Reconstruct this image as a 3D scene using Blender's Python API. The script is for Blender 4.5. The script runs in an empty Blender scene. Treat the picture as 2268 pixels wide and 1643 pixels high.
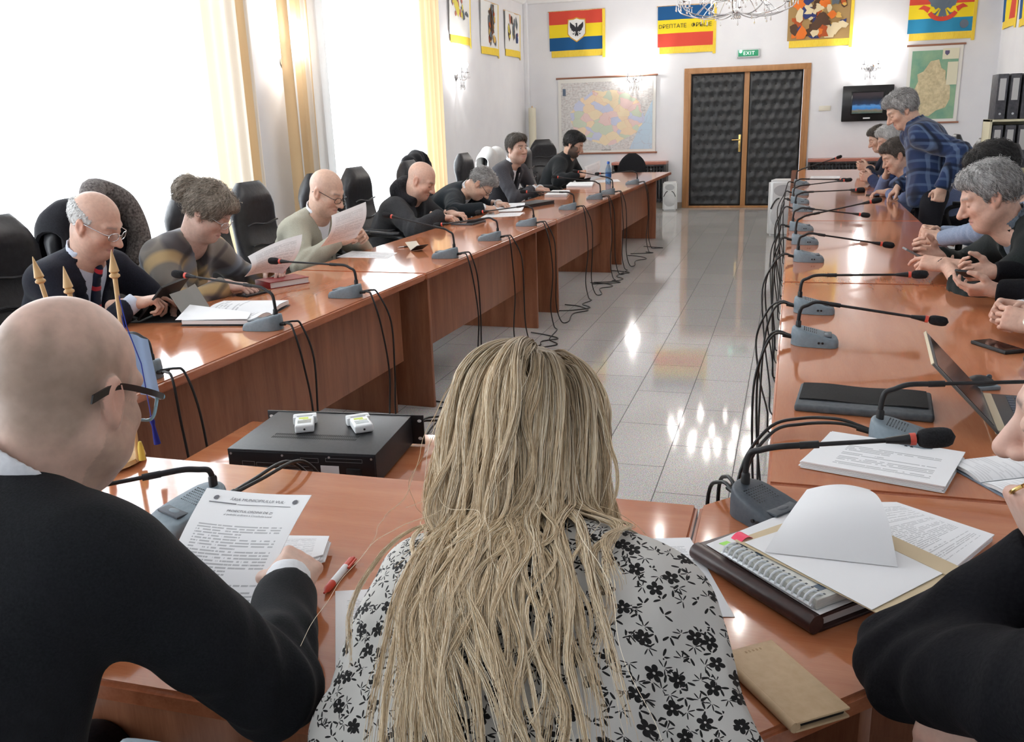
import bpy, bmesh, math, random
import numpy as np
from mathutils import Vector, Matrix, Euler

scene = bpy.context.scene
C = scene.collection
R = math.radians
random.seed(7)
rng = np.random.default_rng(11)

# ------------------------------------------------------------------ camera
def make_camera():
    cd = bpy.data.cameras.new('camera')
    cam = bpy.data.objects.new('camera', cd)
    C.objects.link(cam)
    cd.sensor_width = 36.0
    cd.lens = 1976.3 / 2268 * 36.0
    cd.clip_start = 0.05
    yaw, pitch, roll = 0.306, 0.276, -0.033
    f0 = Vector((-math.sin(yaw), math.cos(yaw), 0)); rt = Vector((math.cos(yaw), math.sin(yaw), 0)); up = Vector((0, 0, 1))
    fw = f0 * math.cos(pitch) - up * math.sin(pitch)
    u = up * math.cos(pitch) + f0 * math.sin(pitch)
    r2 = rt * math.cos(roll) + u * math.sin(roll)
    u2 = u * math.cos(roll) - rt * math.sin(roll)
    m = Matrix((r2, u2, -fw)).transposed().to_4x4()
    m.translation = Vector((0, 0, 1.516))
    cam.matrix_world = m
    scene.camera = cam
make_camera()

# ------------------------------------------------------------------ light
scene.view_settings.view_transform = 'Standard'
scene.view_settings.look = 'None'
scene.view_settings.exposure = 0.22
scene.view_settings.gamma = 1.0
scene.view_settings.use_curve_mapping = False
scene.cycles.sample_clamp_indirect = 4.0
scene.cycles.caustics_reflective = False
scene.cycles.caustics_refractive = False
world = bpy.data.worlds.new('overcast_sky')
scene.world = world
world.use_nodes = True
wn = world.node_tree.nodes['Background']
wn.inputs['Color'].default_value = (0.90, 0.96, 1.0, 1)
wn.inputs['Strength'].default_value = 3.2

WINDOWS = [(-2.6, -0.4), (0.4, 2.6), (3.3, 6.35), (8.0, 10.95)]     # y ranges of the tall windows in the left wall
XL, XR, YF, YB, ZC = -4.36, 2.75, 15.1, -3.2, 3.42
def window_daylight():
    for i, (a, b) in enumerate(WINDOWS):
        ld = bpy.data.lights.new('window_daylight', 'AREA')
        ld.shape = 'RECTANGLE'; ld.size = b - a; ld.size_y = 2.7
        ld.energy = 150.0 * (b - a) / 2.9
        ld.color = (0.93, 0.97, 1.0)
        o = bpy.data.objects.new('window_daylight', ld); C.objects.link(o)
        o.location = (XL - 0.32, (a + b) / 2, 1.75)
        o.rotation_euler = (0, R(-90), 0)
        o.visible_camera = True
window_daylight()

# ------------------------------------------------------------------ materials
MATS = {}
def mat(name, col=(0.8, 0.8, 0.8), rough=0.5, metal=0.0, spec=0.5, coat=0.0, emit=None, estr=0.0, trans=0.0, ior=1.45, alpha=1.0, sheen=0.0):
    if name in MATS: return MATS[name]
    m = bpy.data.materials.new(name); m.use_nodes = True
    b = m.node_tree.nodes['Principled BSDF']
    b.inputs['Base Color'].default_value = (*col, 1)
    b.inputs['Roughness'].default_value = rough
    b.inputs['Metallic'].default_value = metal
    b.inputs['Specular IOR Level'].default_value = spec
    b.inputs['IOR'].default_value = ior
    b.inputs['Coat Weight'].default_value = coat
    b.inputs['Coat Roughness'].default_value = 0.05
    b.inputs['Transmission Weight'].default_value = trans
    b.inputs['Alpha'].default_value = alpha
    b.inputs['Sheen Weight'].default_value = sheen
    if emit:
        b.inputs['Emission Color'].default_value = (*emit, 1)
        b.inputs['Emission Strength'].default_value = estr
    MATS[name] = m
    return m
def N(m, typ, **kw):
    n = m.node_tree.nodes.new(typ)
    for k, v in kw.items():
        if k in n.inputs.keys(): n.inputs[k].default_value = v
        else: setattr(n, k, v)
    return n
def LK(m, a, b): m.node_tree.links.new(a, b)
def bsdf(m): return m.node_tree.nodes['Principled BSDF']
def ramp(m, fac, stops, interp='LINEAR'):
    r = N(m, 'ShaderNodeValToRGB'); r.color_ramp.interpolation = interp
    e = r.color_ramp.elements
    while len(e) < len(stops): e.new(0.5)
    for el, (p, c) in zip(e, stops): el.position = p; el.color = (*c, 1)
    LK(m, fac, r.inputs['Fac']); return r
def coords(m, kind='Object', scale=(1, 1, 1), rot=(0, 0, 0)):
    t = N(m, 'ShaderNodeTexCoord'); mp = N(m, 'ShaderNodeMapping')
    mp.inputs['Scale'].default_value = scale; mp.inputs['Rotation'].default_value = rot
    LK(m, t.outputs[kind], mp.inputs['Vector']); return mp.outputs['Vector']
def add_bump(m, height, strength=0.2, dist=0.01):
    b = N(m, 'ShaderNodeBump'); b.inputs['Strength'].default_value = strength; b.inputs['Distance'].default_value = dist
    LK(m, height, b.inputs['Height']); LK(m, b.outputs['Normal'], bsdf(m).inputs['Normal'])
def srgb(r, g, b):
    f = lambda c: ((c / 255 + 0.055) / 1.055) ** 2.4 if c > 10 else c / 255 / 12.92
    return (f(r), f(g), f(b))
def noise_mat(name, c1, c2, scale=5, detail=4, rough=0.6, spec=0.4, bump=0.0, stretch=(1, 1, 1), p=(0.3, 0.7), coat=0.0, sheen=0.0, dist=0.004, metal=0.0):
    if name in MATS: return MATS[name]
    m = mat(name, c1, rough, metal, spec, coat, sheen=sheen)
    v = coords(m, 'Object', stretch)
    n = N(m, 'ShaderNodeTexNoise', Scale=scale, Detail=detail); LK(m, v, n.inputs['Vector'])
    r = ramp(m, n.outputs['Fac'], [(p[0], c1), (p[1], c2)])
    LK(m, r.outputs['Color'], bsdf(m).inputs['Base Color'])
    if bump: add_bump(m, n.outputs['Fac'], bump, dist)
    return m
def wood(name, c1, c2, grain=(1, 12, 12), scale=3.0, rough=0.3, coat=0.0):
    if name in MATS: return MATS[name]
    m = mat(name, c1, rough, 0, 0.5, coat)
    v = coords(m, 'Object', grain)
    n = N(m, 'ShaderNodeTexNoise', Scale=scale, Detail=6, Distortion=0.6); LK(m, v, n.inputs['Vector'])
    v2 = coords(m, 'Object', tuple(g * 7 for g in grain))
    n2 = N(m, 'ShaderNodeTexNoise', Scale=scale * 2, Detail=3); LK(m, v2, n2.inputs['Vector'])
    mx = N(m, 'ShaderNodeMath', operation='MULTIPLY_ADD'); LK(m, n2.outputs['Fac'], mx.inputs[0]); mx.inputs[1].default_value = 0.35; LK(m, n.outputs['Fac'], mx.inputs[2])
    r = ramp(m, mx.outputs[0], [(0.45, c1), (0.9, c2)])
    LK(m, r.outputs['Color'], bsdf(m).inputs['Base Color'])
    return m
TOPWOOD = wood('table_top_cherry', srgb(190, 122, 84), srgb(178, 107, 71), (9, 0.8, 9), 2.2, 0.10, 0.18)
TOPWOOD_X = wood('table_top_cherry_crosswise', srgb(190, 122, 84), srgb(172, 101, 66), (0.8, 9, 9), 2.2, 0.10, 0.2)
EDGEWOOD = wood('table_edge_cherry', srgb(190, 118, 84), srgb(160, 92, 62), (6, 0.8, 6), 3, 0.18, 0.2)
PANELWOOD = wood('panel_cherry', srgb(158, 102, 72), srgb(122, 72, 48), (9, 9, 0.9), 2.0, 0.38)
DOORWOOD = wood('door_frame_oak', srgb(186, 138, 92), srgb(160, 112, 70), (8, 8, 0.6), 2.0, 0.4)
PALEWOOD = noise_mat('pale_turned_wood', srgb(226, 190, 140), srgb(205, 165, 112), 9, 3, 0.45, stretch=(4, 4, 0.6))
PLASTER = noise_mat('white_plaster', (0.80, 0.80, 0.83), (0.84, 0.84, 0.86), 3, 3, 0.85, 0.2)
CEILWHITE = mat('ceiling_white', (0.86, 0.86, 0.86), 0.9, spec=0.2)
BLACKPLASTIC = noise_mat('black_plastic', (0.012, 0.012, 0.013), (0.02, 0.02, 0.022), 60, 2, 0.45, bump=0.05)
BLACKRUBBER = mat('black_rubber_cable', (0.012, 0.012, 0.012), 0.42)
FOAM = noise_mat('black_foam', (0.006, 0.006, 0.007), (0.018, 0.018, 0.02), 260, 2, 0.95, bump=0.6, dist=0.002)
GREYPLASTIC = noise_mat('grey_blue_plastic', srgb(112, 124, 132), srgb(122, 134, 142), 90, 2, 0.5, bump=0.04)
DARKGREYPLASTIC = noise_mat('dark_grey_plastic', srgb(66, 72, 80), srgb(76, 83, 90), 120, 2, 0.5, bump=0.05)
CHROME = mat('chrome', (0.75, 0.75, 0.77), 0.12, 1.0)
SATINSTEEL = mat('satin_steel', (0.55, 0.56, 0.57), 0.3, 1.0)
GOLD = mat('gold_metal', (0.83, 0.6, 0.22), 0.25, 1.0)
LEATHER = noise_mat('black_leather', (0.012, 0.012, 0.014), (0.022, 0.022, 0.026), 34, 5, 0.38, 0.5, bump=0.25, dist=0.006)
REDPLASTIC = mat('red_ring_plastic', srgb(206, 84, 70), 0.4)
WHITEPLASTIC = mat('white_plastic', (0.78, 0.79, 0.80), 0.4)
PAPER = mat('white_paper', (0.86, 0.86, 0.87), 0.75, spec=0.2)
PAPEREDGE = mat('paper_edges', (0.72, 0.71, 0.70), 0.8, spec=0.2)
INK = mat('black_ink', (0.09, 0.09, 0.1), 0.8, spec=0.1)
GLASS = mat('clear_glass', (1, 1, 1), 0.02, trans=1.0, ior=1.45)

# ------------------------------------------------------------------ objects
def tag(o, label=None, cat=None, group=None, kind=None):
    if label: o['label'] = label
    if cat: o['category'] = cat
    if group: o['group'] = group
    if kind: o['kind'] = kind
    return o
def thing(name, label, cat, loc=(0, 0, 0), rz=0.0, group=None):
    o = bpy.data.objects.new(name, None); C.objects.link(o)
    o.empty_display_size = 0.05
    o.location = loc; o.rotation_euler = (0, 0, rz)
    return tag(o, label, cat, group)
def link(name, me, material=None, parent=None, loc=None, rot=None):
    o = bpy.data.objects.new(name, me); C.objects.link(o)
    if material is not None:
        for m in (material if isinstance(material, (list, tuple)) else [material]): me.materials.append(m)
    if parent: o.parent = parent
    if loc is not None: o.location = loc
    if rot is not None: o.rotation_euler = rot
    return o
def copy_tree(o, parent=None):
    c = o.copy(); C.objects.link(c)
    if parent: c.parent = parent
    for ch in o.children: copy_tree(ch, c)
    return c
def smooth(me, ang=None):
    me.polygons.foreach_set('use_smooth', [True] * len(me.polygons))
    if ang is not None:
        me.set_sharp_from_angle(angle=R(ang))
class MB:
    """collects shapes, build() links them as one mesh object"""
    def __init__(s): s.v = []; s.f = []; s.mi = []; s.uv = {}
    def add(s, vs, fs, mi=0):
        o = len(s.v); s.v += [tuple(map(float, q)) for q in vs]; s.f += [tuple(i + o for i in f) for f in fs]; s.mi += [mi] * len(fs)
        return s
    def box(s, x0, x1, y0, y1, z0, z1, bev=0.0, seg=2, M=None, mi=0):
        bm = bmesh.new(); bmesh.ops.create_cube(bm, size=1)
        for v in bm.verts: v.co = Vector(((x0 + x1) / 2 + v.co.x * (x1 - x0), (y0 + y1) / 2 + v.co.y * (y1 - y0), (z0 + z1) / 2 + v.co.z * (z1 - z0)))
        if bev: bmesh.ops.bevel(bm, geom=bm.edges[:], offset=bev, segments=seg, affect='EDGES', profile=0.6)
        return s.bm(bm, M, mi)
    def bm(s, bm, M=None, mi=0):
        if M is not None: bm.transform(M)
        bm.verts.index_update()
        s.add([v.co for v in bm.verts], [[v.index for v in f.verts] for f in bm.faces], mi); bm.free(); return s
    def prism(s, poly, z0, z1, bev=0.0, M=None, mi=0, seg=2):
        bm = bmesh.new(); vs = [bm.verts.new((x, y, z0)) for x, y in poly]
        f = bm.faces.new(vs); r = bmesh.ops.extrude_face_region(bm, geom=[f])
        for e in r['geom']:
            if isinstance(e, bmesh.types.BMVert): e.co.z = z1
        bmesh.ops.recalc_face_normals(bm, faces=bm.faces[:])
        if bev: bmesh.ops.bevel(bm, geom=bm.edges[:], offset=bev, segments=seg, affect='EDGES')
        return s.bm(bm, M, mi)
    def tube(s, pts, r, sides=8, mi=0, closed=False):
        pts = [Vector(p) for p in pts]; n = len(pts); rr = r if isinstance(r, (list, tuple)) else [r] * n
        t = [(pts[min(i + 1, n - 1)] - pts[max(i - 1, 0)]).normalized() for i in range(n)]
        a = t[0].orthogonal().normalized(); vs = []
        for i in range(n):
            a = (a - t[i] * a.dot(t[i])); a = a.normalized() if a.length > 1e-9 else t[i].orthogonal().normalized()
            b = t[i].cross(a)
            for k in range(sides):
                w = 2 * math.pi * k / sides; vs.append(pts[i] + (a * math.cos(w) + b * math.sin(w)) * rr[i])
        fs = [(i * sides + k, i * sides + (k + 1) % sides, (i + 1) * sides + (k + 1) % sides, (i + 1) * sides + k) for i in range(n - 1) for k in range(sides)]
        fs += [tuple(reversed(range(sides))), tuple(range((n - 1) * sides, n * sides))]
        return s.add(vs, fs, mi)
    def lathe(s, prof, sides=20, M=None, mi=0, ax=(0, 0)):
        vs = []; M = M or Matrix()
        for (r, z) in prof:
            for k in range(sides):
                w = 2 * math.pi * k / sides; vs.append(M @ Vector((ax[0] + r * math.cos(w), ax[1] + r * math.sin(w), z)))
        n = len(prof)
        fs = [(i * sides + k, i * sides + (k + 1) % sides, (i + 1) * sides + (k + 1) % sides, (i + 1) * sides + k) for i in range(n - 1) for k in range(sides)]
        fs += [tuple(reversed(range(sides))), tuple(range((n - 1) * sides, n * sides))]
        return s.add(vs, fs, mi)
    def ball(s, c, r, seg=14, rings=9, M=None, mi=0):
        r = r if isinstance(r, (list, tuple)) else (r, r, r)
        bm = bmesh.new(); bmesh.ops.create_uvsphere(bm, u_segments=seg, v_segments=rings, radius=1)
        T = Matrix.Translation(Vector(c)) @ (M or Matrix()) @ Matrix.Diagonal((*r, 1))
        return s.bm(bm, T, mi)
    def sheet(s, fn, nu, nv, th=0.0, mi=0):
        """surface fn(u, v) -> point, with its own thickness along the normal"""
        P = [[Vector(fn(i / nu, j / nv)) for j in range(nv + 1)] for i in range(nu + 1)]
        def nor(i, j):
            a = P[min(i + 1, nu)][j] - P[max(i - 1, 0)][j]; b = P[i][min(j + 1, nv)] - P[i][max(j - 1, 0)]
            q = a.cross(b); return q.normalized() if q.length > 1e-12 else Vector((0, 0, 1))
        w = nv + 1; base = len(s.v); vs = [P[i][j] for i in range(nu + 1) for j in range(w)]
        fs = [(i * w + j, (i + 1) * w + j, (i + 1) * w + j + 1, i * w + j + 1) for i in range(nu) for j in range(nv)]
        uv = [(i / nu, j / nv) for i in range(nu + 1) for j in range(w)]
        if th:
            k = len(vs); vs += [P[i][j] - nor(i, j) * th for i in range(nu + 1) for j in range(w)]
            fs += [tuple(x + k for x in reversed(f)) for f in fs[:]]
            uv += uv[:]
            rim = [i * w for i in range(nu + 1)] + [nu * w + j for j in range(1, w)] + [i * w + nv for i in range(nu - 1, -1, -1)] + [j for j in range(nv - 1, 0, -1)]
            for a, b in zip(rim, rim[1:] + rim[:1]): fs.append((a, a + k, b + k, b))
        for i, q in enumerate(uv): s.uv[base + i] = q
        return s.add(vs, fs, mi)
    def mesh(s, name):
        me = bpy.data.meshes.new(name); me.from_pydata(s.v, [], s.f)
        me.polygons.foreach_set('material_index', s.mi)
        if s.uv:
            l = me.uv_layers.new(name='UVMap')
            for lp in me.loops: l.data[lp.index].uv = s.uv.get(lp.vertex_index, (0, 0))
        me.update(); return me
    def build(s, name, material, parent=None, sm=40, loc=None, rot=None):
        me = s.mesh(name)
        if sm: smooth(me, sm)
        return link(name, me, material, parent, loc, rot)
def spline(pts, n=8):
    """Catmull-Rom through pts"""
    P = [Vector(p) for p in pts]; P = [P[0] * 2 - P[1]] + P + [P[-1] * 2 - P[-2]]; out = []
    for i in range(1, len(P) - 2):
        for k in range(n):
            t = k / n; a, b, c, d = P[i - 1], P[i], P[i + 1], P[i + 2]
            out.append(0.5 * ((2 * b) + (c - a) * t + (2 * a - 5 * b + 4 * c - d) * t * t + (3 * b - a - 3 * c + d) * t ** 3))
    out.append(P[-2]); return out
def text_mesh(body, size, depth=0.0, align='CENTER', shear=0.0, spacing=1.0):
    cu = bpy.data.curves.new('lettering', 'FONT'); cu.body = body; cu.size = size; cu.extrude = depth
    cu.align_x = align; cu.align_y = 'CENTER'; cu.shear = shear; cu.space_character = spacing; cu.resolution_u = 3
    o = bpy.data.objects.new('lettering', cu); C.objects.link(o)
    dg = bpy.context.evaluated_depsgraph_get(); me = bpy.data.meshes.new_from_object(o.evaluated_get(dg))
    bpy.data.objects.remove(o); bpy.data.curves.remove(cu); return me
def text(name, body, size, material, parent, M, depth=0.0, **kw):
    me = text_mesh(body, size, depth, **kw); me.transform(M); me.materials.clear()
    return link(name, me, material, parent)
def basis(o, x, y):
    """matrix with local x, y axes and z their cross product, at o"""
    x = Vector(x).normalized(); y = Vector(y); y = (y - x * y.dot(x)).normalized(); z = x.cross(y)
    m = Matrix((x, y, z)).transposed().to_4x4(); m.translation = Vector(o); return m
# ------------------------------------------------------------------ room shell
def floor_material():
    m = mat('granite_tiles', (0.4, 0.39, 0.38), 0.06, 0, 0.55)
    t = N(m, 'ShaderNodeTexCoord'); sp = N(m, 'ShaderNodeSeparateXYZ'); cb = N(m, 'ShaderNodeCombineXYZ')
    LK(m, t.outputs['Object'], sp.inputs[0])
    ax = N(m, 'ShaderNodeMath', operation='ADD'); ax.inputs[1].default_value = 30.185; LK(m, sp.outputs['X'], ax.inputs[0])
    ay = N(m, 'ShaderNodeMath', operation='ADD'); ay.inputs[1].default_value = 28.0 - 3.73 + 0.28; LK(m, sp.outputs['Y'], ay.inputs[0])
    LK(m, ay.outputs[0], cb.inputs['X']); LK(m, ax.outputs[0], cb.inputs['Y'])
    br = N(m, 'ShaderNodeTexBrick'); br.offset = 0.5; br.offset_frequency = 2
    for k, v in {'Scale': 1.0, 'Mortar Size': 0.0022, 'Mortar Smooth': 0.1, 'Brick Width': 0.56, 'Row Height': 0.30, 'Bias': 0.0}.items(): br.inputs[k].default_value = v
    br.inputs['Color1'].default_value = (0.0, 0, 0, 1); br.inputs['Color2'].default_value = (1, 1, 1, 1); br.inputs['Mortar'].default_value = (0.5, 0.5, 0.5, 1)
    LK(m, cb.outputs[0], br.inputs['Vector'])
    n1 = N(m, 'ShaderNodeTexNoise', Scale=240, Detail=3); LK(m, t.outputs['Object'], n1.inputs['Vector'])
    n2 = N(m, 'ShaderNodeTexVoronoi', Scale=150); LK(m, t.outputs['Object'], n2.inputs['Vector'])
    r1 = ramp(m, n1.outputs['Fac'], [(0.36, (0.36, 0.35, 0.34)), (0.5, (0.60, 0.585, 0.565)), (0.64, (0.80, 0.79, 0.77))])
    hue = N(m, 'ShaderNodeMixRGB', blend_type='MULTIPLY'); hue.inputs['Fac'].default_value = 0.22
    LK(m, r1.outputs['Color'], hue.inputs['Color1']); LK(m, n2.outputs['Color'], hue.inputs['Color2'])
    tint = ramp(m, br.outputs['Color'], [(0, (0.93, 0.93, 0.93)), (1, (1.04, 1.03, 1.02))])
    mul = N(m, 'ShaderNodeMixRGB', blend_type='MULTIPLY'); mul.inputs['Fac'].default_value = 1
    LK(m, hue.outputs[0], mul.inputs['Color1']); LK(m, tint.outputs['Color'], mul.inputs['Color2'])
    mx = N(m, 'ShaderNodeMixRGB'); LK(m, br.outputs['Fac'], mx.inputs['Fac']); LK(m, mul.outputs[0], mx.inputs['Color1']); mx.inputs['Color2'].default_value = (0.06, 0.06, 0.06, 1)
    LK(m, mx.outputs[0], bsdf(m).inputs['Base Color'])
    rr = N(m, 'ShaderNodeMath', operation='MULTIPLY_ADD'); LK(m, br.outputs['Fac'], rr.inputs[0]); rr.inputs[1].default_value = 0.5; rr.inputs[2].default_value = 0.07
    LK(m, rr.outputs[0], bsdf(m).inputs['Roughness'])
    return m
def struct(name, mb, m, sm=None, parent=None):
    o = mb.build(name, m, parent, sm)
    if not parent: o['kind'] = 'structure'
    return o
struct('floor', MB().box(XL - 0.3, XR + 0.2, YB - 0.2, YF + 0.2, -0.1, 0.0), floor_material())
struct('ceiling', MB().box(XL - 0.3, XR + 0.2, YB - 0.2, YF + 0.2, ZC, ZC + 0.1), CEILWHITE)
WZ0, WZ1 = 0.40, 3.10
wl = MB(); ys = [YB - 0.2] + [q for w in WINDOWS for q in w] + [YF + 0.2]
for a, b in zip(ys[0::2], ys[1::2]): wl.box(XL - 0.25, XL, a, b, 0, ZC)
for a, b in WINDOWS: wl.box(XL - 0.25, XL, a, b, 0, WZ0); wl.box(XL - 0.25, XL, a, b, WZ1, ZC)
struct('wall_left', wl, PLASTER)
struct('wall_right', MB().box(XR, XR + 0.2, YB, YF, 0, ZC), PLASTER)
struct('wall_back', MB().box(XL, XR, YB - 0.2, YB, 0, ZC), PLASTER)
DX0, DX1, DZ = -1.73, 0.185, 2.18
wf = MB().box(XL, DX0, YF, YF + 0.2, 0, ZC).box(DX1, XR, YF, YF + 0.2, 0, ZC).box(DX0, DX1, YF, YF + 0.2, DZ, ZC)
struct('wall_far', wf, PLASTER)
def cornice(name, x0, x1, y0, y1, prof):
    pass
co = MB().prism([(0, 0), (0.14, 0), (0.14, -0.025), (0.11, -0.03), (0.06, -0.08), (0.035, -0.12), (0, -0.13)], 0, XR - XL, M=Matrix(((0, 0, 1, XL), (-1, 0, 0, YF), (0, 1, 0, ZC), (0, 0, 0, 1))))
struct('trim_1', co, CEILWHITE, 40)
co = MB().prism([(0, 0), (0.14, 0), (0.14, -0.025), (0.11, -0.03), (0.06, -0.08), (0.035, -0.12), (0, -0.13)], 0, YF - YB, M=Matrix(((1, 0, 0, XL), (0, 0, 1, YB), (0, 1, 0, ZC), (0, 0, 0, 1))))
struct('trim_2', co, CEILWHITE, 40)
struct('baseboard_far', MB().box(XL, DX0, YF - 0.015, YF, 0, 0.09, 0.004).box(DX1, XR, YF - 0.015, YF, 0, 0.09, 0.004), mat('stone_baseboard', srgb(150, 138, 124), 0.3))
struct('trim_3', MB().box(XL, XL + 0.07, YF - 0.09, YF, 0, ZC - 0.1, 0.01), PLASTER, 40)
WINFRAME = mat('window_frame_white', (0.75, 0.77, 0.78), 0.5)
for i, (a, b) in enumerate(WINDOWS):
    w = MB(); X0, X1 = XL - 0.16, XL - 0.10
    for y in (a, b - 0.07): w.box(X0, X1, y, y + 0.07, WZ0, WZ1, 0.006)
    for k in (1, 2): y = a + (b - a) * k / 3; w.box(X0, X1, y - 0.035, y + 0.035, WZ0, WZ1, 0.006)
    for z in (WZ0, 2.3, WZ1 - 0.07): w.box(X0, X1, a, b, z, z + 0.07, 0.006)
    o = struct('window_%d' % (i + 1), w, WINFRAME, 40)
    pane = MB().box(XL - 0.134, XL - 0.128, a + 0.03, b - 0.03, WZ0 + 0.03, WZ1 - 0.03)
    gm = MATS.get('window_glass')
    if not gm:
        gm = mat('window_glass', (1, 1, 1), 0.0); nt = gm.node_tree
        tr = nt.nodes.new('ShaderNodeBsdfTransparent'); gl = nt.nodes.new('ShaderNodeBsdfGlossy'); gl.inputs['Roughness'].default_value = 0.02
        mx = nt.nodes.new('ShaderNodeMixShader'); mx.inputs[0].default_value = 0.06
        nt.links.new(tr.outputs[0], mx.inputs[1]); nt.links.new(gl.outputs[0], mx.inputs[2]); nt.links.new(mx.outputs[0], nt.nodes['Material Output'].inputs[0])
    struct('pane', pane, gm, None, o)

# ------------------------------------------------------------------ double door
def make_door():
    d = bpy.data.objects.new('door_1', None); C.objects.link(d); d['kind'] = 'structure'
    y0 = YF - 0.03
    fr = MB().box(DX0, DX0 + 0.105, y0, YF + 0.12, 0, DZ, 0.008).box(DX1 - 0.105, DX1, y0, YF + 0.12, 0, DZ, 0.008).box(DX0, DX1, y0 - 0.003, YF + 0.12, DZ - 0.085, DZ + 0.002, 0.008)
    for x in (DX0 + 0.062, DX1 - 0.067): fr.box(x, x + 0.012, y0 - 0.008, y0 + 0.02, 0.0, DZ - 0.05, 0.003)
    fr.build('door_frame', DOORWOOD, d)
    MB().box(-0.802, -0.722, YF + 0.03, YF + 0.075, 0.02, DZ - 0.085, 0.008).build('centre_strip', DOORWOOD, d)
    MB().box(DX0 + 0.1, DX1 - 0.1, YF - 0.01, YF + 0.12, 0, 0.03, 0.005).build('threshold', DOORWOOD, d)
    pad = noise_mat('dark_padded_vinyl', (0.020, 0.022, 0.024), (0.034, 0.036, 0.040), 40, 4, 0.42, 0.5, bump=0.15)
    tuft = mat('tuft_button', (0.006, 0.006, 0.007), 0.5)
    for (x0, x1) in ((DX0 + 0.107, -0.80), (-0.724, DX1 - 0.107)):
        W, Hh = x1 - x0, DZ - 0.09 - 0.03; btn = []
        for r in range(14):
            z = 0.09 + r * 0.148; n = 6 if r % 2 else 5
            for k in range(n): btn.append((x0 + W * ((k + (0.5 if n == 6 else 1.0)) / 6), 0.03 + z - 0.0))
        B = np.array(btn)
        def f(u, v):
            x = x0 + u * W; z = 0.03 + v * Hh
            dd = np.sqrt(((B - (x, z)) ** 2).sum(1)); d1 = dd.min()
            e = min(u * W, (1 - u) * W, v * Hh, (1 - v) * Hh)
            bulge = 0.034 * min(1, d1 / 0.09) ** 0.7 * min(1, e / 0.03) ** 0.5
            return (x, YF + 0.055 - bulge, z)
        leaf = MB().box(x0, x1, YF + 0.05, YF + 0.1, 0.03, DZ - 0.085).sheet(f, 56, 130).build('door_leaf', pad, d, 60)
        bb = MB()
        for x, z in btn: bb.ball((x, YF + 0.052, z), (0.016, 0.008, 0.016), 8, 5)
        bb.build('button', tuft, leaf, 60)
    h = MB().box(-0.858, -0.822, YF + 0.008, YF + 0.022, 0.88, 1.15, 0.006).tube(spline([(-0.84, YF + 0.01, 1.07), (-0.84, YF - 0.04, 1.07), (-0.86, YF - 0.05, 1.07), (-0.96, YF - 0.05, 1.068)], 5), 0.009, 8)
    h.build('door_handle', GOLD, d)
make_door()

# ------------------------------------------------------------------ curtains
def sheer_material():
    m = mat('sheer_voile', (0.93, 0.95, 0.97), 0.9, spec=0.1); nt = m.node_tree
    tl = nt.nodes.new('ShaderNodeBsdfTranslucent'); tl.inputs[0].default_value = (0.95, 0.97, 0.99, 1)
    df = nt.nodes.new('ShaderNodeBsdfDiffuse'); df.inputs[0].default_value = (0.85, 0.88, 0.9, 1)
    tr = nt.nodes.new('ShaderNodeBsdfTransparent')
    a = nt.nodes.new('ShaderNodeMixShader'); a.inputs[0].default_value = 0.35
    b = nt.nodes.new('ShaderNodeMixShader'); b.inputs[0].default_value = 0.45
    nt.links.new(tl.outputs[0], a.inputs[1]); nt.links.new(df.outputs[0], a.inputs[2])
    nt.links.new(a.outputs[0], b.inputs[1]); nt.links.new(tr.outputs[0], b.inputs[2])
    nt.links.new(b.outputs[0], nt.nodes['Material Output'].inputs[0]); return m
def drape_material(name, stops):
    m = mat(name, (0.7, 0.6, 0.45), 0.85, spec=0.15, sheen=0.2); nt = m.node_tree
    t = N(m, 'ShaderNodeTexCoord'); sp = N(m, 'ShaderNodeSeparateXYZ'); LK(m, t.outputs['UV'], sp.inputs[0])
    r = ramp(m, sp.outputs['X'], stops, 'CONSTANT')
    LK(m, r.outputs['Color'], bsdf(m).inputs['Base Color'])
    tl = N(m, 'ShaderNodeBsdfTranslucent'); LK(m, r.outputs['Color'], tl.inputs[0])
    mx = N(m, 'ShaderNodeMixShader'); mx.inputs[0].default_value = 0.35
    LK(m, bsdf(m).outputs[0], mx.inputs[1]); LK(m, tl.outputs[0], mx.inputs[2]); LK(m, mx.outputs[0], nt.nodes['Material Output'].inputs[0])
    return m
GO, CR, WH, TN = srgb(216, 188, 148), srgb(222, 212, 198), srgb(230, 229, 227), srgb(200, 170, 134)
DR1 = drape_material('striped_drape_cream', [(0, CR), (0.10, WH), (0.16, CR), (0.40, srgb(222, 206, 178)), (0.5, CR), (0.66, WH), (0.70, CR), (0.84, GO), (0.92, CR)])
DR2 = drape_material('striped_drape_gold', [(0, GO), (0.18, WH), (0.26, GO), (0.50, CR), (0.56, GO), (0.70, WH), (0.78, CR), (0.9, WH)])
DR3 = drape_material('striped_drape_tan', [(0, TN), (0.2, GO), (0.42, TN), (0.5, CR), (0.56, TN), (0.8, GO), (0.9, TN)])
SHEER = sheer_material()
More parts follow.
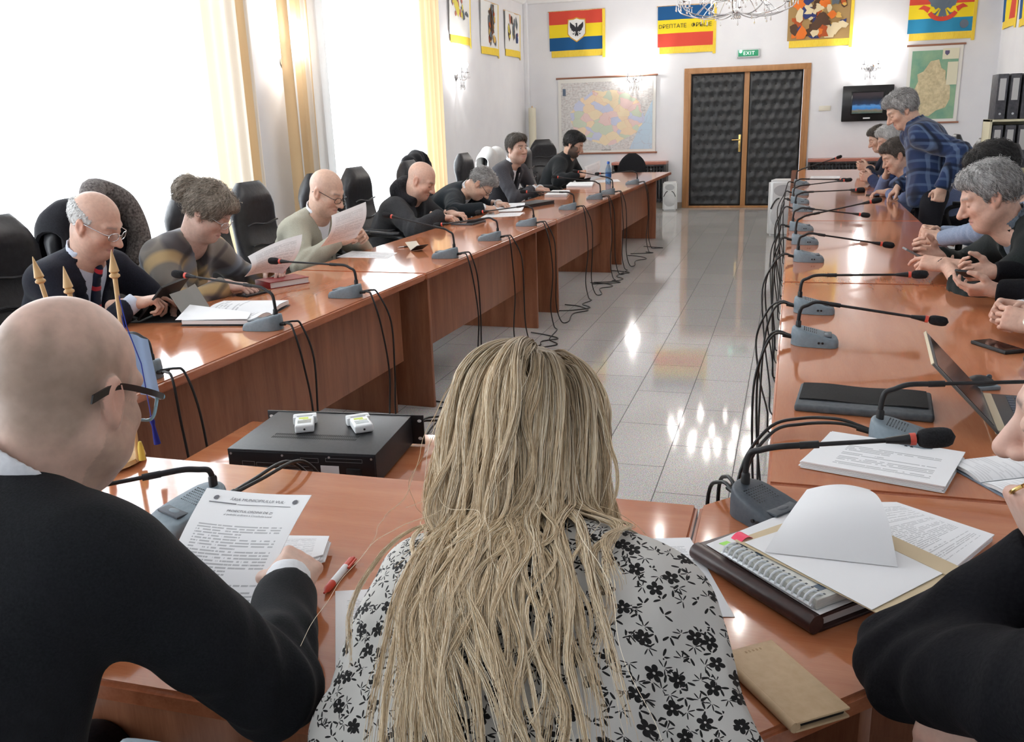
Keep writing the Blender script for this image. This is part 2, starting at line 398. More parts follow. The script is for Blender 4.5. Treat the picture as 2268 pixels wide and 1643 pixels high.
def curtain(name, label, y0, y1, waves, amp, m, x=-4.20, z1=3.12, th=0.0, seed=1, group=None, flare=0.0):
    rr = random.Random(seed); ph = rr.random() * 6; ws = [(rr.uniform(0.7, 1.5), rr.uniform(0, 6)) for _ in range(3)]
    def f(u, v):
        w = waves * 2 * math.pi * u
        a = amp * (0.6 + 0.4 * (1 - v)) * (math.sin(w + ph) + 0.35 * math.sin(w * ws[0][0] + ws[0][1]) + 0.25 * math.sin(w * 2.1 + ws[1][1]))
        yc = (y0 + y1) / 2
        return (x + a, yc + (y0 + u * (y1 - y0) - yc) * (1 + flare * (1 - v)), 0.03 + v * (z1 - 0.03))
    o = MB().sheet(f, max(24, int(waves * 14)), 14, th).build(name, m, None, None)
    smooth(o.data); rod = MB().tube([(x, y0, z1 + 0.02), (x, y1, z1 + 0.02)], 0.014, 8).build('rod', WINFRAME, o)
    return tag(o, label, 'curtain', group)
curtain('sheer_curtain', 'white sheer curtain over the nearest visible window, behind the man in the striped tie', 2.0, 4.52, 16, 0.022, SHEER, seed=1)
curtain('sheer_curtain', 'white sheer curtain behind the woman with the bun, beside the cream striped drape', 4.54, 5.75, 11, 0.022, SHEER, seed=2)
curtain('sheer_curtain', 'white sheer curtain of the farther window, between two gold striped drapes', 7.72, 10.2, 19, 0.02, SHEER, seed=3)
curtain('sheer_curtain', 'white sheer curtain beside the camera, out of the photo', -2.7, 1.98, 22, 0.022, SHEER, seed=4)
curtain('striped_drape', 'cream and beige striped drape left of the wall lamp between the windows', 5.60, 6.60, 6, 0.035, DR1, seed=5, x=-4.17)
curtain('striped_drape', 'gold striped drape right of the wall lamp between the windows', 7.07, 7.80, 4.5, 0.03, DR2, seed=6, x=-4.17)
curtain('striped_drape', 'tan and gold striped drape at the far end of the farther window', 10.12, 10.72, 4, 0.03, DR3, seed=7, x=-4.17)

# ------------------------------------------------------------------ wall lamps and chandelier
BULB = mat('lit_bulb', (1, 1, 1), 0.5, emit=(1.0, 0.97, 0.92), estr=18.0)
BULB2 = mat('lit_chandelier_bulb', (1, 1, 1), 0.5, emit=(1.0, 0.96, 0.9), estr=120.0)
CRYSTAL = mat('crystal', (1, 1, 1), 0.03, trans=0.95, ior=1.5)
def drop(mb, c, h, r): mb.lathe([(0.001, c[2]), (r * 0.35, c[2] - h * 0.15), (r * 0.5, c[2] - h * 0.5), (r, c[2] - h * 0.82), (r * 0.6, c[2] - h * 0.96), (0.001, c[2] - h)], 8, ax=(c[0], c[1]))
def make_sconce():
    t = thing('wall_lamp', 'x', 'lamp')       # back plate at x = 0, lamp grows towards +x
    MB().lathe([(0.001, 0), (0.05, 0), (0.055, 0.008), (0.035, 0.022), (0.012, 0.03)], 16, M=Matrix.Rotation(R(90), 4, 'Y')).build('back_plate', CHROME, t)
    for s in (-1, 1):
        a = MB().tube(spline([(0.02, 0, 0), (0.07, s * 0.02, -0.05), (0.11, s * 0.07, -0.05), (0.12, s * 0.10, 0.0), (0.12, s * 0.10, 0.03)], 6), 0.006, 8)
        a.lathe([(0.008, 0.03), (0.034, 0.038), (0.036, 0.044), (0.01, 0.046)], 14, ax=(0.12, s * 0.10)).lathe([(0.011, 0.046), (0.011, 0.10), (0.009, 0.10)], 10, ax=(0.12, s * 0.10))
        a.build('arm', CHROME, t)
        MB().lathe([(0.001, 0.10), (0.012, 0.105), (0.024, 0.13), (0.022, 0.15), (0.01, 0.18), (0.001, 0.20)], 12, ax=(0.12, s * 0.10)).build('bulb', BULB, t)
        for k in range(5):
            w = k * 2 * math.pi / 5; d = MB(); drop(d, (0.12 + 0.034 * math.cos(w), s * 0.10 + 0.034 * math.sin(w), 0.036), 0.075, 0.008); d.build('crystal_drop', CRYSTAL, t)
    for y, z, h in ((0, -0.05, 0.11), (-0.045, -0.06, 0.09), (0.045, -0.06, 0.09), (-0.07, -0.05, 0.13), (0.07, -0.05, 0.13)):
        d = MB(); drop(d, (0.09, y, z), h, 0.011); d.build('crystal_drop', CRYSTAL, t)
    return t
def sconce_light(loc):
    ld = bpy.data.lights.new('wall_lamp_light', 'POINT'); ld.energy = 22; ld.shadow_soft_size = 0.03; ld.color = (1.0, 0.97, 0.94)
    o = bpy.data.objects.new('wall_lamp_light', ld); C.objects.link(o); o.location = loc
sc0 = make_sconce(); first = True
for (x, y, z, rz, lab) in ((XL, 7.38, 2.06, 0, 'crystal wall lamp with two lit bulbs on the pier between the windows'),
                           (XL, 11.75, 2.08, 0, 'crystal wall lamp with lit bulbs under the white fringed banners'),
                           (-2.52, YF, 2.06, -90, 'crystal wall lamp with lit bulbs hanging over the coloured map'),
                           (1.03, YF, 2.08, -90, 'crystal wall lamp with lit bulbs above the wall television')):
    o = sc0 if first else copy_tree(sc0); first = False
    o.location = (x, y, z); o.rotation_euler = (0, 0, R(rz)); o['label'] = lab
    v = Matrix.Rotation(R(rz), 3, 'Z') @ Vector((0.12, 0, 0.17)); sconce_light(Vector((x, y, z)) + v)
def make_chandelier(cx, cy, zb, Rr, label):
    t = thing('chandelier', label, 'chandelier', (cx, cy, 0))
    MB().lathe([(0.001, zb + 0.0), (0.03, zb + 0.012), (0.05, zb + 0.05), (0.03, zb + 0.08), (0.02, zb + 0.12), (0.02, zb + 0.45), (0.05, zb + 0.48), (0.02, zb + 0.52), (0.008, zb + 0.53), (0.008, ZC - 0.03), (0.06, ZC - 0.025), (0.06, ZC - 0.001), (0.001, ZC - 0.001)], 16).build('stem', CHROME, t)
    hub = MB()
    for k in range(12):
        w = k * math.pi / 6; drop(hub, (0.055 * math.cos(w), 0.055 * math.sin(w), zb + 0.06), 0.09, 0.012)
    hub.build('crystal_cluster', CRYSTAL, t)
    for tier, (n, rr, zt) in enumerate(((12, Rr, zb + 0.17), (8, Rr * 0.62, zb + 0.36))):
        for k in range(n):
            w = 2 * math.pi * (k + 0.5 * tier) / n; c, s = math.cos(w), math.sin(w)
            P = lambda r, z: (r * c, r * s, z)
            z0 = zb + 0.07 + 0.2 * tier
            a = MB().tube(spline([P(0.02, z0), P(rr * 0.25, z0 - 0.05), P(rr * 0.6, z0 - 0.065), P(rr * 0.9, z0 - 0.01), P(rr, zt - 0.05), P(rr, zt)], 7), 0.0075, 7)
            a.tube(spline([P(0.02, z0 + 0.16), P(rr * 0.3, z0 + 0.20), P(rr * 0.55, z0 + 0.08), P(rr * 0.72, z0 - 0.045)], 6), 0.005, 6)
            a.lathe([(0.01, zt), (0.045, zt + 0.01), (0.047, zt + 0.016), (0.012, zt + 0.018)], 12, ax=(rr * c, rr * s)).lathe([(0.013, zt + 0.018), (0.013, zt + 0.10), (0.01, zt + 0.10)], 8, ax=(rr * c, rr * s))
            arm = a.build('arm', CHROME, t)
            MB().lathe([(0.001, zt + 0.10), (0.014, zt + 0.108), (0.021, zt + 0.13), (0.014, zt + 0.165), (0.001, zt + 0.19)], 10, ax=(rr * c, rr * s)).build('bulb', BULB2, arm)
            d = MB()
            for j in range(4):
                q = w + (j - 1.5) * 0.5
                drop(d, (rr * c + 0.044 * math.cos(q * 3), rr * s + 0.044 * math.sin(q * 3), zt + 0.005), 0.075, 0.009)
            drop(d, P(rr * 0.6, z0 - 0.075), 0.07, 0.010)
            d.build('crystal_drop', CRYSTAL, arm)
make_chandelier(-0.82, 12.8, 2.70, 0.74, 'chrome and crystal chandelier hanging in front of the double door')
make_chandelier(-0.82, 5.4, 2.70, 0.74, 'chrome and crystal chandelier added unseen over the middle of the room for fill light')  # second copy, out of view, added so its bulbs brighten the room

# ------------------------------------------------------------------ flags, banners and pictures
FR, FY, FB = mat('flag_red', srgb(216, 76, 58), 0.8), mat('flag_yellow', srgb(246, 218, 40), 0.8), mat('flag_blue', srgb(18, 84, 138), 0.8)
FB2 = mat('flag_light_blue', srgb(44, 140, 182), 0.8); FRINGE = noise_mat('yellow_fringe', srgb(250, 222, 92), srgb(238, 200, 60), 60, 2, 0.9, stretch=(6, 6, 0.3), bump=0.4)
FW = mat('flag_white', (0.84, 0.84, 0.82), 0.8); FK = mat('flag_black', (0.03, 0.03, 0.035), 0.8); FG = mat('flag_gold', srgb(212, 160, 50), 0.7); FGY = mat('eagle_grey', srgb(104, 118, 134), 0.8)
def rip(x, z, k=1.0): return 0.010 * k * math.sin(x * 7 + z * 3) + 0.006 * k * math.sin(x * 17 - z * 5 + 1)
class Frame2:
    """a plane on a wall: x to the right as seen, z up, out towards the room"""
    def __init__(s, o, right, out): s.o = Vector(o); s.r = Vector(right); s.n = Vector(out)
    def p(s, x, z, d=0.0): return s.o + s.r * x + Vector((0, 0, z)) + s.n * d
def shape(fr, poly, d0, th, name, m, parent, rk=1.0):
    """flat cloth or print shape laid over the rippled cloth"""
    bm = bmesh.new(); vs = [bm.verts.new((x, z, 0)) for x, z in poly]; f = bm.faces.new(vs)
    bmesh.ops.triangulate(bm, faces=[f]); bmesh.ops.subdivide_edges(bm, edges=bm.edges[:], cuts=2, use_grid_fill=True)
    me = bpy.data.meshes.new(name)
    for v in bm.verts: v.co = fr.p(v.co.x, v.co.y, d0 + th + rip(v.co.x, v.co.y, rk))
    bm.to_mesh(me); bm.free(); return link(name, me, m, parent)
def flag(fr, w, h, label, bands, vertical=False, fringe=(1, 1), rk=1.0, name='flag', cat='flag', tilt=0.0):
    t = thing(name, label, cat, (0, 0, 0)); n = len(bands)
    z = lambda x: tilt * x
    for i, m in enumerate(bands):
        if vertical: g = lambda u, v, i=i: fr.p((i + u) * w / n, -h + v * h + z((i + u) * w / n), 0.03 + rip((i + u) * w / n, -h + v * h, rk))
        else: g = lambda u, v, i=i: fr.p(u * w, -(i + 1) * h / n + v * h / n + z(u * w), 0.03 + rip(u * w, -(i + 1) * h / n + v * h / n, rk))
        MB().sheet(g, 20, 6, 0.003).build('band', m, t, 60)
    if fringe[0]: MB().sheet(lambda u, v: fr.p(0.03 + u * (w - 0.03), -h - 0.10 + v * 0.10 + z(u * w), 0.03 + rip(u * w, -h, rk)), 30, 3, 0.006).build('fringe', FRINGE, t, 60)
    if fringe[1]: MB().sheet(lambda u, v: fr.p(w + u * 0.045, -h - 0.13 + v * (h + 0.13) + z(w), 0.034 + rip(w, -h + v * h, rk) - 0.008 * u), 3, 24, 0.006).build('fringe', FRINGE, t, 60)
    MB().tube([fr.p(-0.02, 0.004, 0.018), fr.p(w + 0.04, 0.004 + tilt * w, 0.018)], 0.008, 8).build('rod', PALEWOOD, t)
    return t
def eagle(s=1.0, cx=0, cz=0):
    """spread-wing eagle outline made of several polygons"""
    wing = [(0.02, 0.02), (0.06, 0.08), (0.12, 0.12), (0.17, 0.17), (0.175, 0.08), (0.165, 0.03), (0.14, 0.0), (0.13, -0.04), (0.10, -0.05), (0.08, -0.08), (0.05, -0.06), (0.02, -0.08)]
    body = [(-0.03, 0.03), (-0.02, 0.07), (-0.015, 0.11), (-0.045, 0.115), (-0.02, 0.135), (0.005, 0.145), (0.02, 0.13), (0.02, 0.07), (0.03, 0.03), (0.025, -0.08), (0.05, -0.16), (0.02, -0.19), (0, -0.15), (-0.02, -0.19), (-0.05, -0.16), (-0.025, -0.08)]
    legs = [(0.03, -0.07), (0.085, -0.12), (0.12, -0.11), (0.10, -0.135), (0.075, -0.145)]
    out = [wing, [(-x, z) for x, z in reversed(wing)], body, legs, [(-x, z) for x, z in reversed(legs)]]
    return [[(cx + x * s, cz + z * s) for x, z in p] for p in out]
far = lambda x, z: Frame2((x, YF, z), (1, 0, 0), (0, -1, 0))
f1 = flag(far(-3.93, 3.15), 0.88, 0.60, 'red yellow and blue flag with a black eagle on a white shield', [FR, FY, FB], tilt=0.0)
fr = far(-3.93, 3.15)
sh = lambda k: [(0.46 + x * k, -0.29 + z * k) for x, z in ((-0.13, 0.15), (-0.05, 0.155), (0, 0.175), (0.05, 0.155), (0.13, 0.15), (0.14, 0.06), (0.14, -0.06), (0.10, -0.11), (0, -0.175), (-0.10, -0.11), (-0.14, -0.06), (-0.14, 0.06))]
shape(fr, sh(1.09), 0.03, 0.002, 'shield_border', FG, f1); shape(fr, sh(0.98), 0.03, 0.004, 'shield', FW, f1)
for p in eagle(0.62, 0.46, -0.275): shape(fr, p, 0.03, 0.006, 'eagle_emblem', FK, f1)
f2 = flag(far(-2.16, 3.12), 0.86, 0.60, 'blue yellow and red flag with dark lettering on the yellow band', [FB, FY, FR])
text('lettering', 'DРЕПТАТЕ   ФРЪЦIЕ', 0.083, FK, f2, Matrix(((1, 0, 0, -2.16 + 0.43), (0, 0, -1, YF - 0.058), (0, 1, 0, 3.12 - 0.30), (0, 0, 0, 1))))
f4 = flag(far(1.50, 3.10), 0.86, 0.58, 'red yellow and light blue flag with a grey eagle and red ribbon', [FR, FY, FB2]); fr = far(1.50, 3.10)
for p in eagle(1.25, 0.45, -0.17): shape(fr, p, 0.03, 0.004, 'eagle_emblem', FGY, f4)
rib = [(0.45 + 0.21 * math.cos(w) * 1.0, -0.27 + 0.16 * math.sin(w)) for w in np.linspace(R(200), R(340), 14)] + [(0.45 + 0.16 * math.cos(w), -0.25 + 0.12 * math.sin(w)) for w in np.linspace(R(340), R(200), 14)]
shape(fr, rib, 0.03, 0.007, 'ribbon', FR, f4)
for s in (-1, 1): shape(fr, [(0.45 + s * 0.17, -0.24), (0.45 + s * 0.26, -0.20), (0.45 + s * 0.33, -0.25), (0.45 + s * 0.26, -0.26), (0.45 + s * 0.2, -0.31)][::s], 0.03, 0.007, 'ribbon', FR, f4)
shape(fr, [(0.75 + 0.06 * math.cos(w), -0.48 + 0.06 * math.sin(w)) for w in np.linspace(0, 6.0, 14)], 0.03, 0.004, 'seal', FGY, f4)
# painted cloth picture
def patch_cloth(fr, w, h, label, colours, bg, seed, fringe=(1, 1), n=34, inset=(0.02, 0.98, 0.03, 0.97), name='painted_banner', size=0.12, tall=1.0):
    t = flag(fr, w, h, label, [bg], fringe=fringe, name=name, cat='banner'); rr = random.Random(seed)
    for k in range(n):
        x = w * rr.uniform(inset[0] + 0.06, inset[1] - 0.06); z = -h * rr.uniform(inset[2] + 0.08, inset[3] - 0.08); a = size * rr.uniform(0.35, 1.0); b = a * rr.uniform(0.7, 1.5) * tall
        poly = [(min(max(x + a * math.cos(q) * rr.uniform(0.4, 1.0), w * inset[0]), w * inset[1]), min(max(z + b * math.sin(q) * rr.uniform(0.4, 1.0), -h * inset[3]), -h * inset[2])) for q in np.linspace(0, 5.6, 8)]
        try: shape(fr, poly, 0.03, 0.002 + 0.0004 * k, 'painted_figure', rr.choice(colours), t)
        except Exception: pass
    return t
K = lambda n, *c: mat('paint_' + n, srgb(*c), 0.8)
pc = [K('orange', 226, 118, 44), K('rust', 178, 84, 40), K('umber', 84, 60, 44), K('ochre', 214, 172, 92), K('cream', 222, 204, 166), K('slate', 96, 104, 112), K('darkblue', 48, 58, 110)]
patch_cloth(far(-0.19, 3.13), 0.89, 0.62, 'painted banner of orange and brown figures hanging right of the lettered flag', pc, K('brown', 168, 136, 88), 5, n=60, size=0.13)
lw = lambda y, z: Frame2((XL, y, z), (0, 1, 0), (1, 0, 0))
wc = [K('slate', 96, 104, 112), K('umber', 84, 60, 44), K('rose', 190, 120, 100), K('lemon', 226, 210, 96), K('navy', 52, 66, 110)]
patch_cloth(lw(11.55, 3.14), 0.80, 0.55, 'white fringed banner with blue and yellow figures, nearest the window', wc, FW, 3, n=16, inset=(0.08, 0.92, 0.1, 0.62), size=0.09)
patch_cloth(lw(12.80, 3.14), 0.80, 0.62, 'white banner with a tall ochre and brown painted panel, middle of three', [K('rust', 178, 84, 40), K('umber', 84, 60, 44), K('ochre', 214, 172, 92), K('slate', 96, 104, 112)], FW, 4, n=40, inset=(0.3, 0.8, 0.02, 0.98), size=0.10)
patch_cloth(lw(13.95, 3.10), 0.80, 0.55, 'white banner with red and brown figures, nearest the corner', wc, FW, 9, n=18, inset=(0.12, 0.9, 0.06, 0.8), size=0.08, tall=1.6)
rw = lambda y, z: Frame2((XR, y, z), (0, -1, 0), (-1, 0, 0))
flag(rw(15.0, 3.15), 0.80, 0.55, 'blue yellow and red upright striped flag on the right wall, nearest the corner', [FB, FY, FR], vertical=True)
flag(rw(13.95, 3.1), 0.80, 0.55, 'blue yellow and red upright striped flag on the right wall, cut by the photo edge', [FB, FY, FR], vertical=True)

# ------------------------------------------------------------------ maps, television, sign
def map_material():
    m = mat('map_print', (0.8, 0.8, 0.8), 0.6, spec=0.3)
    t = N(m, 'ShaderNodeTexCoord'); sp = N(m, 'ShaderNodeSeparateXYZ'); LK(m, t.outputs['UV'], sp.inputs[0])
    nz = N(m, 'ShaderNodeTexNoise', Scale=5.0, Detail=5); LK(m, t.outputs['UV'], nz.inputs['Vector'])
    off = N(m, 'ShaderNodeMixRGB', blend_type='ADD'); off.inputs[0].default_value = 0.16; LK(m, t.outputs['UV'], off.inputs[1]); LK(m, nz.outputs['Color'], off.inputs[2])
    vo = N(m, 'ShaderNodeTexVoronoi', Scale=9.5); LK(m, off.outputs[0], vo.inputs['Vector'])
    hs = N(m, 'ShaderNodeSeparateColor'); LK(m, vo.outputs['Color'], hs.inputs[0])
    pal = ramp(m, hs.outputs[0], [(0, srgb(240, 222, 190)), (0.25, srgb(234, 206, 202)), (0.45, srgb(204, 208, 228)), (0.62, srgb(208, 216, 196)), (0.8, srgb(240, 216, 186))], 'CONSTANT')
    # land mask: distorted ellipse
    def lin(s, k, c):
        a = N(m, 'ShaderNodeMath', operation='MULTIPLY_ADD'); LK(m, s, a.inputs[0]); a.inputs[1].default_value = k; a.inputs[2].default_value = c; return a.outputs[0]
    sx = N(m, 'ShaderNodeSeparateXYZ'); LK(m, off.outputs[0], sx.inputs[0])
    ex = lin(sx.outputs['X'], 2.5, -1.45); ey = lin(sx.outputs['Y'], 2.5, -1.42)
    q = N(m, 'ShaderNodeCombineXYZ'); LK(m, ex, q.inputs[0]); LK(m, ey, q.inputs[1])
    ln = N(m, 'ShaderNodeVectorMath', operation='LENGTH'); LK(m, q.outputs[0], ln.inputs[0])
    land = ramp(m, ln.outputs['Value'], [(0.0, (1, 1, 1)), (0.985, (1, 1, 1)), (1.0, (0, 0, 0))], 'CONSTANT')
    n2 = N(m, 'ShaderNodeTexNoise', Scale=40, Detail=6); LK(m, t.outputs['UV'], n2.inputs['Vector'])
    bg = ramp(m, n2.outputs['Fac'], [(0.35, srgb(196, 192, 190)), (0.6, srgb(222, 220, 218))])
    sea = N(m, 'ShaderNodeMath', operation='MULTIPLY_ADD'); LK(m, sp.outputs['X'], sea.inputs[0]); sea.inputs[1].default_value = 1.0; LK(m, lin(sp.outputs['Y'], -0.35, 0), sea.inputs[2])
    sr = ramp(m, sea.outputs[0], [(0.0, (0, 0, 0)), (0.75, (1, 1, 1))], 'CONSTANT')
    b2 = N(m, 'ShaderNodeMixRGB'); LK(m, sr.outputs[0], b2.inputs[0]); LK(m, bg.outputs[0], b2.inputs[1]); b2.inputs[2].default_value = (*srgb(192, 212, 228), 1)
    mx = N(m, 'ShaderNodeMixRGB'); LK(m, land.outputs[0], mx.inputs[0]); LK(m, b2.outputs[0], mx.inputs[1]); LK(m, pal.outputs[0], mx.inputs[2])
    ed = N(m, 'ShaderNodeTexVoronoi', Scale=9.5, feature='DISTANCE_TO_EDGE'); LK(m, off.outputs[0], ed.inputs['Vector'])
    el = ramp(m, ed.outputs['Distance'], [(0, srgb(214, 120, 100)), (0.02, (1, 1, 1))]);
    mu = N(m, 'ShaderNodeMixRGB', blend_type='MULTIPLY'); mu.inputs[0].default_value = 0.3; LK(m, mx.outputs[0], mu.inputs[1]); LK(m, el.outputs[0], mu.inputs[2])
    LK(m, mu.outputs[0], bsdf(m).inputs['Base Color']); return m
def wall_map(fr, w, h, label, m, rods=True):
    t = thing('wall_map', label, 'map')
    MB().sheet(lambda u, v: fr.p(u * w, -h + v * h, 0.02), 2, 2, 0.003).build('backing_sheet', mat('map_margin', srgb(232, 230, 224), 0.6), t, None)
    a = 0.05; MB().sheet(lambda u, v: fr.p(a + u * (w - 2 * a), -h + a + v * (h - 2 * a - 0.02), 0.024), 2, 2, 0.001).build('printed_map', m, t, None)
    for z in (0.005, -h - 0.005): MB().tube([fr.p(-0.03, z, 0.02), fr.p(w + 0.03, z, 0.02)], 0.014, 8).build('rod', mat('rod_wood', srgb(150, 104, 84), 0.5), t)
    return t
m1 = wall_map(far(-3.80, 2.11), 1.62, 1.20, 'large pale political map with pastel counties on the far wall', map_material())
text('lettering', 'ROMÂNIA', 0.035, INK, m1, Matrix(((1, 0, 0, -2.99), (0, 0, -1, YF - 0.027), (0, 1, 0, 0.955), (0, 0, 0, 1))))
MB().box(-3.72, -3.67, YF - 0.028, YF - 0.02, 1.84, 1.95).build('crest', mat('crest_blue', srgb(96, 110, 130), 0.6), m1)
grn = noise_mat('relief_green', srgb(112, 160, 140), srgb(150, 184, 150), 6, 5, 0.5)
m2 = wall_map(far(1.545, 2.345), 0.73, 1.09, 'green relief map with a beige region on the far wall, behind the standing man', grn)
fr = far(1.545, 2.345)
blob = [(0.36 + x, -0.56 + z) for x, z in ((-0.05, 0.34), (0.06, 0.36), (0.10, 0.24), (0.16, 0.2), (0.17, 0.08), (0.24, -0.02), (0.25, -0.2), (0.2, -0.32), (0.08, -0.36), (-0.02, -0.44), (-0.14, -0.42), (-0.22, -0.34), (-0.26, -0.2), (-0.24, -0.04), (-0.2, 0.06), (-0.22, 0.16), (-0.14, 0.2))]
shape(fr, blob, 0.024, 0.004, 'beige_region', noise_mat('relief_beige', srgb(224, 210, 172), srgb(190, 176, 140), 22, 6, 0.5, bump=0.5, dist=0.02), m2, 0.0)
cream = mat('label_cream', srgb(226, 222, 196), 0.6)
shape(fr, [(0.46, -0.05), (0.68, -0.05), (0.68, -0.2), (0.46, -0.2)][::-1], 0.024, 0.005, 'title_box', cream, m2, 0.0)
shape(fr, [(0.54, -0.24), (0.68, -0.24), (0.68, -0.56), (0.54, -0.56)][::-1], 0.024, 0.005, 'legend_box', cream, m2, 0.0)
shape(fr, [(0.49, -0.08), (0.55, -0.08), (0.55, -0.12), (0.52, -0.15), (0.49, -0.12)][::-1], 0.024, 0.007, 'crest', mat('crest_violet', srgb(96, 88, 120), 0.6), m2, 0.0)
def make_tv():
    t = thing('wall_television', 'black framed television with a lit blue picture on the far wall', 'television', (1.02, YF, 1.56))
    MB().box(-0.36, 0.36, -0.09, 0, -0.26, 0.26, 0.012).build('housing', mat('tv_black', (0.012, 0.012, 0.013), 0.22), t)
    MB().box(-0.235, 0.235, -0.094, -0.088, -0.165, 0.175, 0.004).build('bezel', mat('tv_bezel', (0.01, 0.01, 0.011), 0.1), t)
    s = mat('tv_picture', (0.01, 0.01, 0.01), 0.15)
    tc = N(s, 'ShaderNodeTexCoord'); sp = N(s, 'ShaderNodeSeparateXYZ'); LK(s, tc.outputs['UV'], sp.inputs[0])
    nz = N(s, 'ShaderNodeTexNoise', Scale=6, Detail=3); LK(s, tc.outputs['UV'], nz.inputs['Vector'])
    ad = N(s, 'ShaderNodeMath', operation='MULTIPLY_ADD'); LK(s, nz.outputs['Fac'], ad.inputs[0]); ad.inputs[1].default_value = 0.22; LK(s, sp.outputs['Y'], ad.inputs[2])
    rp = ramp(s, ad.outputs[0], [(0.12, srgb(70, 90, 84)), (0.26, srgb(120, 110, 90)), (0.34, srgb(50, 122, 190)), (0.46, srgb(86, 140, 196)), (0.56, srgb(30, 52, 84)), (0.8, srgb(24, 26, 38)), (1.0, srgb(56, 46, 50))])
    LK(s, rp.outputs[0], bsdf(s).inputs['Emission Color']); bsdf(s).inputs['Emission Strength'].default_value = 0.8
    MB().sheet(lambda u, v: (-0.215 + u * 0.43, -0.096, -0.145 + v * 0.30), 1, 1, 0.0).build('screen', s, t, None)
    MB().box(-0.05, 0.05, -0.094, -0.088, -0.225, -0.205, 0.003).build('maker_badge', WHITEPLASTIC, t)
make_tv()
def make_exit():
    t = thing('exit_sign', 'green lit EXIT sign above the double door', 'sign', (-0.755, YF, 2.365))
    MB().box(-0.17, 0.17, -0.06, 0, -0.062, 0.062, 0.012).build('housing', mat('sign_grey', srgb(196, 204, 204), 0.4), t)
    g = mat('sign_green', srgb(30, 120, 84), 0.4, emit=srgb(26, 120, 80), estr=0.55)
    MB().box(-0.15, 0.15, -0.064, -0.058, -0.045, 0.045, 0.003).build('face_panel', g, t)
    w = mat('sign_white', (0.9, 0.95, 0.92), 0.4, emit=(0.9, 1, 0.95), estr=0.8)
    text('lettering', 'EXIT', 0.075, w, t, Matrix(((1, 0, 0, 0.01), (0, 0, -1, -0.067), (0, 1, 0, -0.003), (0, 0, 0, 1))), 0.001, spacing=1.15)
    MB().ball((-0.115, -0.068, 0.028), 0.022, 12, 8).build('indicator_lamp', mat('green_lamp', (0.2, 0.9, 0.6), 0.3, emit=(0.5, 1.0, 0.8), estr=5), t)
make_exit()
tag(MB().box(0.33, 0.50, YF - 0.015, YF, 1.47, 1.545, 0.004).build('switch_plate', mat('cream_plastic', srgb(226, 220, 204), 0.5)), 'cream plate of light switches on the wall right of the door', 'switch')
def cream_roll():
    t = thing('paper_roll', 'cream rolled chart standing upright in the far left corner', 'roll', (-4.20, 14.88, 0))
    MB().lathe([(0.055, 0.0), (0.062, 0.0), (0.062, 1.67), (0.055, 1.67), (0.05, 1.64)], 20).build('rolled_sheet', mat('roll_cream', srgb(228, 222, 200), 0.7), t)
    MB().lathe([(0.012, 0.0), (0.012, 1.69), (0.004, 1.70)], 10).build('rod', PALEWOOD, t)
cream_roll()
# radiator shelves along the far wall
def radiator(x0, x1, label, z=0.765):
    t = thing('radiator_shelf', label, 'shelf', ((x0 + x1) / 2, YF, 0)); w = (x1 - x0) / 2
    MB().box(-w, w, -0.32, -0.001, z - 0.045, z, 0.006).build('shelf_board', mat('shelf_rosewood', srgb(176, 112, 96), 0.25), t)
    r = MB().box(-w + 0.04, w - 0.04, -0.12, -0.03, 0.62, 0.66, 0.01).box(-w + 0.04, w - 0.04, -0.12, -0.03, 0.12, 0.16, 0.01)
    k = -w + 0.06
    while k < w - 0.06: r.box(k, k + 0.022, -0.13, -0.02, 0.1, 0.68, 0.008); k += 0.05
    r.build('radiator', mat('radiator_dark', (0.03, 0.03, 0.035), 0.4), t)
    for s in (-1, 1): MB().box(s * (w - 0.02) - 0.018, s * (w - 0.02) + 0.018, -0.30, -0.002, 0, z - 0.045, 0.004).build('bracket_leg', mat('bracket_dark', (0.03, 0.025, 0.025), 0.4), t)
radiator(-2.85, -1.96, 'rosewood shelf over a dark radiator, left of the double door')
radiator(0.21, 1.9, 'long rosewood shelf over a dark radiator, right of the double door', 0.765)
def speaker(x, y, h, label, rz=0):
    t = thing('loudspeaker', label, 'speaker', (x, y, 0), rz); w = h * 0.27; d = h * 0.26
    wh = mat('speaker_white', srgb(226, 228, 228), 0.45)
    poly = [(-w, -d * 0.6), (-w * 0.85, -d), (w * 0.85, -d), (w, -d * 0.6), (w * 0.7, d), (-w * 0.7, d)]
    MB().prism(poly, 0.0, h, 0.02 * h / 0.45, seg=3).build('cabinet', wh, t)
    MB().lathe([(0.001, 0), (w * 0.72, 0), (w * 0.78, 0.006), (w * 0.72, 0.012), (0.001, 0.022)], 28, M=Matrix.Translation((0, -d + 0.004, h * 0.36)) @ Matrix.Rotation(R(90), 4, 'X')).build('woofer_grille', noise_mat('grille_pale', srgb(196, 198, 200), srgb(214, 216, 216), 300, 2, 0.6), t)
    a = MB()
    for s in (-1, 1): a.tube([(s * w * (0.25 + 0.13 * k), -d - 0.002, h * (0.685 - 0.012 * k * k)) for k in range(5)], 0.006 * h / 0.45, 6)
    a.build('port_slot', mat('slot_dark', (0.05, 0.05, 0.05), 0.5), t)
    MB().lathe([(w * 0.62, 0.0), (w * 0.5, 0.02), (w * 0.2, 0.035), (0.001, 0.036)], 24, M=Matrix.Translation((0, -d - 0.002, h * 0.82)) @ Matrix.Rotation(R(-90), 4, 'X') @ Matrix.Diagonal((1, 0.62, 1, 1))).build('horn', mat('horn_grey', srgb(186, 188, 190), 0.5), t)
speaker(-1.875, 14.75, 0.45, 'small white loudspeaker on the floor left of the double door')
speaker(-0.10, 11.75, 0.68, 'white loudspeaker on the floor beside the far end of the right table')
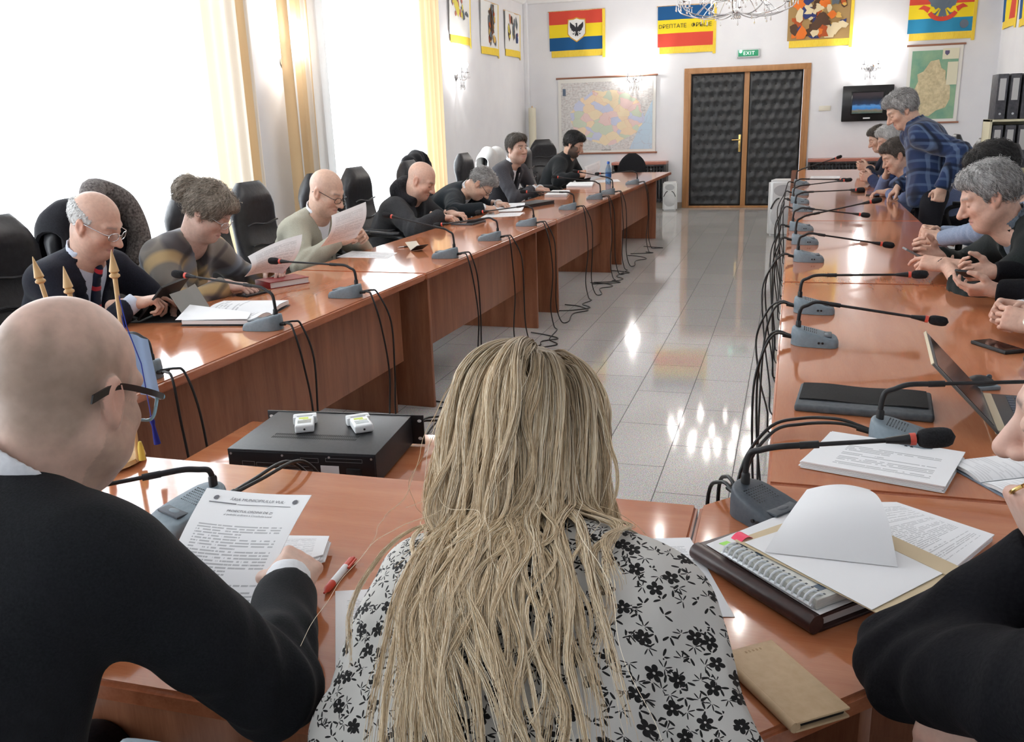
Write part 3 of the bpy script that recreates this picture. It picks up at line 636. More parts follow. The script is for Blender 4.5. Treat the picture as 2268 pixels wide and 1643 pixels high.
# bookcase with box files
def bookcase():
    wd = mat('bookcase_cream', srgb(222, 214, 182), 0.5); X0, X1, Y0, Y1 = 1.72, 2.72, 9.5, 9.85
    t = thing('bookcase', 'low cream bookcase against the right wall, its shelves full of box files', 'bookcase', (2.22, 9.67, 0))
    w, d = 0.5, 0.17
    for x in (-w, w - 0.02): MB().box(x, x + 0.02, -d, d, 0, 1.36, 0.002).build('side_panel', wd, t)
    for z in (0.0, 0.44, 0.9, 1.34): MB().box(-w, w, -d, d, z, z + 0.02, 0.002).build('shelf', wd, t)
    MB().box(-w, w, d - 0.01, d, 0, 1.36).build('back_panel', wd, t)
    bf = noise_mat('box_file_black', (0.05, 0.05, 0.06), (0.10, 0.10, 0.11), 30, 3, 0.6); lb = mat('spine_label', srgb(200, 198, 196), 0.7)
    n = 0
    for z, h in ((1.362, 0.40), (0.922, 0.385)):
        for k in range(9):
            x = X0 + 0.03 + k * 0.107
            o = thing('box_file', 'x', 'binder', (x + 0.045, 9.67, z), group='box files on top of the bookcase' if z > 1 else 'box files on the upper shelf of the bookcase')
            o['label'] = 'black box file ' + ('on top of the cream bookcase, ' if z > 1 else 'on the upper shelf of the cream bookcase, ') + ('at the left end' if k == 0 else ('', 'second', 'third', 'fourth', 'fifth', 'sixth', 'seventh', 'eighth', 'ninth')[k] + ' from the left')
            MB().box(-0.043, 0.043, -0.155, 0.13, 0, h, 0.003).build('case', bf, o)
            MB().box(-0.026, 0.026, -0.157, -0.154, h * 0.42, h * 0.9).build('spine_label', lb, o)
            MB().lathe([(0.006, 0), (0.010, 0), (0.010, 0.004), (0.006, 0.004)], 12, M=Matrix.Translation((0, -0.155, h * 0.12)) @ Matrix.Rotation(R(90), 4, 'X')).build('finger_ring', SATINSTEEL, o)
bookcase()
# ------------------------------------------------------------------ conference tables
TZ = 0.75
def table_top(poly, mt, parent, name='table_top'):
    o = MB().prism(poly, TZ - 0.036, TZ, 0.007, seg=3)
    o.mi = [0] * len(o.f)
    for i, f in enumerate(o.f):
        zs = [o.v[k][2] for k in f]
        if min(zs) < TZ - 0.0005: o.mi[i] = 1
    return o.build(name, [mt, EDGEWOOD], parent, 30)
def left_table(y0, y1, label, far_inset=0.0, far_off=0.0):
    x0 = -1.870 + (y0 - 2.144) * 0.0294
    t = thing('conference_table', label, 'table', (x0, y0, 0), -0.0294, group='tables of the left row')
    L = y1 - y0 - 0.006; D = 0.76
    table_top([(-D, 0), (0, 0), (0, L), (-D, L)], TOPWOOD, t)
    MB().box(-D + 0.03, -0.012, 0.03, 0.058, 0, TZ - 0.036, 0.004).build('end_panel', PANELWOOD, t)
    e = L - 0.03 - far_inset
    MB().box(-D + 0.03, -0.012 - far_off, e - 0.028, e, 0, TZ - 0.036, 0.004).build('end_panel', PANELWOOD, t)
    MB().box(-0.125, -0.105, 0.058, e - 0.028, 0.30, TZ - 0.037, 0.002).build('modesty_panel', PANELWOOD, t)
    g = MB()
    for y in (0.03, e - 0.028): 
        for x in (-D + 0.1, -0.1): g.lathe([(0.02, -0.0), (0.02, 0.004)], 10, ax=(x, y + 0.014))
left_table(1.76, 4.285, 'conference table of the left row before the man in the striped tie', 0.05, 0.16)
left_table(4.290, 6.775, 'second conference table of the left row, in front of the man in the beige cardigan', 0.46)
left_table(6.780, 9.195, 'third conference table of the left row, in front of the man in the grey suit', 0.40)
left_table(9.200, 12.40, 'farthest conference table of the left row, with the water bottle on it', 1.06)
def right_table(y0, y1, label):
    t = thing('conference_table', label, 'table', (-0.02, y0, 0), 0, group='tables of the right row')
    L = y1 - y0 - 0.006; D = 0.87
    table_top([(0, 0), (D, 0), (D, L), (0, L)], TOPWOOD, t)
    for y in (0.03, L - 0.058): MB().box(0.012, D - 0.03, y, y + 0.028, 0, TZ - 0.036, 0.004).build('end_panel', PANELWOOD, t)
    MB().box(0.105, 0.125, 0.058, L - 0.058, 0.30, TZ - 0.037, 0.002).build('modesty_panel', PANELWOOD, t)
right_table(1.845, 4.25, 'conference table of the right row nearest the camera, carrying the laptop')
right_table(4.255, 6.70, 'second conference table of the right row, before the man in grey blue')
right_table(6.705, 9.20, 'third conference table of the right row, in front of the standing man')
right_table(9.205, 12.40, 'farthest conference table of the right row, nearest the double door')
def front_table():
    t = thing('conference_table', 'head table in the foreground under the man in the dark suit and the blonde woman', 'table', (-1.0, 1.29, 0))
    P = lambda x, y: (x + 1.0, y - 1.29)
    table_top([P(-1.88, 0.875), P(-0.535, 0.897), P(-0.15, 0.915), P(-0.15, 1.70), P(-1.88, 1.682)], TOPWOOD_X, t)
    MB().box(-0.86, 0.83, -0.29, -0.27, 0.32, TZ - 0.037, 0.003).build('modesty_panel', PANELWOOD, t)
    for x in (-0.85, 0.80): MB().box(x, x + 0.028, -0.36, 0.36, 0, TZ - 0.036, 0.004).build('end_panel', PANELWOOD, t)
    t = thing('corner_table', 'corner table joining the head table to the right row, under the leather binder', 'table', (0.1, 1.4, 0))
    P = lambda x, y: (x - 0.1, y - 1.4)
    table_top([P(-0.146, 0.915), P(-0.07, 0.95), P(-0.014, 0.997), P(0.12, 1.126), P(0.30, 1.30), P(0.62, 1.60), P(0.85, 1.75), P(0.85, 1.84), P(-0.02, 1.84), P(-0.071, 1.78), P(-0.146, 1.70)], TOPWOOD_X, t)
    MB().box(-0.06, 0.66, 0.26, 0.28, 0.3, TZ - 0.037, 0.003).build('modesty_panel', PANELWOOD, t)
    for M in (Matrix.Translation((0.05, -0.12, 0)) @ Matrix.Rotation(R(44), 4, 'Z'), Matrix.Translation((0.55, 0.25, 0)) @ Matrix.Rotation(R(44), 4, 'Z')):
        MB().box(-0.014, 0.014, 0.0, 0.30, 0, TZ - 0.036, 0.004, M=M).build('end_panel', PANELWOOD, t)
    t = thing('side_table', 'low wooden side table behind the head table, under the black amplifier', 'table', (-1.22, 2.04, 0))
    MB().box(-0.40, 0.34, -0.30, 0.30, 0.575, 0.61, 0.008).build('table_top', TOPWOOD_X, t, 30)
    for x in (-0.38, 0.30): MB().box(x, x + 0.025, -0.27, 0.27, 0, 0.576, 0.003).build('end_panel', PANELWOOD, t)
    MB().box(-0.36, 0.30, 0.22, 0.24, 0.15, 0.576, 0.003).build('back_panel', PANELWOOD, t)
front_table()

# ------------------------------------------------------------------ gooseneck microphones
def loft(mb, rings, mi=0, cap=True):
    n = len(rings[0]); base = [p for r in rings for p in r]
    fs = [(i * n + k, i * n + (k + 1) % n, (i + 1) * n + (k + 1) % n, (i + 1) * n + k) for i in range(len(rings) - 1) for k in range(n)]
    if cap: fs += [tuple(reversed(range(n))), tuple(range((len(rings) - 1) * n, len(rings) * n))]
    return mb.add(base, fs, mi)
def mic_base(mb):
    out = []
    for w in np.linspace(R(100), R(260), 11): out.append((0.048 + 0.050 * math.cos(w), 0.048 * math.sin(w)))
    out += [(0.08, -0.0535), (0.125, -0.056), (0.143, -0.050), (0.150, -0.03), (0.151, 0.0), (0.150, 0.03), (0.143, 0.050), (0.125, 0.056), (0.08, 0.0535)]
    h = lambda x: 0.064 - 0.040 * max(0, x) / 0.15
    ins = lambda p, k: (0.075 + (p[0] - 0.075) * (1 - k), p[1] * (1 - k))
    rings = []
    for k, f in ((0.0, lambda x: 0.001), (0.0, lambda x: h(x) * 0.5), (0.03, lambda x: h(x) - 0.008), (0.07, lambda x: h(x) - 0.002), (0.13, lambda x: h(x)), (0.4, lambda x: h(x) + 0.001), (0.9, lambda x: h(x) + 0.002)):
        rings.append([(q[0], q[1], f(q[0])) for q in (ins(p, k) for p in out)])
    return loft(mb, rings)
LAMPRED = REDPLASTIC
def microphone(loc, rz, head, label, group, cables, base_m=None, scale=1.0, foam=(0.0155, 0.062), neck=True, bz=None):
    """loc: rear middle of the base; local +x points to the speaker; head: local place of the foam tip"""
    t = thing('gooseneck_microphone', label, 'microphone', loc, rz, group)
    bm = base_m or GREYPLASTIC
    b = mic_base(MB()).build('base', bm, t, 50)
    if scale != 1.0: b.scale = (scale, scale, scale)
    s = scale; hh = lambda x: (0.064 - 0.040 * x / 0.15 + 0.0022)
    MB().box(0.095, 0.128, -0.036, 0.036, hh(0.11) - 0.004, hh(0.11) + 0.001, 0.002).build('button_recess', DARKGREYPLASTIC, b)
    MB().ball((0.112, 0.0, hh(0.112)), (0.009, 0.018, 0.003), 14, 6).build('talk_button', bm, b)
    for x in (0.088, 0.100): MB().lathe([(0.004, -0.001), (0.004, 0.001)], 10, M=Matrix.Translation((x, -0.0565, 0.018)) @ Matrix.Rotation(R(90), 4, 'X')).build('jack_socket', BLACKPLASTIC, b)
    g = MB()
    for i in range(7):
        for j in range(9):
            x = 0.04 + i * 0.0065; y = -0.026 + j * 0.0065; g.lathe([(0.0014, -0.001), (0.0014, 0.0006)], 5, ax=(x, y)); 
            for q in range(len(g.v) - 10, len(g.v)): g.v[q] = (g.v[q][0], g.v[q][1], g.v[q][2] + hh(x) - 0.0008)
    g.build('grille_dots', BLACKPLASTIC, b, None)
    if neck:
        hx, hy, hz = head
        z0 = hh(0.02) * s - 0.004
        d = Vector((hx, hy, hz)) - Vector((0.07 * s, hy * 0.1, max(0.14, hz * 0.75))); 
        bend = Vector((0.075, hy * 0.12, bz or (0.145 if hz < 0.19 else 0.165)))
        tip = Vector((hx, hy, hz)); d = (tip - bend).normalized()
        kz = (bend.z - z0) / 0.085
        pts = [(0.02 * s, 0, z0), (0.02 * s, 0, z0 + 0.03 * kz), (0.026 * s, hy * 0.01, z0 + 0.062 * kz), (0.045, hy * 0.05, bend.z - 0.012 * kz)]
        pts = spline(pts + [tuple(bend), tuple(bend + d * 0.06)], 6)
        nk = MB().tube(pts, 0.0062, 8).tube([bend + d * 0.055, tip - d * 0.045], 0.0045, 8).lathe([(0.009, z0 - 0.002), (0.009, z0 + 0.02), (0.007, z0 + 0.024)], 12, ax=(0.02 * s, 0)).tube([bend + d * 0.04, bend + d * 0.075], 0.0075, 8)
        nk = nk.tube([tip - d * 0.055, tip - d * 0.012], [0.0055, 0.0105], 10).build('gooseneck', BLACKPLASTIC, t, 50)
        MB().tube([tip - d * 0.013, tip - d * 0.003], 0.0118, 14).build('light_ring', REDPLASTIC, nk)
        fr, fl = foam
        q = MB().tube([tip - d * 0.004 + d * fl * k / 10 for k in range(11)], [fr * math.sqrt(max(0.0, 1 - abs((k - 5) / 5.0) ** 3.2)) + 0.001 for k in range(11)], 16).build('foam_windshield', FOAM, nk, 70)
    for c in cables: MB().tube(spline(c, 7), 0.0042, 7).tube([c[0], Vector(c[0]) + (Vector(c[1]) - Vector(c[0])).normalized() * 0.03], 0.0065, 8).build('cable', BLACKRUBBER, t, 60)
    return t
# left row: local +x points to -X (rz about 180 degrees)
LM = [(2.285, 0.42, 0.11, -0.02), (2.982, 0.42, 0.205, 0.0), (3.637, 0.425, 0.155, 0.0), (4.815, 0.42, 0.235, 0.02), (5.564, 0.42, 0.10, 0.0), (6.35, 0.425, 0.10, 0.0), (7.50, 0.45, 0.15, 0.02), (8.45, 0.44, 0.21, 0.0), (8.99, 0.38, 0.225, 0.0), (10.26, 0.45, 0.125, -0.02)]
LML = ['its gooseneck curving behind the little flag stand', 'by the open white notebook', 'by the red notebook', 'by the pen and folded card', 'beside the grey tablet case', 'beside the loose papers of the man writing', 'in front of the grey suited man', 'the nearer of two close together before the papers', 'farther of two close together by the bottle', 'last of the left row, beyond the water bottle']
rl = random.Random(4)
fl_pts = []
for i, (y, hx, hz, hy) in enumerate(LM):
    xe = -1.870 + (y - 2.144) * 0.0294
    x = xe - 0.035 if i not in (0,) else -1.905
    if i > 6: x = xe - 0.03
    rz = math.pi - 0.03 + rl.uniform(-0.04, 0.04)
    Mi = (Matrix.Translation((x, y, TZ)) @ Matrix.Rotation(rz, 4, 'Z')).inverted()
    L = lambda X, Y, Z: Mi @ Vector((X, Y, Z))
    cab = []
    nxt = LM[i + 1][0] if i + 1 < len(LM) else y + 0.4
    for k, s in enumerate((-1, 1)):
        yo = y + s * 0.022
        xo = xe + 0.055 + 0.02 * k + rl.uniform(-0.01, 0.02)
        yf = y + s * 0.05 + rl.uniform(-0.05, 0.05); w = rl.uniform(-0.05, 0.05)
        ye = y + s * (nxt - y) * 0.62
        pts = [L(x + 0.0, y + s * 0.006, TZ + 0.022), L(x + 0.045, yo, TZ + 0.03), L(xe + 0.035, yo + 0.01 * s, TZ + 0.012), L(xo, yo + s * 0.015, TZ - 0.12), L(xo + 0.012, yo + w * 0.4, 0.40), L(xo + 0.0, yf, 0.16), L(xo + 0.03, yf + 0.03 * s, 0.02), L(xo + 0.07, yf + 0.10 * s, 0.006), L(xo + 0.05 + w, y + (ye - y) * 0.6, 0.006), L(xo + 0.14 + w, y + (ye - y) * 0.8, 0.006), L(xo + 0.02, ye, 0.006), L(xo - 0.10 + w, ye + 0.05 * s, 0.006)]
        cab.append(pts)
    microphone((x, y, TZ), rz, (hx, -hy, hz), 'grey gooseneck microphone on the left row, ' + LML[i], 'microphones of the left row', cab)
# right row
RM = [(3.086, 0.023, 0.42, 0.10, 0.0), (3.604, 0.03, 0.415, 0.155, 0.0), (4.87, 0.025, 0.43, 0.09, 0.0), (5.515, 0.012, 0.43, 0.24, 0.03), (6.154, -0.005, 0.435, 0.10, 0.0), (7.333, 0.01, 0.46, 0.16, 0.0), (7.984, -0.008, 0.42, 0.185, 0.0), (8.756, -0.002, 0.42, 0.135, 0.0), (9.92, 0.015, 0.40, 0.27, 0.0)]
RML = ['first along the inner edge, before the clasped hands', 'its foam head by the hands with the phone', 'its foam head over the bright reflection', 'its long neck crossing over the next one', 'its neck crossed by a longer one', 'before the standing man, beside the dark case', 'between the standing man and the brown haired man', 'before the man in the blue sweater', 'last one, its neck rising against the door']
for i, (y, x, hx, hz, hy) in enumerate(RM):
    rz = rl.uniform(-0.05, 0.05)
    Mi = (Matrix.Translation((x, y, TZ)) @ Matrix.Rotation(rz, 4, 'Z')).inverted()
    L = lambda X, Y, Z: Mi @ Vector((X, Y, Z))
    cab = []; nxt = RM[i + 1][0] if i + 1 < len(RM) else y + 0.3
    for k, s in enumerate((-1, 1)):
        yo = y + s * 0.02; ye = y + s * (nxt - y) * 0.5; b = rl.uniform(0.0, 0.05)
        cab.append([L(x, y + s * 0.006, TZ + 0.024), L(x - 0.05, yo, TZ + 0.036), L(-0.055 - b * 0.4, yo + s * 0.03, TZ - 0.01), L(-0.075 - b, yo + s * 0.06, TZ - 0.14), L(-0.075 - b * 0.5, (yo + ye) / 2, 0.36), L(-0.06, ye - s * 0.05, 0.14), L(-0.05, ye, 0.02), L(-0.02 + b, ye + s * 0.12, 0.006), L(0.02, ye + s * 0.2, 0.006)])
    microphone((x, y, TZ), rz, (hx, hy, hz), 'grey gooseneck microphone on the right row, ' + RML[i], 'microphones of the right row', cab)
# the one lying askew by the keyboard case, and the three on the head and corner tables
Mi = (Matrix.Translation((0.205, 2.155, TZ)) @ Matrix.Rotation(R(-14), 4, 'Z')).inverted(); L = lambda X, Y, Z: Mi @ Vector((X, Y, Z))
microphone((0.205, 2.155, TZ), R(-14), (0.47, 0.13, 0.175), 'grey gooseneck microphone set back from the edge between the keyboard case and the paper stack', 'microphones of the right row',
           [[L(0.205, 2.15, TZ + 0.024), L(0.14, 2.165, TZ + 0.035), L(0.05, 2.17, TZ + 0.025), L(-0.02, 2.10, TZ + 0.02), L(-0.075, 2.03, TZ - 0.08), L(-0.07, 1.98, 0.4), L(-0.05, 1.96, 0.02), L(0.03, 2.0, 0.006)],
            [L(0.205, 2.16, TZ + 0.024), L(0.14, 2.18, TZ + 0.04), L(0.05, 2.20, TZ + 0.03), L(-0.03, 2.14, TZ + 0.015), L(-0.09, 2.08, TZ - 0.1), L(-0.08, 2.03, 0.4), L(-0.06, 2.04, 0.02), L(0.02, 2.1, 0.006)]])
Mi = (Matrix.Translation((-0.075, 1.70, TZ)) @ Matrix.Rotation(R(-38), 4, 'Z')).inverted(); L = lambda X, Y, Z: Mi @ Vector((X, Y, Z))
h = L(0.245, 1.70, TZ + 0.17)
microphone((-0.075, 1.705, TZ), R(-38), (h.x, h.y, h.z), 'large dark grey gooseneck microphone on the inner corner beside the leather binder', None,
           [[L(-0.075, 1.71, TZ + 0.024), L(-0.11, 1.75, TZ + 0.03), L(-0.14, 1.80, TZ - 0.04), L(-0.13, 1.82, 0.4), L(-0.10, 1.84, 0.02), L(-0.02, 1.9, 0.006)],
            [L(-0.07, 1.715, TZ + 0.024), L(-0.10, 1.77, TZ + 0.035), L(-0.12, 1.83, TZ - 0.04), L(-0.11, 1.86, 0.4), L(-0.08, 1.9, 0.02), L(0.0, 1.98, 0.006)]], DARKGREYPLASTIC, foam=(0.0185, 0.07))
Mi = (Matrix.Translation((-0.60, 1.50, TZ)) @ Matrix.Rotation(R(-100), 4, 'Z')).inverted(); L = lambda X, Y, Z: Mi @ Vector((X, Y, Z))
Mi = (Matrix.Translation((-0.565, 1.44, TZ)) @ Matrix.Rotation(R(-62), 4, 'Z')).inverted()
microphone((-0.565, 1.44, TZ), R(-62), (0.32, 0.10, 0.10), 'grey gooseneck microphone mostly hidden in front of the blonde woman', None,
           [[L(-0.60, 1.5, TZ + 0.024), L(-0.60, 1.6, TZ + 0.02), L(-0.61, 1.72, TZ - 0.03), L(-0.60, 1.74, 0.4), L(-0.6, 1.76, 0.02), L(-0.5, 1.8, 0.006)]], foam=(0.0175, 0.065))
Mi = (Matrix.Translation((-1.10, 1.46, TZ)) @ Matrix.Rotation(R(-112), 4, 'Z')).inverted(); L = lambda X, Y, Z: Mi @ Vector((X, Y, Z))
h = L(-1.33, 1.24, TZ + 0.03)
microphone((-1.10, 1.46, TZ), R(-112), (h.x, h.y, 0.10), 'grey gooseneck microphone behind the printed sheet, its neck bent low to the left', None,
           [[L(-1.10, 1.46, TZ + 0.024), L(-1.085, 1.54, TZ + 0.03), L(-1.07, 1.66, TZ + 0.03), L(-1.05, 1.72, TZ - 0.03), L(-1.10, 1.80, 0.66), L(-1.13, 1.88, 0.64)],
            [L(-1.095, 1.465, TZ + 0.024), L(-1.07, 1.55, TZ + 0.03), L(-1.045, 1.67, TZ + 0.03), L(-1.03, 1.73, TZ - 0.03), L(-1.08, 1.80, 0.66), L(-1.11, 1.88, 0.64)]], bz=0.108)

# ------------------------------------------------------------------ chairs
def pillow(mb, fn, n=14, m=20, e=3.0):
    rings = []
    for i in range(n + 1):
        c, ax, ay, w, th = fn(i / n)
        ring = []
        for k in range(m):
            a = 2 * math.pi * k / m; ca, sa = math.cos(a), math.sin(a)
            ring.append(tuple(Vector(c) + Vector(ax) * (w * math.copysign(abs(ca) ** (2 / e), ca)) + Vector(ay) * (th * math.copysign(abs(sa) ** (2 / e), sa))))
        rings.append(ring)
    return loft(mb, rings)
def make_armchair():
    """executive chair, faces +x, origin on the floor under the seat"""
    t = thing('office_chair', 'x', 'chair', group='black leather office chairs')
    def back(v):
        z = 0.50 + 0.68 * v; lean = -0.24 - 0.10 * v - 0.02 * math.sin(v * 3.1)
        w = (0.245 - 0.02 * v) * min(1, 3.0 * (1.0 - v) + 0.28) ** 0.5 * min(1, 0.8 + v)
        th = 0.055 + 0.018 * math.sin(v * math.pi * 2.5 + 0.4)
        return (lean, 0, z), (0, 1, 0), (1, 0, 0.12), w, th * min(1, 5 * (1 - v) + 0.35)
    b = pillow(MB(), back, 26, 28, 3.2)
    o = b.build('backrest', LEATHER, t, 70)
    s = pillow(MB(), lambda v: ((-0.26 + 0.52 * v, 0, 0.405 + 0.02 * v), (0, 1, 0), (0, 0, 1), 0.255 * min(1, 6 * v + 0.7) * min(1, 5 * (1 - v) + 0.6), 0.062 * min(1, 5 * v + 0.4) * min(1, 5 * (1 - v) + 0.35)), 16, 24, 3.4).build('seat', LEATHER, t, 70)
    pw = MB()
    for k in range(3):
        z = 0.66 + 0.13 * k
        pw.tube([(-0.195 - 0.10 * (z - 0.5) / 0.68, -0.17 + 0.34 * j / 8, z + 0.008 * math.sin(j)) for j in range(9)], 0.006, 6)
    pw.build('seam', LEATHER, o)
    for sd in (-1, 1):
        a = MB().tube(spline([(-0.24, sd * 0.27, 0.52), (-0.22, sd * 0.30, 0.66), (-0.10, sd * 0.305, 0.70), (0.10, sd * 0.305, 0.69), (0.17, sd * 0.30, 0.64), (0.12, sd * 0.27, 0.49)], 6), 0.018, 10).build('arm_frame', BLACKPLASTIC, t)
        pillow(MB(), lambda v: ((-0.15 + 0.28 * v, sd * 0.305, 0.712), (0, 1, 0), (0, 0, 1), 0.034 * min(1, 6 * v + 0.5) * min(1, 6 * (1 - v) + 0.5), 0.016), 8, 14).build('armrest_pad', LEATHER, a, 70)
    MB().lathe([(0.10, 0.35), (0.09, 0.36), (0.03, 0.35), (0.028, 0.24), (0.035, 0.235), (0.035, 0.10), (0.05, 0.08), (0.05, 0.06)], 16).build('gas_column', BLACKPLASTIC, t)
    for k in range(5):
        w = 2 * math.pi * k / 5 + 0.3; c, sn = math.cos(w), math.sin(w)
        l = MB().tube([(0.03 * c, 0.03 * sn, 0.085), (0.18 * c, 0.18 * sn, 0.085), (0.29 * c, 0.29 * sn, 0.07)], [0.024, 0.02, 0.014], 8).build('base_leg', CHROME, t)
        MB().lathe([(0.001, -0.024), (0.026, -0.022), (0.028, 0), (0.026, 0.022), (0.001, 0.024)], 14, M=Matrix.Translation((0.29 * c, 0.29 * sn, 0.029)) @ Matrix.Rotation(w + R(40), 4, 'Z') @ Matrix.Rotation(R(90), 4, 'X')).build('caster', BLACKPLASTIC, l)
    return t
ch0 = make_armchair(); ch0_used = False
def chair(x, y, rz, label, sc=1.0):
    global ch0_used
    o = ch0 if not ch0_used else copy_tree(ch0); ch0_used = True
    o.location = (x, y, 0); o.rotation_euler = (0, 0, rz); o['label'] = label; o.scale = (1, 1, sc)
    return o
CHAIRS = [(-2.92, 2.42, 0.1, 'black leather office chair at the left edge, nearest on the window side'),
          (-2.98, 3.05, 0.0, 'black leather office chair under the man in the striped tie'),
          (-3.02, 3.62, 0.05, 'black leather office chair with the fur trimmed coat over its back'),
          (-2.98, 4.42, -0.15, 'black leather office chair between the woman with the bun and the beige cardigan'),
          (-2.98, 5.05, 0.0, 'black leather office chair under the man in the beige cardigan'),
          (-2.96, 5.85, -0.2, 'black leather office chair in front of the sheer curtain, behind the raised sheet of paper'),
          (-3.02, 6.62, 0.0, 'black leather office chair under the man in the dark hooded coat'),
          (-2.98, 7.60, 0.0, 'black leather office chair under the grey haired man bent over his writing'),
          (-3.15, 8.15, 0.1, 'tall black leather office chair standing by the tan drape at the white wall'),
          (-2.98, 9.05, 0.0, 'black leather office chair under the man in the grey suit'),
          (-2.95, 9.95, -0.1, 'black leather office chair between the grey suited man and the bearded man'),
          (-2.85, 10.95, 0.1, 'black leather office chair under the bearded man'),
          (-3.55, 13.6, -0.9, 'black leather office chair near the coloured map, behind the bearded man'),
          (1.32, 3.20, math.pi, 'black leather office chair on the right side, mostly outside the photo, behind the clasped hands'),
          (1.66, 7.62, math.pi + 0.3, 'black leather office chair pushed back behind the standing man'),
          (1.42, 4.25, math.pi, 'black leather office chair under the grey haired man in the dark jacket'),
          (1.55, 5.45, math.pi, 'black leather office chair under the man in the grey blue shirt'),
          (1.42, 8.62, math.pi, 'black leather office chair under the brown haired man with hand on chin'),
          (1.42, 9.95, math.pi, 'black leather office chair under the man in the blue sweater'),
          (1.42, 11.50, math.pi, 'black leather office chair under the man with the orange lanyard')]
for c in CHAIRS: chair(*c)
def task_chair(x, y, rz, label):
    t = thing('task_chair', label, 'chair', (x, y, 0), rz)
    cl = noise_mat('black_chair_cloth', (0.010, 0.010, 0.012), (0.018, 0.018, 0.02), 120, 2, 0.95, 0.2)
    pillow(MB(), lambda v: ((-0.20 - 0.04 * v, 0, 0.56 + 0.38 * v), (0, 1, 0), (1, 0, 0), 0.22 * (1 - 0.75 * v ** 4) * min(1, 0.8 + v), 0.04 * min(1, 4 * (1 - v) + 0.4)), 14, 24, 2.6).build('backrest', cl, t, 70)
    pillow(MB(), lambda v: ((-0.22 + 0.44 * v, 0, 0.47), (0, 1, 0), (0, 0, 1), 0.23 * min(1, 5 * v + 0.6) * min(1, 5 * (1 - v) + 0.6), 0.04), 12, 22, 3).build('seat', cl, t, 70)
    MB().box(-0.26, -0.235, -0.03, 0.03, 0.44, 0.70, 0.004).build('back_bar', BLACKPLASTIC, t)
    for sd in (-1, 1): MB().tube(spline([(-0.05, sd * 0.22, 0.45), (0.0, sd * 0.28, 0.55), (-0.02, sd * 0.285, 0.68), (-0.14, sd * 0.28, 0.69), (0.16, sd * 0.28, 0.69)], 5), 0.016, 8).build('arm', BLACKPLASTIC, t)
    MB().lathe([(0.06, 0.42), (0.028, 0.41), (0.026, 0.1), (0.05, 0.08), (0.05, 0.06)], 14).build('gas_column', BLACKPLASTIC, t)
    for k in range(5):
        w = 2 * math.pi * k / 5; MB().tube([(0.03 * math.cos(w), 0.03 * math.sin(w), 0.085), (0.28 * math.cos(w), 0.28 * math.sin(w), 0.05)], [0.022, 0.014], 8).lathe([(0.026, 0.0), (0.028, 0.02), (0.02, 0.05)], 10, ax=(0.28 * math.cos(w), 0.28 * math.sin(w))).build('base_leg', BLACKPLASTIC, t)
task_chair(-2.33, 13.75, R(-80), 'black cloth task chair by the radiator shelf, beyond the end of the left row')
def grey_chair():
    t = thing('office_chair', 'grey chair back at the bottom edge, behind the man in the dark suit', 'chair', (-0.405, 0.40, -0.012), R(90))
    gc = noise_mat('grey_blue_chair', srgb(118, 130, 138), srgb(108, 120, 128), 80, 2, 0.5)
    pillow(MB(), lambda v: ((0.12 - 0.03 * v, 0.0, 0.60 + 0.455 * v), (0, 1, 0), (1, 0, 0), 0.20 * (1 - 0.55 * v ** 5), 0.02 * min(1, 4 * (1 - v) + 0.3)), 14, 24, 2.6).build('backrest', gc, t, 70)
    pillow(MB(), lambda v: ((0.10 + 0.42 * v, 0, 0.46), (0, 1, 0), (0, 0, 1), 0.22, 0.03), 10, 20, 3).build('seat', gc, t, 70)
    MB().tube(spline([(0.13, 0, 0.75), (0.09, 0, 0.55), (0.15, 0, 0.43), (0.3, 0, 0.42)], 6), 0.02, 8).build('back_bar', BLACKPLASTIC, t)
    MB().lathe([(0.06, 0.43), (0.028, 0.41), (0.026, 0.1), (0.05, 0.08), (0.05, 0.06)], 14, ax=(0.31, 0)).build('gas_column', BLACKPLASTIC, t)
    for k in range(5):
        w = 2 * math.pi * k / 5; MB().tube([(0.31 + 0.03 * math.cos(w), 0.03 * math.sin(w), 0.085), (0.31 + 0.27 * math.cos(w), 0.27 * math.sin(w), 0.05)], [0.022, 0.014], 8).lathe([(0.026, 0.0), (0.028, 0.02), (0.02, 0.05)], 10, ax=(0.31 + 0.27 * math.cos(w), 0.27 * math.sin(w))).build('base_leg', BLACKPLASTIC, t)
grey_chair()
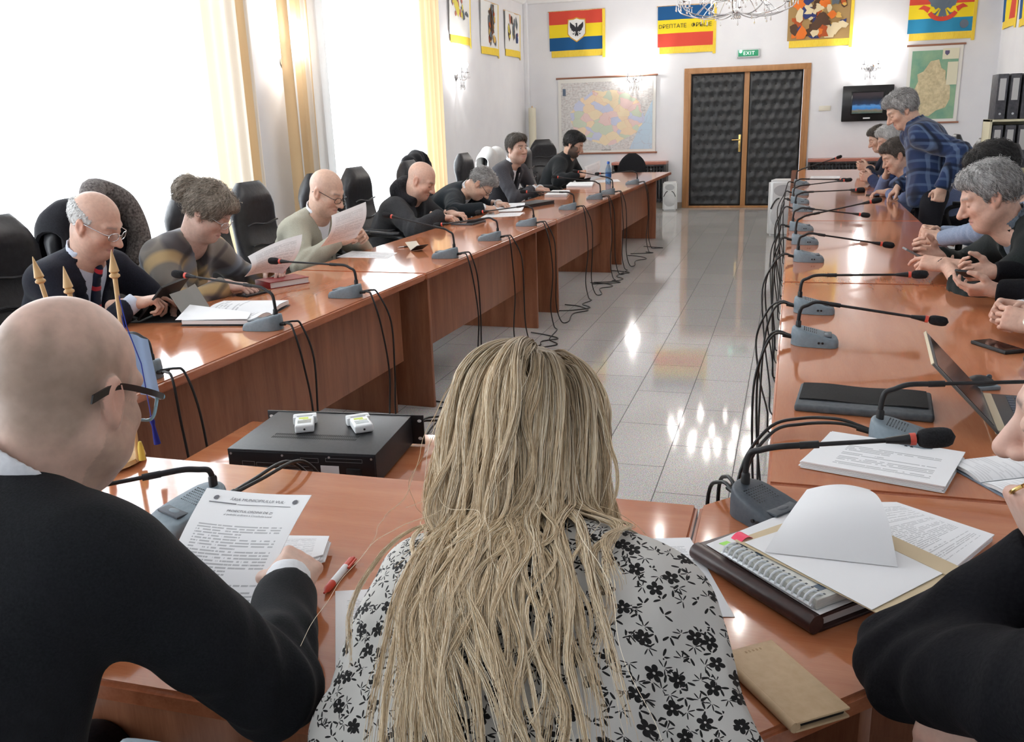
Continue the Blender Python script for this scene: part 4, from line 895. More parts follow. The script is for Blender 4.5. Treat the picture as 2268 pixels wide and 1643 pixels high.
# ------------------------------------------------------------------ paper and small things on the tables
def printed(name, rows, ml=0.1, mr=0.1, top=0.1, bot=0.08, dark=0.30, words=26):
    """white paper with rows of small print in UV space (v up)"""
    if name in MATS: return MATS[name]
    m = mat(name, (0.86, 0.86, 0.87), 0.75, spec=0.2)
    t = N(m, 'ShaderNodeTexCoord'); sp = N(m, 'ShaderNodeSeparateXYZ'); LK(m, t.outputs['UV'], sp.inputs[0])
    def mth(op, a, b=None):
        n = N(m, 'ShaderNodeMath', operation=op)
        for i, q in enumerate((a, b)):
            if q is None: continue
            if isinstance(q, (int, float)): n.inputs[i].default_value = q
            else: LK(m, q, n.inputs[i])
        return n.outputs[0]
    r = mth('MULTIPLY', sp.outputs['Y'], rows); fr = mth('FRACT', r); fl = mth('FLOOR', r)
    line = mth('LESS_THAN', fr, 0.5)
    cb = N(m, 'ShaderNodeCombineXYZ'); LK(m, mth('MULTIPLY', sp.outputs['X'], words), cb.inputs[0]); LK(m, mth('MULTIPLY', fl, 7.31), cb.inputs[1])
    nz = N(m, 'ShaderNodeTexNoise', Scale=1.0, Detail=2); LK(m, cb.outputs[0], nz.inputs['Vector'])
    word = mth('GREATER_THAN', nz.outputs['Fac'], 0.43)
    cb2 = N(m, 'ShaderNodeCombineXYZ'); LK(m, mth('MULTIPLY', fl, 3.7), cb2.inputs[0])
    wn = N(m, 'ShaderNodeTexWhiteNoise'); LK(m, cb2.outputs[0], wn.inputs['Vector'])
    endx = mth('ADD', mth('MULTIPLY', mth('GREATER_THAN', wn.outputs['Value'], 0.72), -0.35), 1 - mr)
    a = mth('MULTIPLY', mth('GREATER_THAN', sp.outputs['X'], ml), mth('LESS_THAN', sp.outputs['X'], endx))
    b = mth('MULTIPLY', mth('GREATER_THAN', sp.outputs['Y'], bot), mth('LESS_THAN', sp.outputs['Y'], 1 - top))
    skip = mth('GREATER_THAN', wn.outputs['Value'], 0.12)
    f = mth('MULTIPLY', mth('MULTIPLY', mth('MULTIPLY', line, word), mth('MULTIPLY', a, b)), skip)
    mx = N(m, 'ShaderNodeMixRGB'); LK(m, mth('MULTIPLY', f, dark * 2), mx.inputs[0]); mx.inputs[1].default_value = (0.86, 0.86, 0.87, 1); mx.inputs[2].default_value = (0.16, 0.16, 0.18, 1)
    LK(m, mx.outputs[0], bsdf(m).inputs['Base Color']); return m
PR_A = printed('printed_page_dense', 52, dark=0.20)
PR_B = printed('printed_page_agenda', 44, 0.10, 0.10, 0.30, 0.03, 0.26)
PR_C = printed('printed_page_list', 24, 0.2, 0.12, 0.3, 0.1, 0.26, 16)
PR_D = printed('ruled_page', 26, 0.02, 0.02, 0.02, 0.02, 0.10, 2)
def lerp4(c, u, v):
    a, b, cc, d = [Vector(q) for q in c]      # bottom left, bottom right, top right, top left
    return (a * (1 - u) + b * u) * (1 - v) + (d * (1 - u) + cc * u) * v
def sheet_mesh(c, bend=None, th=0.0008, n=12):
    f = (lambda u, v: lerp4(c, u, v)) if bend is None else (lambda u, v: lerp4(c, u, v) + Vector(bend(u, v)))
    # the printed side looks along (right x up) of the corner order
    return MB().sheet(f, n, n, th)
def z3(l, z): return [(x, y, z) for x, y in l]
def paper(label, c, m=PAPER, bend=None, group=None, th=0.0008, name='sheet_of_paper', cat='paper'):
    o = sheet_mesh(c, bend, th).build(name, m, None, 60)
    return tag(o, label, cat, group)
def stack(label, c, n, z0, m=PAPER, jitter=0.004, bend=None, dz=0.0022, name='paper_stack', seed=1):
    t = thing(name, label, 'papers', (sum(q[0] for q in c) / 4, sum(q[1] for q in c) / 4, z0)); rr = random.Random(seed)
    L = Vector(t.location)
    for k in range(n):
        dx, dy = rr.uniform(-jitter, jitter), rr.uniform(-jitter, jitter)
        cc = [Vector((x + dx, y + dy, z0 + 0.0008 + k * dz)) - L for x, y in c]
        sheet_mesh(cc, bend, dz * 0.7, 8).build('sheet', m if k == n - 1 else PAPER, t, 60)
    return t
Z = TZ
# man in the dark suit: held printed sheet and the fanned stack beneath
HS = [(-0.945, 1.026, 0.768), (-0.769, 1.048, 0.772), (-0.788, 1.29, 0.884), (-0.998, 1.28, 0.882)]
sb = lambda u, v: (0.0, 0.0, 0.014 * math.sin(math.pi * v) - 0.004 * math.sin(math.pi * u))
t = thing('sheet_of_paper', 'printed agenda sheet held up by the man in the dark suit in the foreground', 'paper', (-0.87, 1.16, Z))
c = [Vector(q) - Vector(t.location) for q in HS]
sheet_mesh(c, sb, 0.0008, 16).build('sheet', PR_B, t, 60)
def on_sheet(c, u, v, bend=None):
    p = lerp4(c, u, v) + (Vector(bend(u, v)) if bend else Vector()); x = lerp4(c, u + 0.02, v) - lerp4(c, u - 0.02, v); y = lerp4(c, u, v + 0.02) - lerp4(c, u, v - 0.02)
    if bend: x += Vector(bend(u + 0.02, v)) - Vector(bend(u - 0.02, v)); y += Vector(bend(u, v + 0.02)) - Vector(bend(u, v - 0.02))
    m = basis(p, x, y); m.translation = p + m.col[2].to_3d() * 0.0012; return m
GINK = mat('grey_ink', (0.18, 0.18, 0.20), 0.8, spec=0.1)
def sheet_text(t, c, body, u, v, size, m=GINK, bend=None, **kw): return text('printed_text', body, size, m, t, on_sheet(c, u, v, bend), **kw)
sheet_text(t, c, 'PRIMĂRIA MUNICIPIULUI VULCAN', 0.53, 0.915, 0.0098, bend=sb)
sheet_text(t, c, 'PROIECTUL ORDINII DE ZI', 0.52, 0.80, 0.0075, INK, bend=sb)
sheet_text(t, c, 'al ședinței ordinare a Consiliului Local', 0.52, 0.765, 0.006, bend=sb)
q = MB()
for (u0, u1, v, h) in ((0.09, 0.36, 0.868, 0.0020), (0.36, 0.88, 0.868, 0.0009)):
    M = on_sheet(c, (u0 + u1) / 2, v, sb); q.box(-(u1 - u0) * 0.1, (u1 - u0) * 0.1, -h / 2, h / 2, -0.0001, 0.0002, M=M)
for u in (0.14, 0.89): q.prism([(0.005 * math.cos(w), 0.006 * math.sin(w)) for w in np.linspace(0, 5.6, 9)], 0, 0.0002, M=on_sheet(c, u, 0.915, sb))
q.build('letterhead_rule', GINK, t, None)
stack('fanned stack of printed sheets under the hand of the man in the dark suit', [(-0.93, 1.10), (-0.775, 1.275), (-0.80, 1.345), (-1.02, 1.30)], 9, Z, PR_A, 0.010, dz=0.0028, seed=3)
def pen(label, a, b, r, barrel, ends, name='pen'):
    t = thing(name, label, 'pen', ((a[0] + b[0]) / 2, (a[1] + b[1]) / 2, Z)); L = Vector(t.location)
    a, b = Vector(a) - L, Vector(b) - L; d = b - a
    MB().tube([a + d * 0.27, a + d * 0.72], r, 12).build('barrel', barrel, t)
    MB().tube([a, a + d * 0.06, a + d * 0.10, a + d * 0.27], [r * 0.25, r * 0.5, r * 0.95, r * 1.05], 12).build('grip', ends, t)
    MB().tube([a + d * 0.72, a + d * 0.93, a + d * 0.94, a + d], [r, r, r * 0.55, r * 0.5], 12).build('cap', ends, t)
    s = d.cross(Vector((0, 0, 1))).normalized() * r * 1.3 + Vector((0, 0, r * 0.5))
    MB().tube([a + d * 0.92 + s, a + d * 0.66 + s], r * 0.35, 6).build('clip', ends, t)
    return t
pen('red and white ballpoint pen lying beside the fanned paper stack', (-0.719, 1.185, Z + 0.007), (-0.728, 1.312, Z + 0.007), 0.0065, WHITEPLASTIC, mat('pen_red', srgb(206, 66, 44), 0.35))
paper('torn edged printed page on the table at the left elbow of the blonde woman', z3([(-0.582, 0.965), (-0.43, 1.04), (-0.52, 1.275), (-0.709, 1.205)], Z + 0.0012), PR_A)
paper('printed page lying under the right shoulder of the blonde woman, beside the binder', z3([(-0.26, 1.24), (-0.052, 1.285), (-0.150, 1.545), (-0.33, 1.49)], Z + 0.0012), PR_A)
# leather binder with papers, spiral book, folder
def binder():
    t = thing('leather_binder', 'thick dark brown leather binder lying at an angle on the corner table', 'binder', (0.05, 1.44, Z)); L = Vector(t.location)
    br = noise_mat('brown_leather', srgb(62, 38, 34), srgb(44, 26, 24), 60, 4, 0.35, 0.5, bump=0.2, dist=0.002)
    a, b = Vector((-0.135, 1.462, 0)), Vector((0.064, 1.262, 0)); x = (b - a).normalized(); y = Vector((-x.y, x.x, 0)) * 1.0
    y = Vector((0.72, 0.69, 0)).normalized()
    M = basis((a.x - L.x, a.y - L.y, 0), x, y); Ln = (b - a).length
    MB().box(0, Ln, 0.012, 0.235, 0.0, 0.006, 0.002).box(0, Ln, 0.012, 0.235, 0.024, 0.030, 0.002).build('cover', br, t).matrix_local = M
    o = MB(); o.tube([(0, 0.006, 0.016), (Ln * 0.5, 0.004, 0.017), (Ln, 0.006, 0.016)], 0.0155, 14).build('spine', br, t).matrix_local = M
    MB().box(0.012, Ln - 0.008, 0.02, 0.225, 0.006, 0.023, 0.001).build('page_block', PAPEREDGE, t).matrix_local = M
    return M, L, Ln, x, y
BM, BL, BLn, bx, by = binder()
W3 = lambda p: tuple(BM @ Vector(p) + BL)
def bc(x0, x1, y0, y1, z): return [W3((x0, y0, z)), W3((x1, y0, z)), W3((x1, y1, z)), W3((x0, y1, z))]
paper('blank white sheet lying on the leather binder under the spiral bound book', [W3((0.015, 0.016, 0.032)), W3((0.282, 0.012, 0.032)), W3((0.275, 0.225, 0.032)), W3((-0.01, 0.235, 0.032))])
def spiral_book():
    t = thing('spiral_book', 'spiral bound book with clear plastic rings and bright page flags, on the binder', 'book', W3((0.12, 0.08, 0.033))); Li = Matrix.Translation(t.location).inverted() @ Matrix.Translation(BL) @ BM @ Matrix.Translation((0.060, -0.043, 0))
    MB().box(0.0, 0.212, 0.058, 0.20, 0.0335, 0.050, 0.0015).build('page_block', noise_mat('page_edges', srgb(222, 222, 216), srgb(196, 196, 190), 40, 2, 0.8, stretch=(1, 1, 30)), t).matrix_local = Li
    r = MB(); n = 17
    for k in range(n):
        x = 0.008 + 0.196 * k / (n - 1)
        r.tube([(x, 0.066 + 0.0145 * math.cos(w), 0.0425 + 0.0115 * math.sin(w)) for w in np.linspace(R(20), R(340), 12)], 0.0021, 6)
    r.tube([(0.004, 0.053, 0.040), (0.208, 0.053, 0.040)], 0.003, 8)
    r.build('ring_binding', mat('clear_plastic', srgb(232, 238, 242), 0.15, spec=0.6), t).matrix_local = Li
    h = MB()
    for k in range(n): h.box(0.008 + 0.196 * k / (n - 1) - 0.002, 0.008 + 0.196 * k / (n - 1) + 0.002, 0.0795, 0.083, 0.0500, 0.0504)
    h.build('punch_hole', DARKGREYPLASTIC, t, None).matrix_local = Li
    for x in (0.012, 0.048, 0.178):
        MB().box(x, x + 0.016, 0.084, 0.096, 0.0500, 0.0505).build('index_tab', mat('tab_slate', srgb(86, 100, 116), 0.5), t, None).matrix_local = Li
    MB().sheet(lambda u, v: (-0.012 + 0.024 * u, 0.085 + 0.03 * v, 0.0515 + 0.008 * math.sin(v * 3)), 4, 6, 0.0006).build('page_flag', mat('flag_pink', srgb(246, 72, 106), 0.5), t).matrix_local = Li
    MB().sheet(lambda u, v: (-0.014 + 0.014 * u, 0.060 + 0.018 * v, 0.047 + 0.002 * u), 3, 3, 0.0006).build('page_flag', mat('flag_green', srgb(150, 220, 84), 0.5), t).matrix_local = Li
spiral_book()
def folder():
    t = thing('manila_folder', 'buff cardboard folder lying slanted over the spiral bound book', 'folder', W3((0.15, 0.2, 0.052))); Li = Matrix.Translation(t.location).inverted() @ Matrix.Translation(BL) @ BM @ Matrix.Translation((0.085, -0.050, 0))
    buff = mat('buff_card', srgb(214, 194, 160), 0.75)
    c = [Vector(q) for q in ((-0.025, 0.090, 0.0535), (0.262, 0.108, 0.0535), (0.250, 0.325, 0.0535), (-0.035, 0.30, 0.0535))]
    MB().sheet(lambda u, v: lerp4(c, u, v), 4, 4, 0.0014).build('cover', buff, t).matrix_local = Li
    MB().box(0.03, 0.27, 0.285, 0.325, 0.0535, 0.0565, 0.0008).build('flap', buff, t).matrix_local = Li
    MB().box(0.10, 0.115, 0.268, 0.292, 0.056, 0.061, 0.001).build('binder_clip', BLACKPLASTIC, t).matrix_local = Li
folder()
c = [W3((0.078, 0.046, 0.0555)), W3((0.338, 0.056, 0.0555)), W3((0.318, 0.25, 0.0555)), W3((0.075, 0.235, 0.0555))]
paper('white sheet lying flat on the buff folder under the curled sheet', c)
def curl(u, v):
    A, D, CC, B = Vector((0.125, 0.047, 0.0575)), Vector((0.272, 0.190, 0.0575)), Vector((0.122, 0.290, 0.112)), Vector((0.060, 0.205, 0.110))
    w = min(v, 0.86) / 0.86; q = (A * (1 - u) + D * u) * (1 - w) + (B * (1 - u) + CC * u) * w
    bul = 0.034 * math.sin(math.pi * w) * (0.12 + 0.88 * u) + 0.010 * math.sin(math.pi * u) * w
    e = max(0, v - 0.86) / 0.14
    return Vector(W3((q.x - 0.010 * e, q.y + 0.020 * math.sin(e * 1.57), q.z + bul - 0.045 * e * e)))
tag(MB().sheet(curl, 20, 28, 0.0008).build('sheet_of_paper', PAPER, None, 60), 'blank white sheet curling up high over the buff folder', 'paper')
tag(MB().box(0.0, 0.20, 0.0, 0.03, 0, 0.02, 0.002, M=Matrix.Translation(W3((0.20, 0.262, 0.0)))@ BM.to_3x3().to_4x4()).build('black_book', mat('black_card', (0.01, 0.01, 0.011), 0.6), None), 'black spine of a closed book between the folder and the printed pages', 'book')
stack('stack of dense printed pages beyond the buff folder, half under the black sleeve', [(0.263, 1.46), (0.378, 1.655), (0.225, 1.765), (0.09, 1.735)], 6, Z, PR_A, 0.003, dz=0.003, seed=5)
stack('thick stack of printed lists on the right table between the two near microphones', [(0.048, 1.945), (0.327, 1.864), (0.398, 2.078), (0.118, 2.131)], 7, Z, PR_C, 0.004, bend=lambda u, v: (0, 0, 0.010 * v * v * (1 - u)), dz=0.0026, seed=6)
def open_notebook(label, loc, rz, w, d, cover, name='open_notebook', m=PR_D, h=0.012):
    t = thing(name, label, 'notebook', loc, rz)
    MB().box(-w - 0.004, w + 0.004, -d / 2 - 0.004, d / 2 + 0.004, 0, 0.003, 0.001).build('cover', cover, t)
    for s in (-1, 1):
        f = lambda u, v, s=s: (s * (0.002 + u * (w - 0.002)), (v - 0.5) * d * s, 0.0032 + h * (1 - (1 - u) ** 4) * (1 - 0.35 * u) + 0.001)
        blk = MB()
        blk.sheet(f, 16, 6, 0.0).build('page', m, t, 60)
        MB().sheet(lambda u, v, s=s: (s * (0.002 + u * (w - 0.002)), (v - 0.5) * d * s, 0.0032 + (h * (1 - (1 - u) ** 4) * (1 - 0.35 * u)) * 0.96), 12, 3, h * 0.5).build('page_block', PAPEREDGE, t, 60)
    return t
open_notebook('open ruled notebook on the right table beyond the printed list stack', (0.50, 1.98, Z), R(-62), 0.105, 0.21, mat('slate_cover', srgb(120, 132, 146), 0.5))
open_notebook('open white notebook with handwriting on the left table before the tablet', (-2.215, 3.19, Z), R(-80), 0.20, 0.30, mat('black_cover', (0.02, 0.02, 0.02), 0.4), m=printed('handwriting', 18, 0.06, 0.1, 0.08, 0.5, 0.2, 9), h=0.03)
tag(MB().sheet(lambda u, v: lerp4([Vector(q) for q in ((-2.36, 2.97, Z + 0.024), (-2.05, 3.01, Z + 0.03), (-2.10, 3.12, Z + 0.032), (-2.38, 3.10, Z + 0.06))], u, v), 8, 6, 0.0008).build('sheet_of_paper', PAPER, None, 60), 'loose sheet lifting from the open white notebook on the left table', 'paper')
def phone_case():
    t = thing('phone_case', 'beige leather phone wallet lying at the near edge of the corner table', 'phone', (0.022, 1.118, Z)); a = Vector((0.045, -0.063 - 0.06, 0)); x = Vector((0.112, -0.155, 0)).normalized()
    be = noise_mat('beige_leather', srgb(206, 178, 142), srgb(196, 166, 130), 70, 3, 0.55, bump=0.1)
    M = basis((0, 0, 0), Vector((0.6, -0.8, 0)), Vector((0.8, 0.6, 0)))
    o = MB().box(-0.085, 0.085, -0.042, 0.042, 0.012, 0.0155, 0.0015).box(-0.085, 0.085, -0.042, 0.042, 0.0, 0.0035, 0.0015).tube([(-0.084, -0.042, 0.0077), (0.084, -0.042, 0.0077)], 0.0077, 12).build('cover', be, t); o.matrix_local = M
    o = MB().box(-0.08, 0.080, -0.038, 0.037, 0.0037, 0.0118, 0.002).build('phone_body', BLACKPLASTIC, t); o.matrix_local = M
    q = MB()
    for k in range(5): q.box(-0.074, -0.070, -0.012 + 0.006 * k, -0.0095 + 0.006 * k, 0.0154, 0.0158)
    o = q.build('embossed_mark', mat('beige_dark', srgb(176, 146, 110), 0.6), t, None); o.matrix_local = M
phone_case()
def keyboard_case():
    t = thing('tablet_case', 'dark grey quilted tablet case lying flat between the near microphones of the right row', 'case', (0.21, 2.435, Z), R(-5))
    MB().box(-0.168, 0.168, -0.105, 0.105, 0.0, 0.019, 0.008, 3).build('case_body', noise_mat('case_grey', srgb(74, 78, 82), srgb(88, 92, 96), 80, 2, 0.7), t)
    MB().sheet(lambda u, v: (-0.16 + 0.315 * u, -0.055 + 0.15 * v, 0.0225 + 0.0035 * math.sin(u * 3.1) * math.sin(v * 3) + 0.002 * math.sin(u * 9)), 20, 12, 0.003).build('cloth_flap', noise_mat('flap_black', (0.012, 0.012, 0.012), (0.024, 0.023, 0.023), 120, 2, 0.9, stretch=(1, 8, 1), bump=0.4), t)
keyboard_case()
def laptop():
    t = thing('laptop', 'open laptop on the right table seen from the edge of its lid', 'laptop', (0.508, 2.37, Z), R(-4))
    bk = mat('laptop_dark', (0.03, 0.031, 0.034), 0.35)
    MB().box(0.0, 0.24, -0.165, 0.165, 0.004, 0.022, 0.004).build('base', bk, t)
    kb = MB()
    for i in range(5):
        for j in range(14): kb.box(0.045 + i * 0.019, 0.060 + i * 0.019, -0.15 + j * 0.0215, -0.132 + j * 0.0215, 0.0215, 0.0235)
    kb.build('keyboard', noise_mat('key_slate', srgb(62, 70, 84), srgb(74, 82, 96), 40, 2, 0.5), t, None)
    M = Matrix.Translation((-0.004, 0, 0.022)) @ Matrix.Rotation(R(-44), 4, 'Y')
    MB().box(-0.0065, 0.0, -0.165, 0.165, 0.0, 0.222, 0.003).build('lid', mat('laptop_lid', srgb(96, 92, 88), 0.4), t).matrix_local = M
    MB().box(-0.0002, 0.0012, -0.15, 0.15, 0.018, 0.208).build('screen', mat('laptop_screen', (0.02, 0.022, 0.026), 0.15), t, None).matrix_local = M
    MB().box(-0.007, 0.001, -0.165, 0.165, 0.2205, 0.2235, 0.001).build('lid_edge_strip', mat('champagne_strip', srgb(196, 180, 150), 0.35), t).matrix_local = M
    MB().box(-0.012, 0.012, -0.155, 0.155, 0.014, 0.026, 0.004).build('hinge_cover', mat('champagne_strip'), t)
laptop()
def mouse(label, loc, rz):
    t = thing('computer_mouse', label, 'mouse', loc, rz)
    pillow(MB(), lambda v: ((-0.055 + 0.11 * v, 0, 0.004), (0, 1, 0), (0, 0, 1), 0.032 * math.sin(math.pi * min(0.97, max(0.03, v))) ** 0.35, 0.034 * math.sin(math.pi * min(0.97, max(0.03, v))) ** 0.6), 14, 20, 2.2)
    mb = MB(); loft(mb, [[(-0.055 + 0.11 * v, 0.033 * math.sin(math.pi * v) ** 0.4 * math.cos(a), 0.036 * math.sin(math.pi * v) ** 0.6 * max(0, math.sin(a))) for a in np.linspace(0, 2 * math.pi, 21)[:-1]] for v in np.linspace(0.02, 0.98, 15)])
    mb.build('shell', BLACKPLASTIC, t, 70)
    MB().box(-0.045, 0.045, -0.035, 0.035, 0.0, 0.012, 0.004).build('side_band', GREYPLASTIC, t)
    MB().lathe([(0.005, -0.003), (0.008, -0.002), (0.008, 0.002), (0.005, 0.003)], 12, M=Matrix.Translation((0.028, 0, 0.029)) @ Matrix.Rotation(R(90), 4, 'X')).build('scroll_wheel', DARKGREYPLASTIC, t)
mouse('black and grey computer mouse on the table just beyond the laptop lid', (0.525, 2.66, Z), R(20))
mouse('dark computer mouse at the near end of the laptop, by the open notebook', (0.535, 2.17, Z), R(-20))
def slab(label, loc, rz, w, d, h, m, screen=None, name='phone', cat='phone', edge=None, tilt=0):
    t = thing(name, label, cat, loc, rz)
    M = Matrix.Rotation(tilt, 4, 'Y')
    MB().box(-w / 2, w / 2, -d / 2, d / 2, 0.0, h, min(0.004, h * 0.4), M=M).build('body', m, t)
    if screen: MB().box(-w / 2 + 0.006, w / 2 - 0.006, -d / 2 + 0.005, d / 2 - 0.005, h - 0.0004, h + 0.0006, M=M).build('screen', screen, t, None)
    return t
BLKGLASS = mat('black_glass', (0.008, 0.008, 0.01), 0.06)
slab('black phone under the clasped hands with the wristwatch', (0.66, 3.13, Z), R(-60), 0.155, 0.075, 0.012, BLACKPLASTIC, BLKGLASS)
slab('black phone lying in front of the woman with the bun', (-2.42, 3.63, Z), R(75), 0.15, 0.075, 0.010, BLACKPLASTIC, BLKGLASS)
slab('black glasses case lying before the standing man on the right table', (0.585, 9.02, Z), R(-70), 0.16, 0.07, 0.03, mat('case_gloss_black', (0.008, 0.008, 0.009), 0.12), None, 'glasses_case', 'case')
slab('black phone lying beside the dark case before the standing man', (0.70, 8.62, Z), R(-60), 0.15, 0.075, 0.012, BLACKPLASTIC, BLKGLASS)
# tablet on its folded stand
def tablet_stand():
    t = thing('tablet', 'black tablet propped on its folded cover before the man in the striped tie', 'tablet', (-2.52, 3.12, Z), R(12))
    M = Matrix.Translation((0.03, 0, 0.012)) @ Matrix.Rotation(R(38), 4, 'Y')
    MB().box(-0.006, 0.004, -0.13, 0.13, 0.0, 0.185, 0.003).build('body', mat('tablet_case_black', (0.012, 0.012, 0.013), 0.55), t).matrix_local = Matrix.Translation((-0.06, 0, 0.012)) @ Matrix.Rotation(R(42), 4, 'Y')
    MB().box(-0.0075, -0.0062, -0.12, 0.12, 0.012, 0.175).build('screen', BLKGLASS, t, None).matrix_local = Matrix.Translation((-0.06, 0, 0.012)) @ Matrix.Rotation(R(42), 4, 'Y')
    MB().sheet(lambda u, v: (0.10 + 0.06 * v - 0.03 * abs(u - 0.5), -0.12 + 0.24 * u, 0.002 + 0.115 * (1 - v)), 8, 4, 0.003).build('folded_cover', mat('cover_grey', srgb(128, 126, 122), 0.6), t)
    MB().box(-0.10, 0.17, -0.125, 0.125, 0.0, 0.004, 0.0015).build('cover_base', mat('tablet_case_black'), t)
tablet_stand()
# red diary, little card, tablets and papers of the left row
def closed_book(label, loc, rz, w, d, h, cover, name='book', cat='book', pages=PAPEREDGE, tilt=0.0):
    t = thing(name, label, cat, loc, rz)
    MB().box(-w / 2, w / 2, -d / 2, d / 2, 0, 0.003, 0.001).box(-w / 2, w / 2, -d / 2, d / 2, h - 0.003, h, 0.001).box(-w / 2, -w / 2 + 0.004, -d / 2, d / 2, 0, h, 0.001).build('cover', cover, t)
    MB().box(-w / 2 + 0.003, w / 2 - 0.004, -d / 2 + 0.004, d / 2 - 0.004, 0.003, h - 0.003).build('page_block', pages, t, None)
    return t
closed_book('closed dark red diary under the hand of the woman with the bun', (-2.42, 3.89, Z), R(60), 0.22, 0.15, 0.032, noise_mat('red_leather', srgb(132, 30, 36), srgb(112, 22, 30), 50, 3, 0.4, bump=0.1))
paper('white sheet on the table before the man in the beige cardigan', z3([(-2.579, 4.76), (-2.239, 4.756), (-2.275, 4.967), (-2.604, 5.016)], Z + 0.0012), PR_C)
def folded_card():
    t = thing('card_wallet', 'small open wallet standing folded between the raised paper and the grey coat sleeve', 'wallet', (-2.20, 5.08, Z), R(-35))
    bk = mat('wallet_black', (0.015, 0.015, 0.016), 0.5)
    MB().sheet(lambda u, v: (-0.055 + 0.06 * u, -0.04 + 0.08 * v, 0.050 - 0.044 * u), 3, 3, 0.004).build('flap', mat('wallet_cream', srgb(232, 222, 204), 0.6), t)
    MB().sheet(lambda u, v: (0.005 + 0.075 * u, -0.04 + 0.08 * v, 0.006 + 0.035 * u), 3, 3, 0.004).build('back', bk, t)
folded_card()
pen('thin dark pen lying before the man in the beige cardigan, by the wallet', (-2.36, 5.16, Z + 0.005), (-2.24, 5.26, Z + 0.005), 0.0045, BLACKPLASTIC, SATINSTEEL)
slab('grey tablet lying flat under the hand of the man in the hooded coat', (-2.36, 6.49, Z), R(85), 0.26, 0.18, 0.014, mat('tablet_grey', srgb(70, 74, 80), 0.45), BLKGLASS, 'tablet', 'tablet')
paper('white sheet nearest the grey haired man bent over his writing', z3([(-2.388, 6.85), (-2.104, 7.0), (-2.146, 7.268), (-2.444, 7.199)], Z + 0.0012), PR_A)
stack('curled stack of white papers the grey haired man is writing on', [(-2.45, 7.22), (-2.18, 7.30), (-2.24, 7.62), (-2.50, 7.55)], 5, Z, PR_A, 0.006, bend=lambda u, v: (0, 0, 0.035 * v * v), dz=0.003, seed=8)
closed_book('black leather folder beyond the writing man, before the man in the grey suit', (-2.235, 7.87, Z), R(72), 0.42, 0.20, 0.030, LEATHER, 'document_case', 'case', BLACKPLASTIC)
stack('thick white notebook and papers under the hand of the man in the grey suit', [(-2.347, 8.70), (-2.13, 8.72), (-2.213, 9.22), (-2.398, 9.235)], 6, Z, PR_A, 0.004, dz=0.005, seed=9)
stack('papers in a clear sleeve before the bearded man, nearer the camera', [(-2.42, 9.90), (-2.12, 9.87), (-2.22, 10.45), (-2.50, 10.42)], 5, Z, PR_A, 0.006, dz=0.005, seed=10)
paper('white sheet beside the water bottle before the bearded man', z3([(-2.22, 10.56), (-1.95, 10.70), (-2.06, 11.1), (-2.32, 11.0)], Z + 0.0012), PR_A)
def bottle():
    t = thing('water_bottle', 'blue capped plastic water bottle standing on the farthest table of the left row', 'bottle', (-2.03, 10.35, Z))
    bl = mat('bottle_blue', srgb(150, 190, 226), 0.08, trans=0.75, ior=1.2)
    MB().lathe([(0.030, 0.0), (0.034, 0.006), (0.034, 0.05), (0.031, 0.06), (0.034, 0.07), (0.034, 0.15), (0.030, 0.175), (0.016, 0.215), (0.0135, 0.22), (0.0135, 0.235)], 20).build('bottle_body', bl, t)
    MB().lathe([(0.0345, 0.075), (0.0348, 0.075), (0.0348, 0.135), (0.0345, 0.135)], 20).build('label_band', mat('bottle_label', srgb(46, 96, 160), 0.4), t)
    MB().lathe([(0.015, 0.226), (0.0155, 0.23), (0.0155, 0.25), (0.013, 0.253), (0.001, 0.253)], 16).build('cap', mat('cap_blue', srgb(40, 96, 190), 0.4), t)
bottle()
stack('white papers on the far end of the right row, by the orange lanyard man', [(0.19, 10.80), (0.50, 10.76), (0.52, 11.08), (0.205, 11.12)], 3, Z, PR_A, 0.004, dz=0.004, seed=12)
# raised sheets
paper('raised sheet of paper in the hand of the woman with the bun', [(-2.44, 3.60, 0.838), (-2.42, 3.90, 0.803), (-2.40, 4.09, 0.975), (-2.43, 3.63, 0.93)], PR_A, lambda u, v: (0.03 * math.sin(math.pi * v), 0, 0.012 * math.sin(math.pi * u)))
paper('large raised sheets of paper held by the man in the beige cardigan', [(-2.50, 4.44, 0.858), (-2.46, 4.80, 0.862), (-2.43, 4.905, 1.063), (-2.47, 4.545, 1.022)], PR_A, lambda u, v: (0.03 * math.sin(math.pi * v), 0, 0.0))
paper('sheet of paper held up by the bearded man', [(-2.32, 10.39, 0.81), (-2.30, 10.95, 0.80), (-2.28, 11.1, 0.98), (-2.33, 10.46, 0.945)], PR_A, lambda u, v: (0.02 * math.sin(math.pi * v), 0, 0.0))
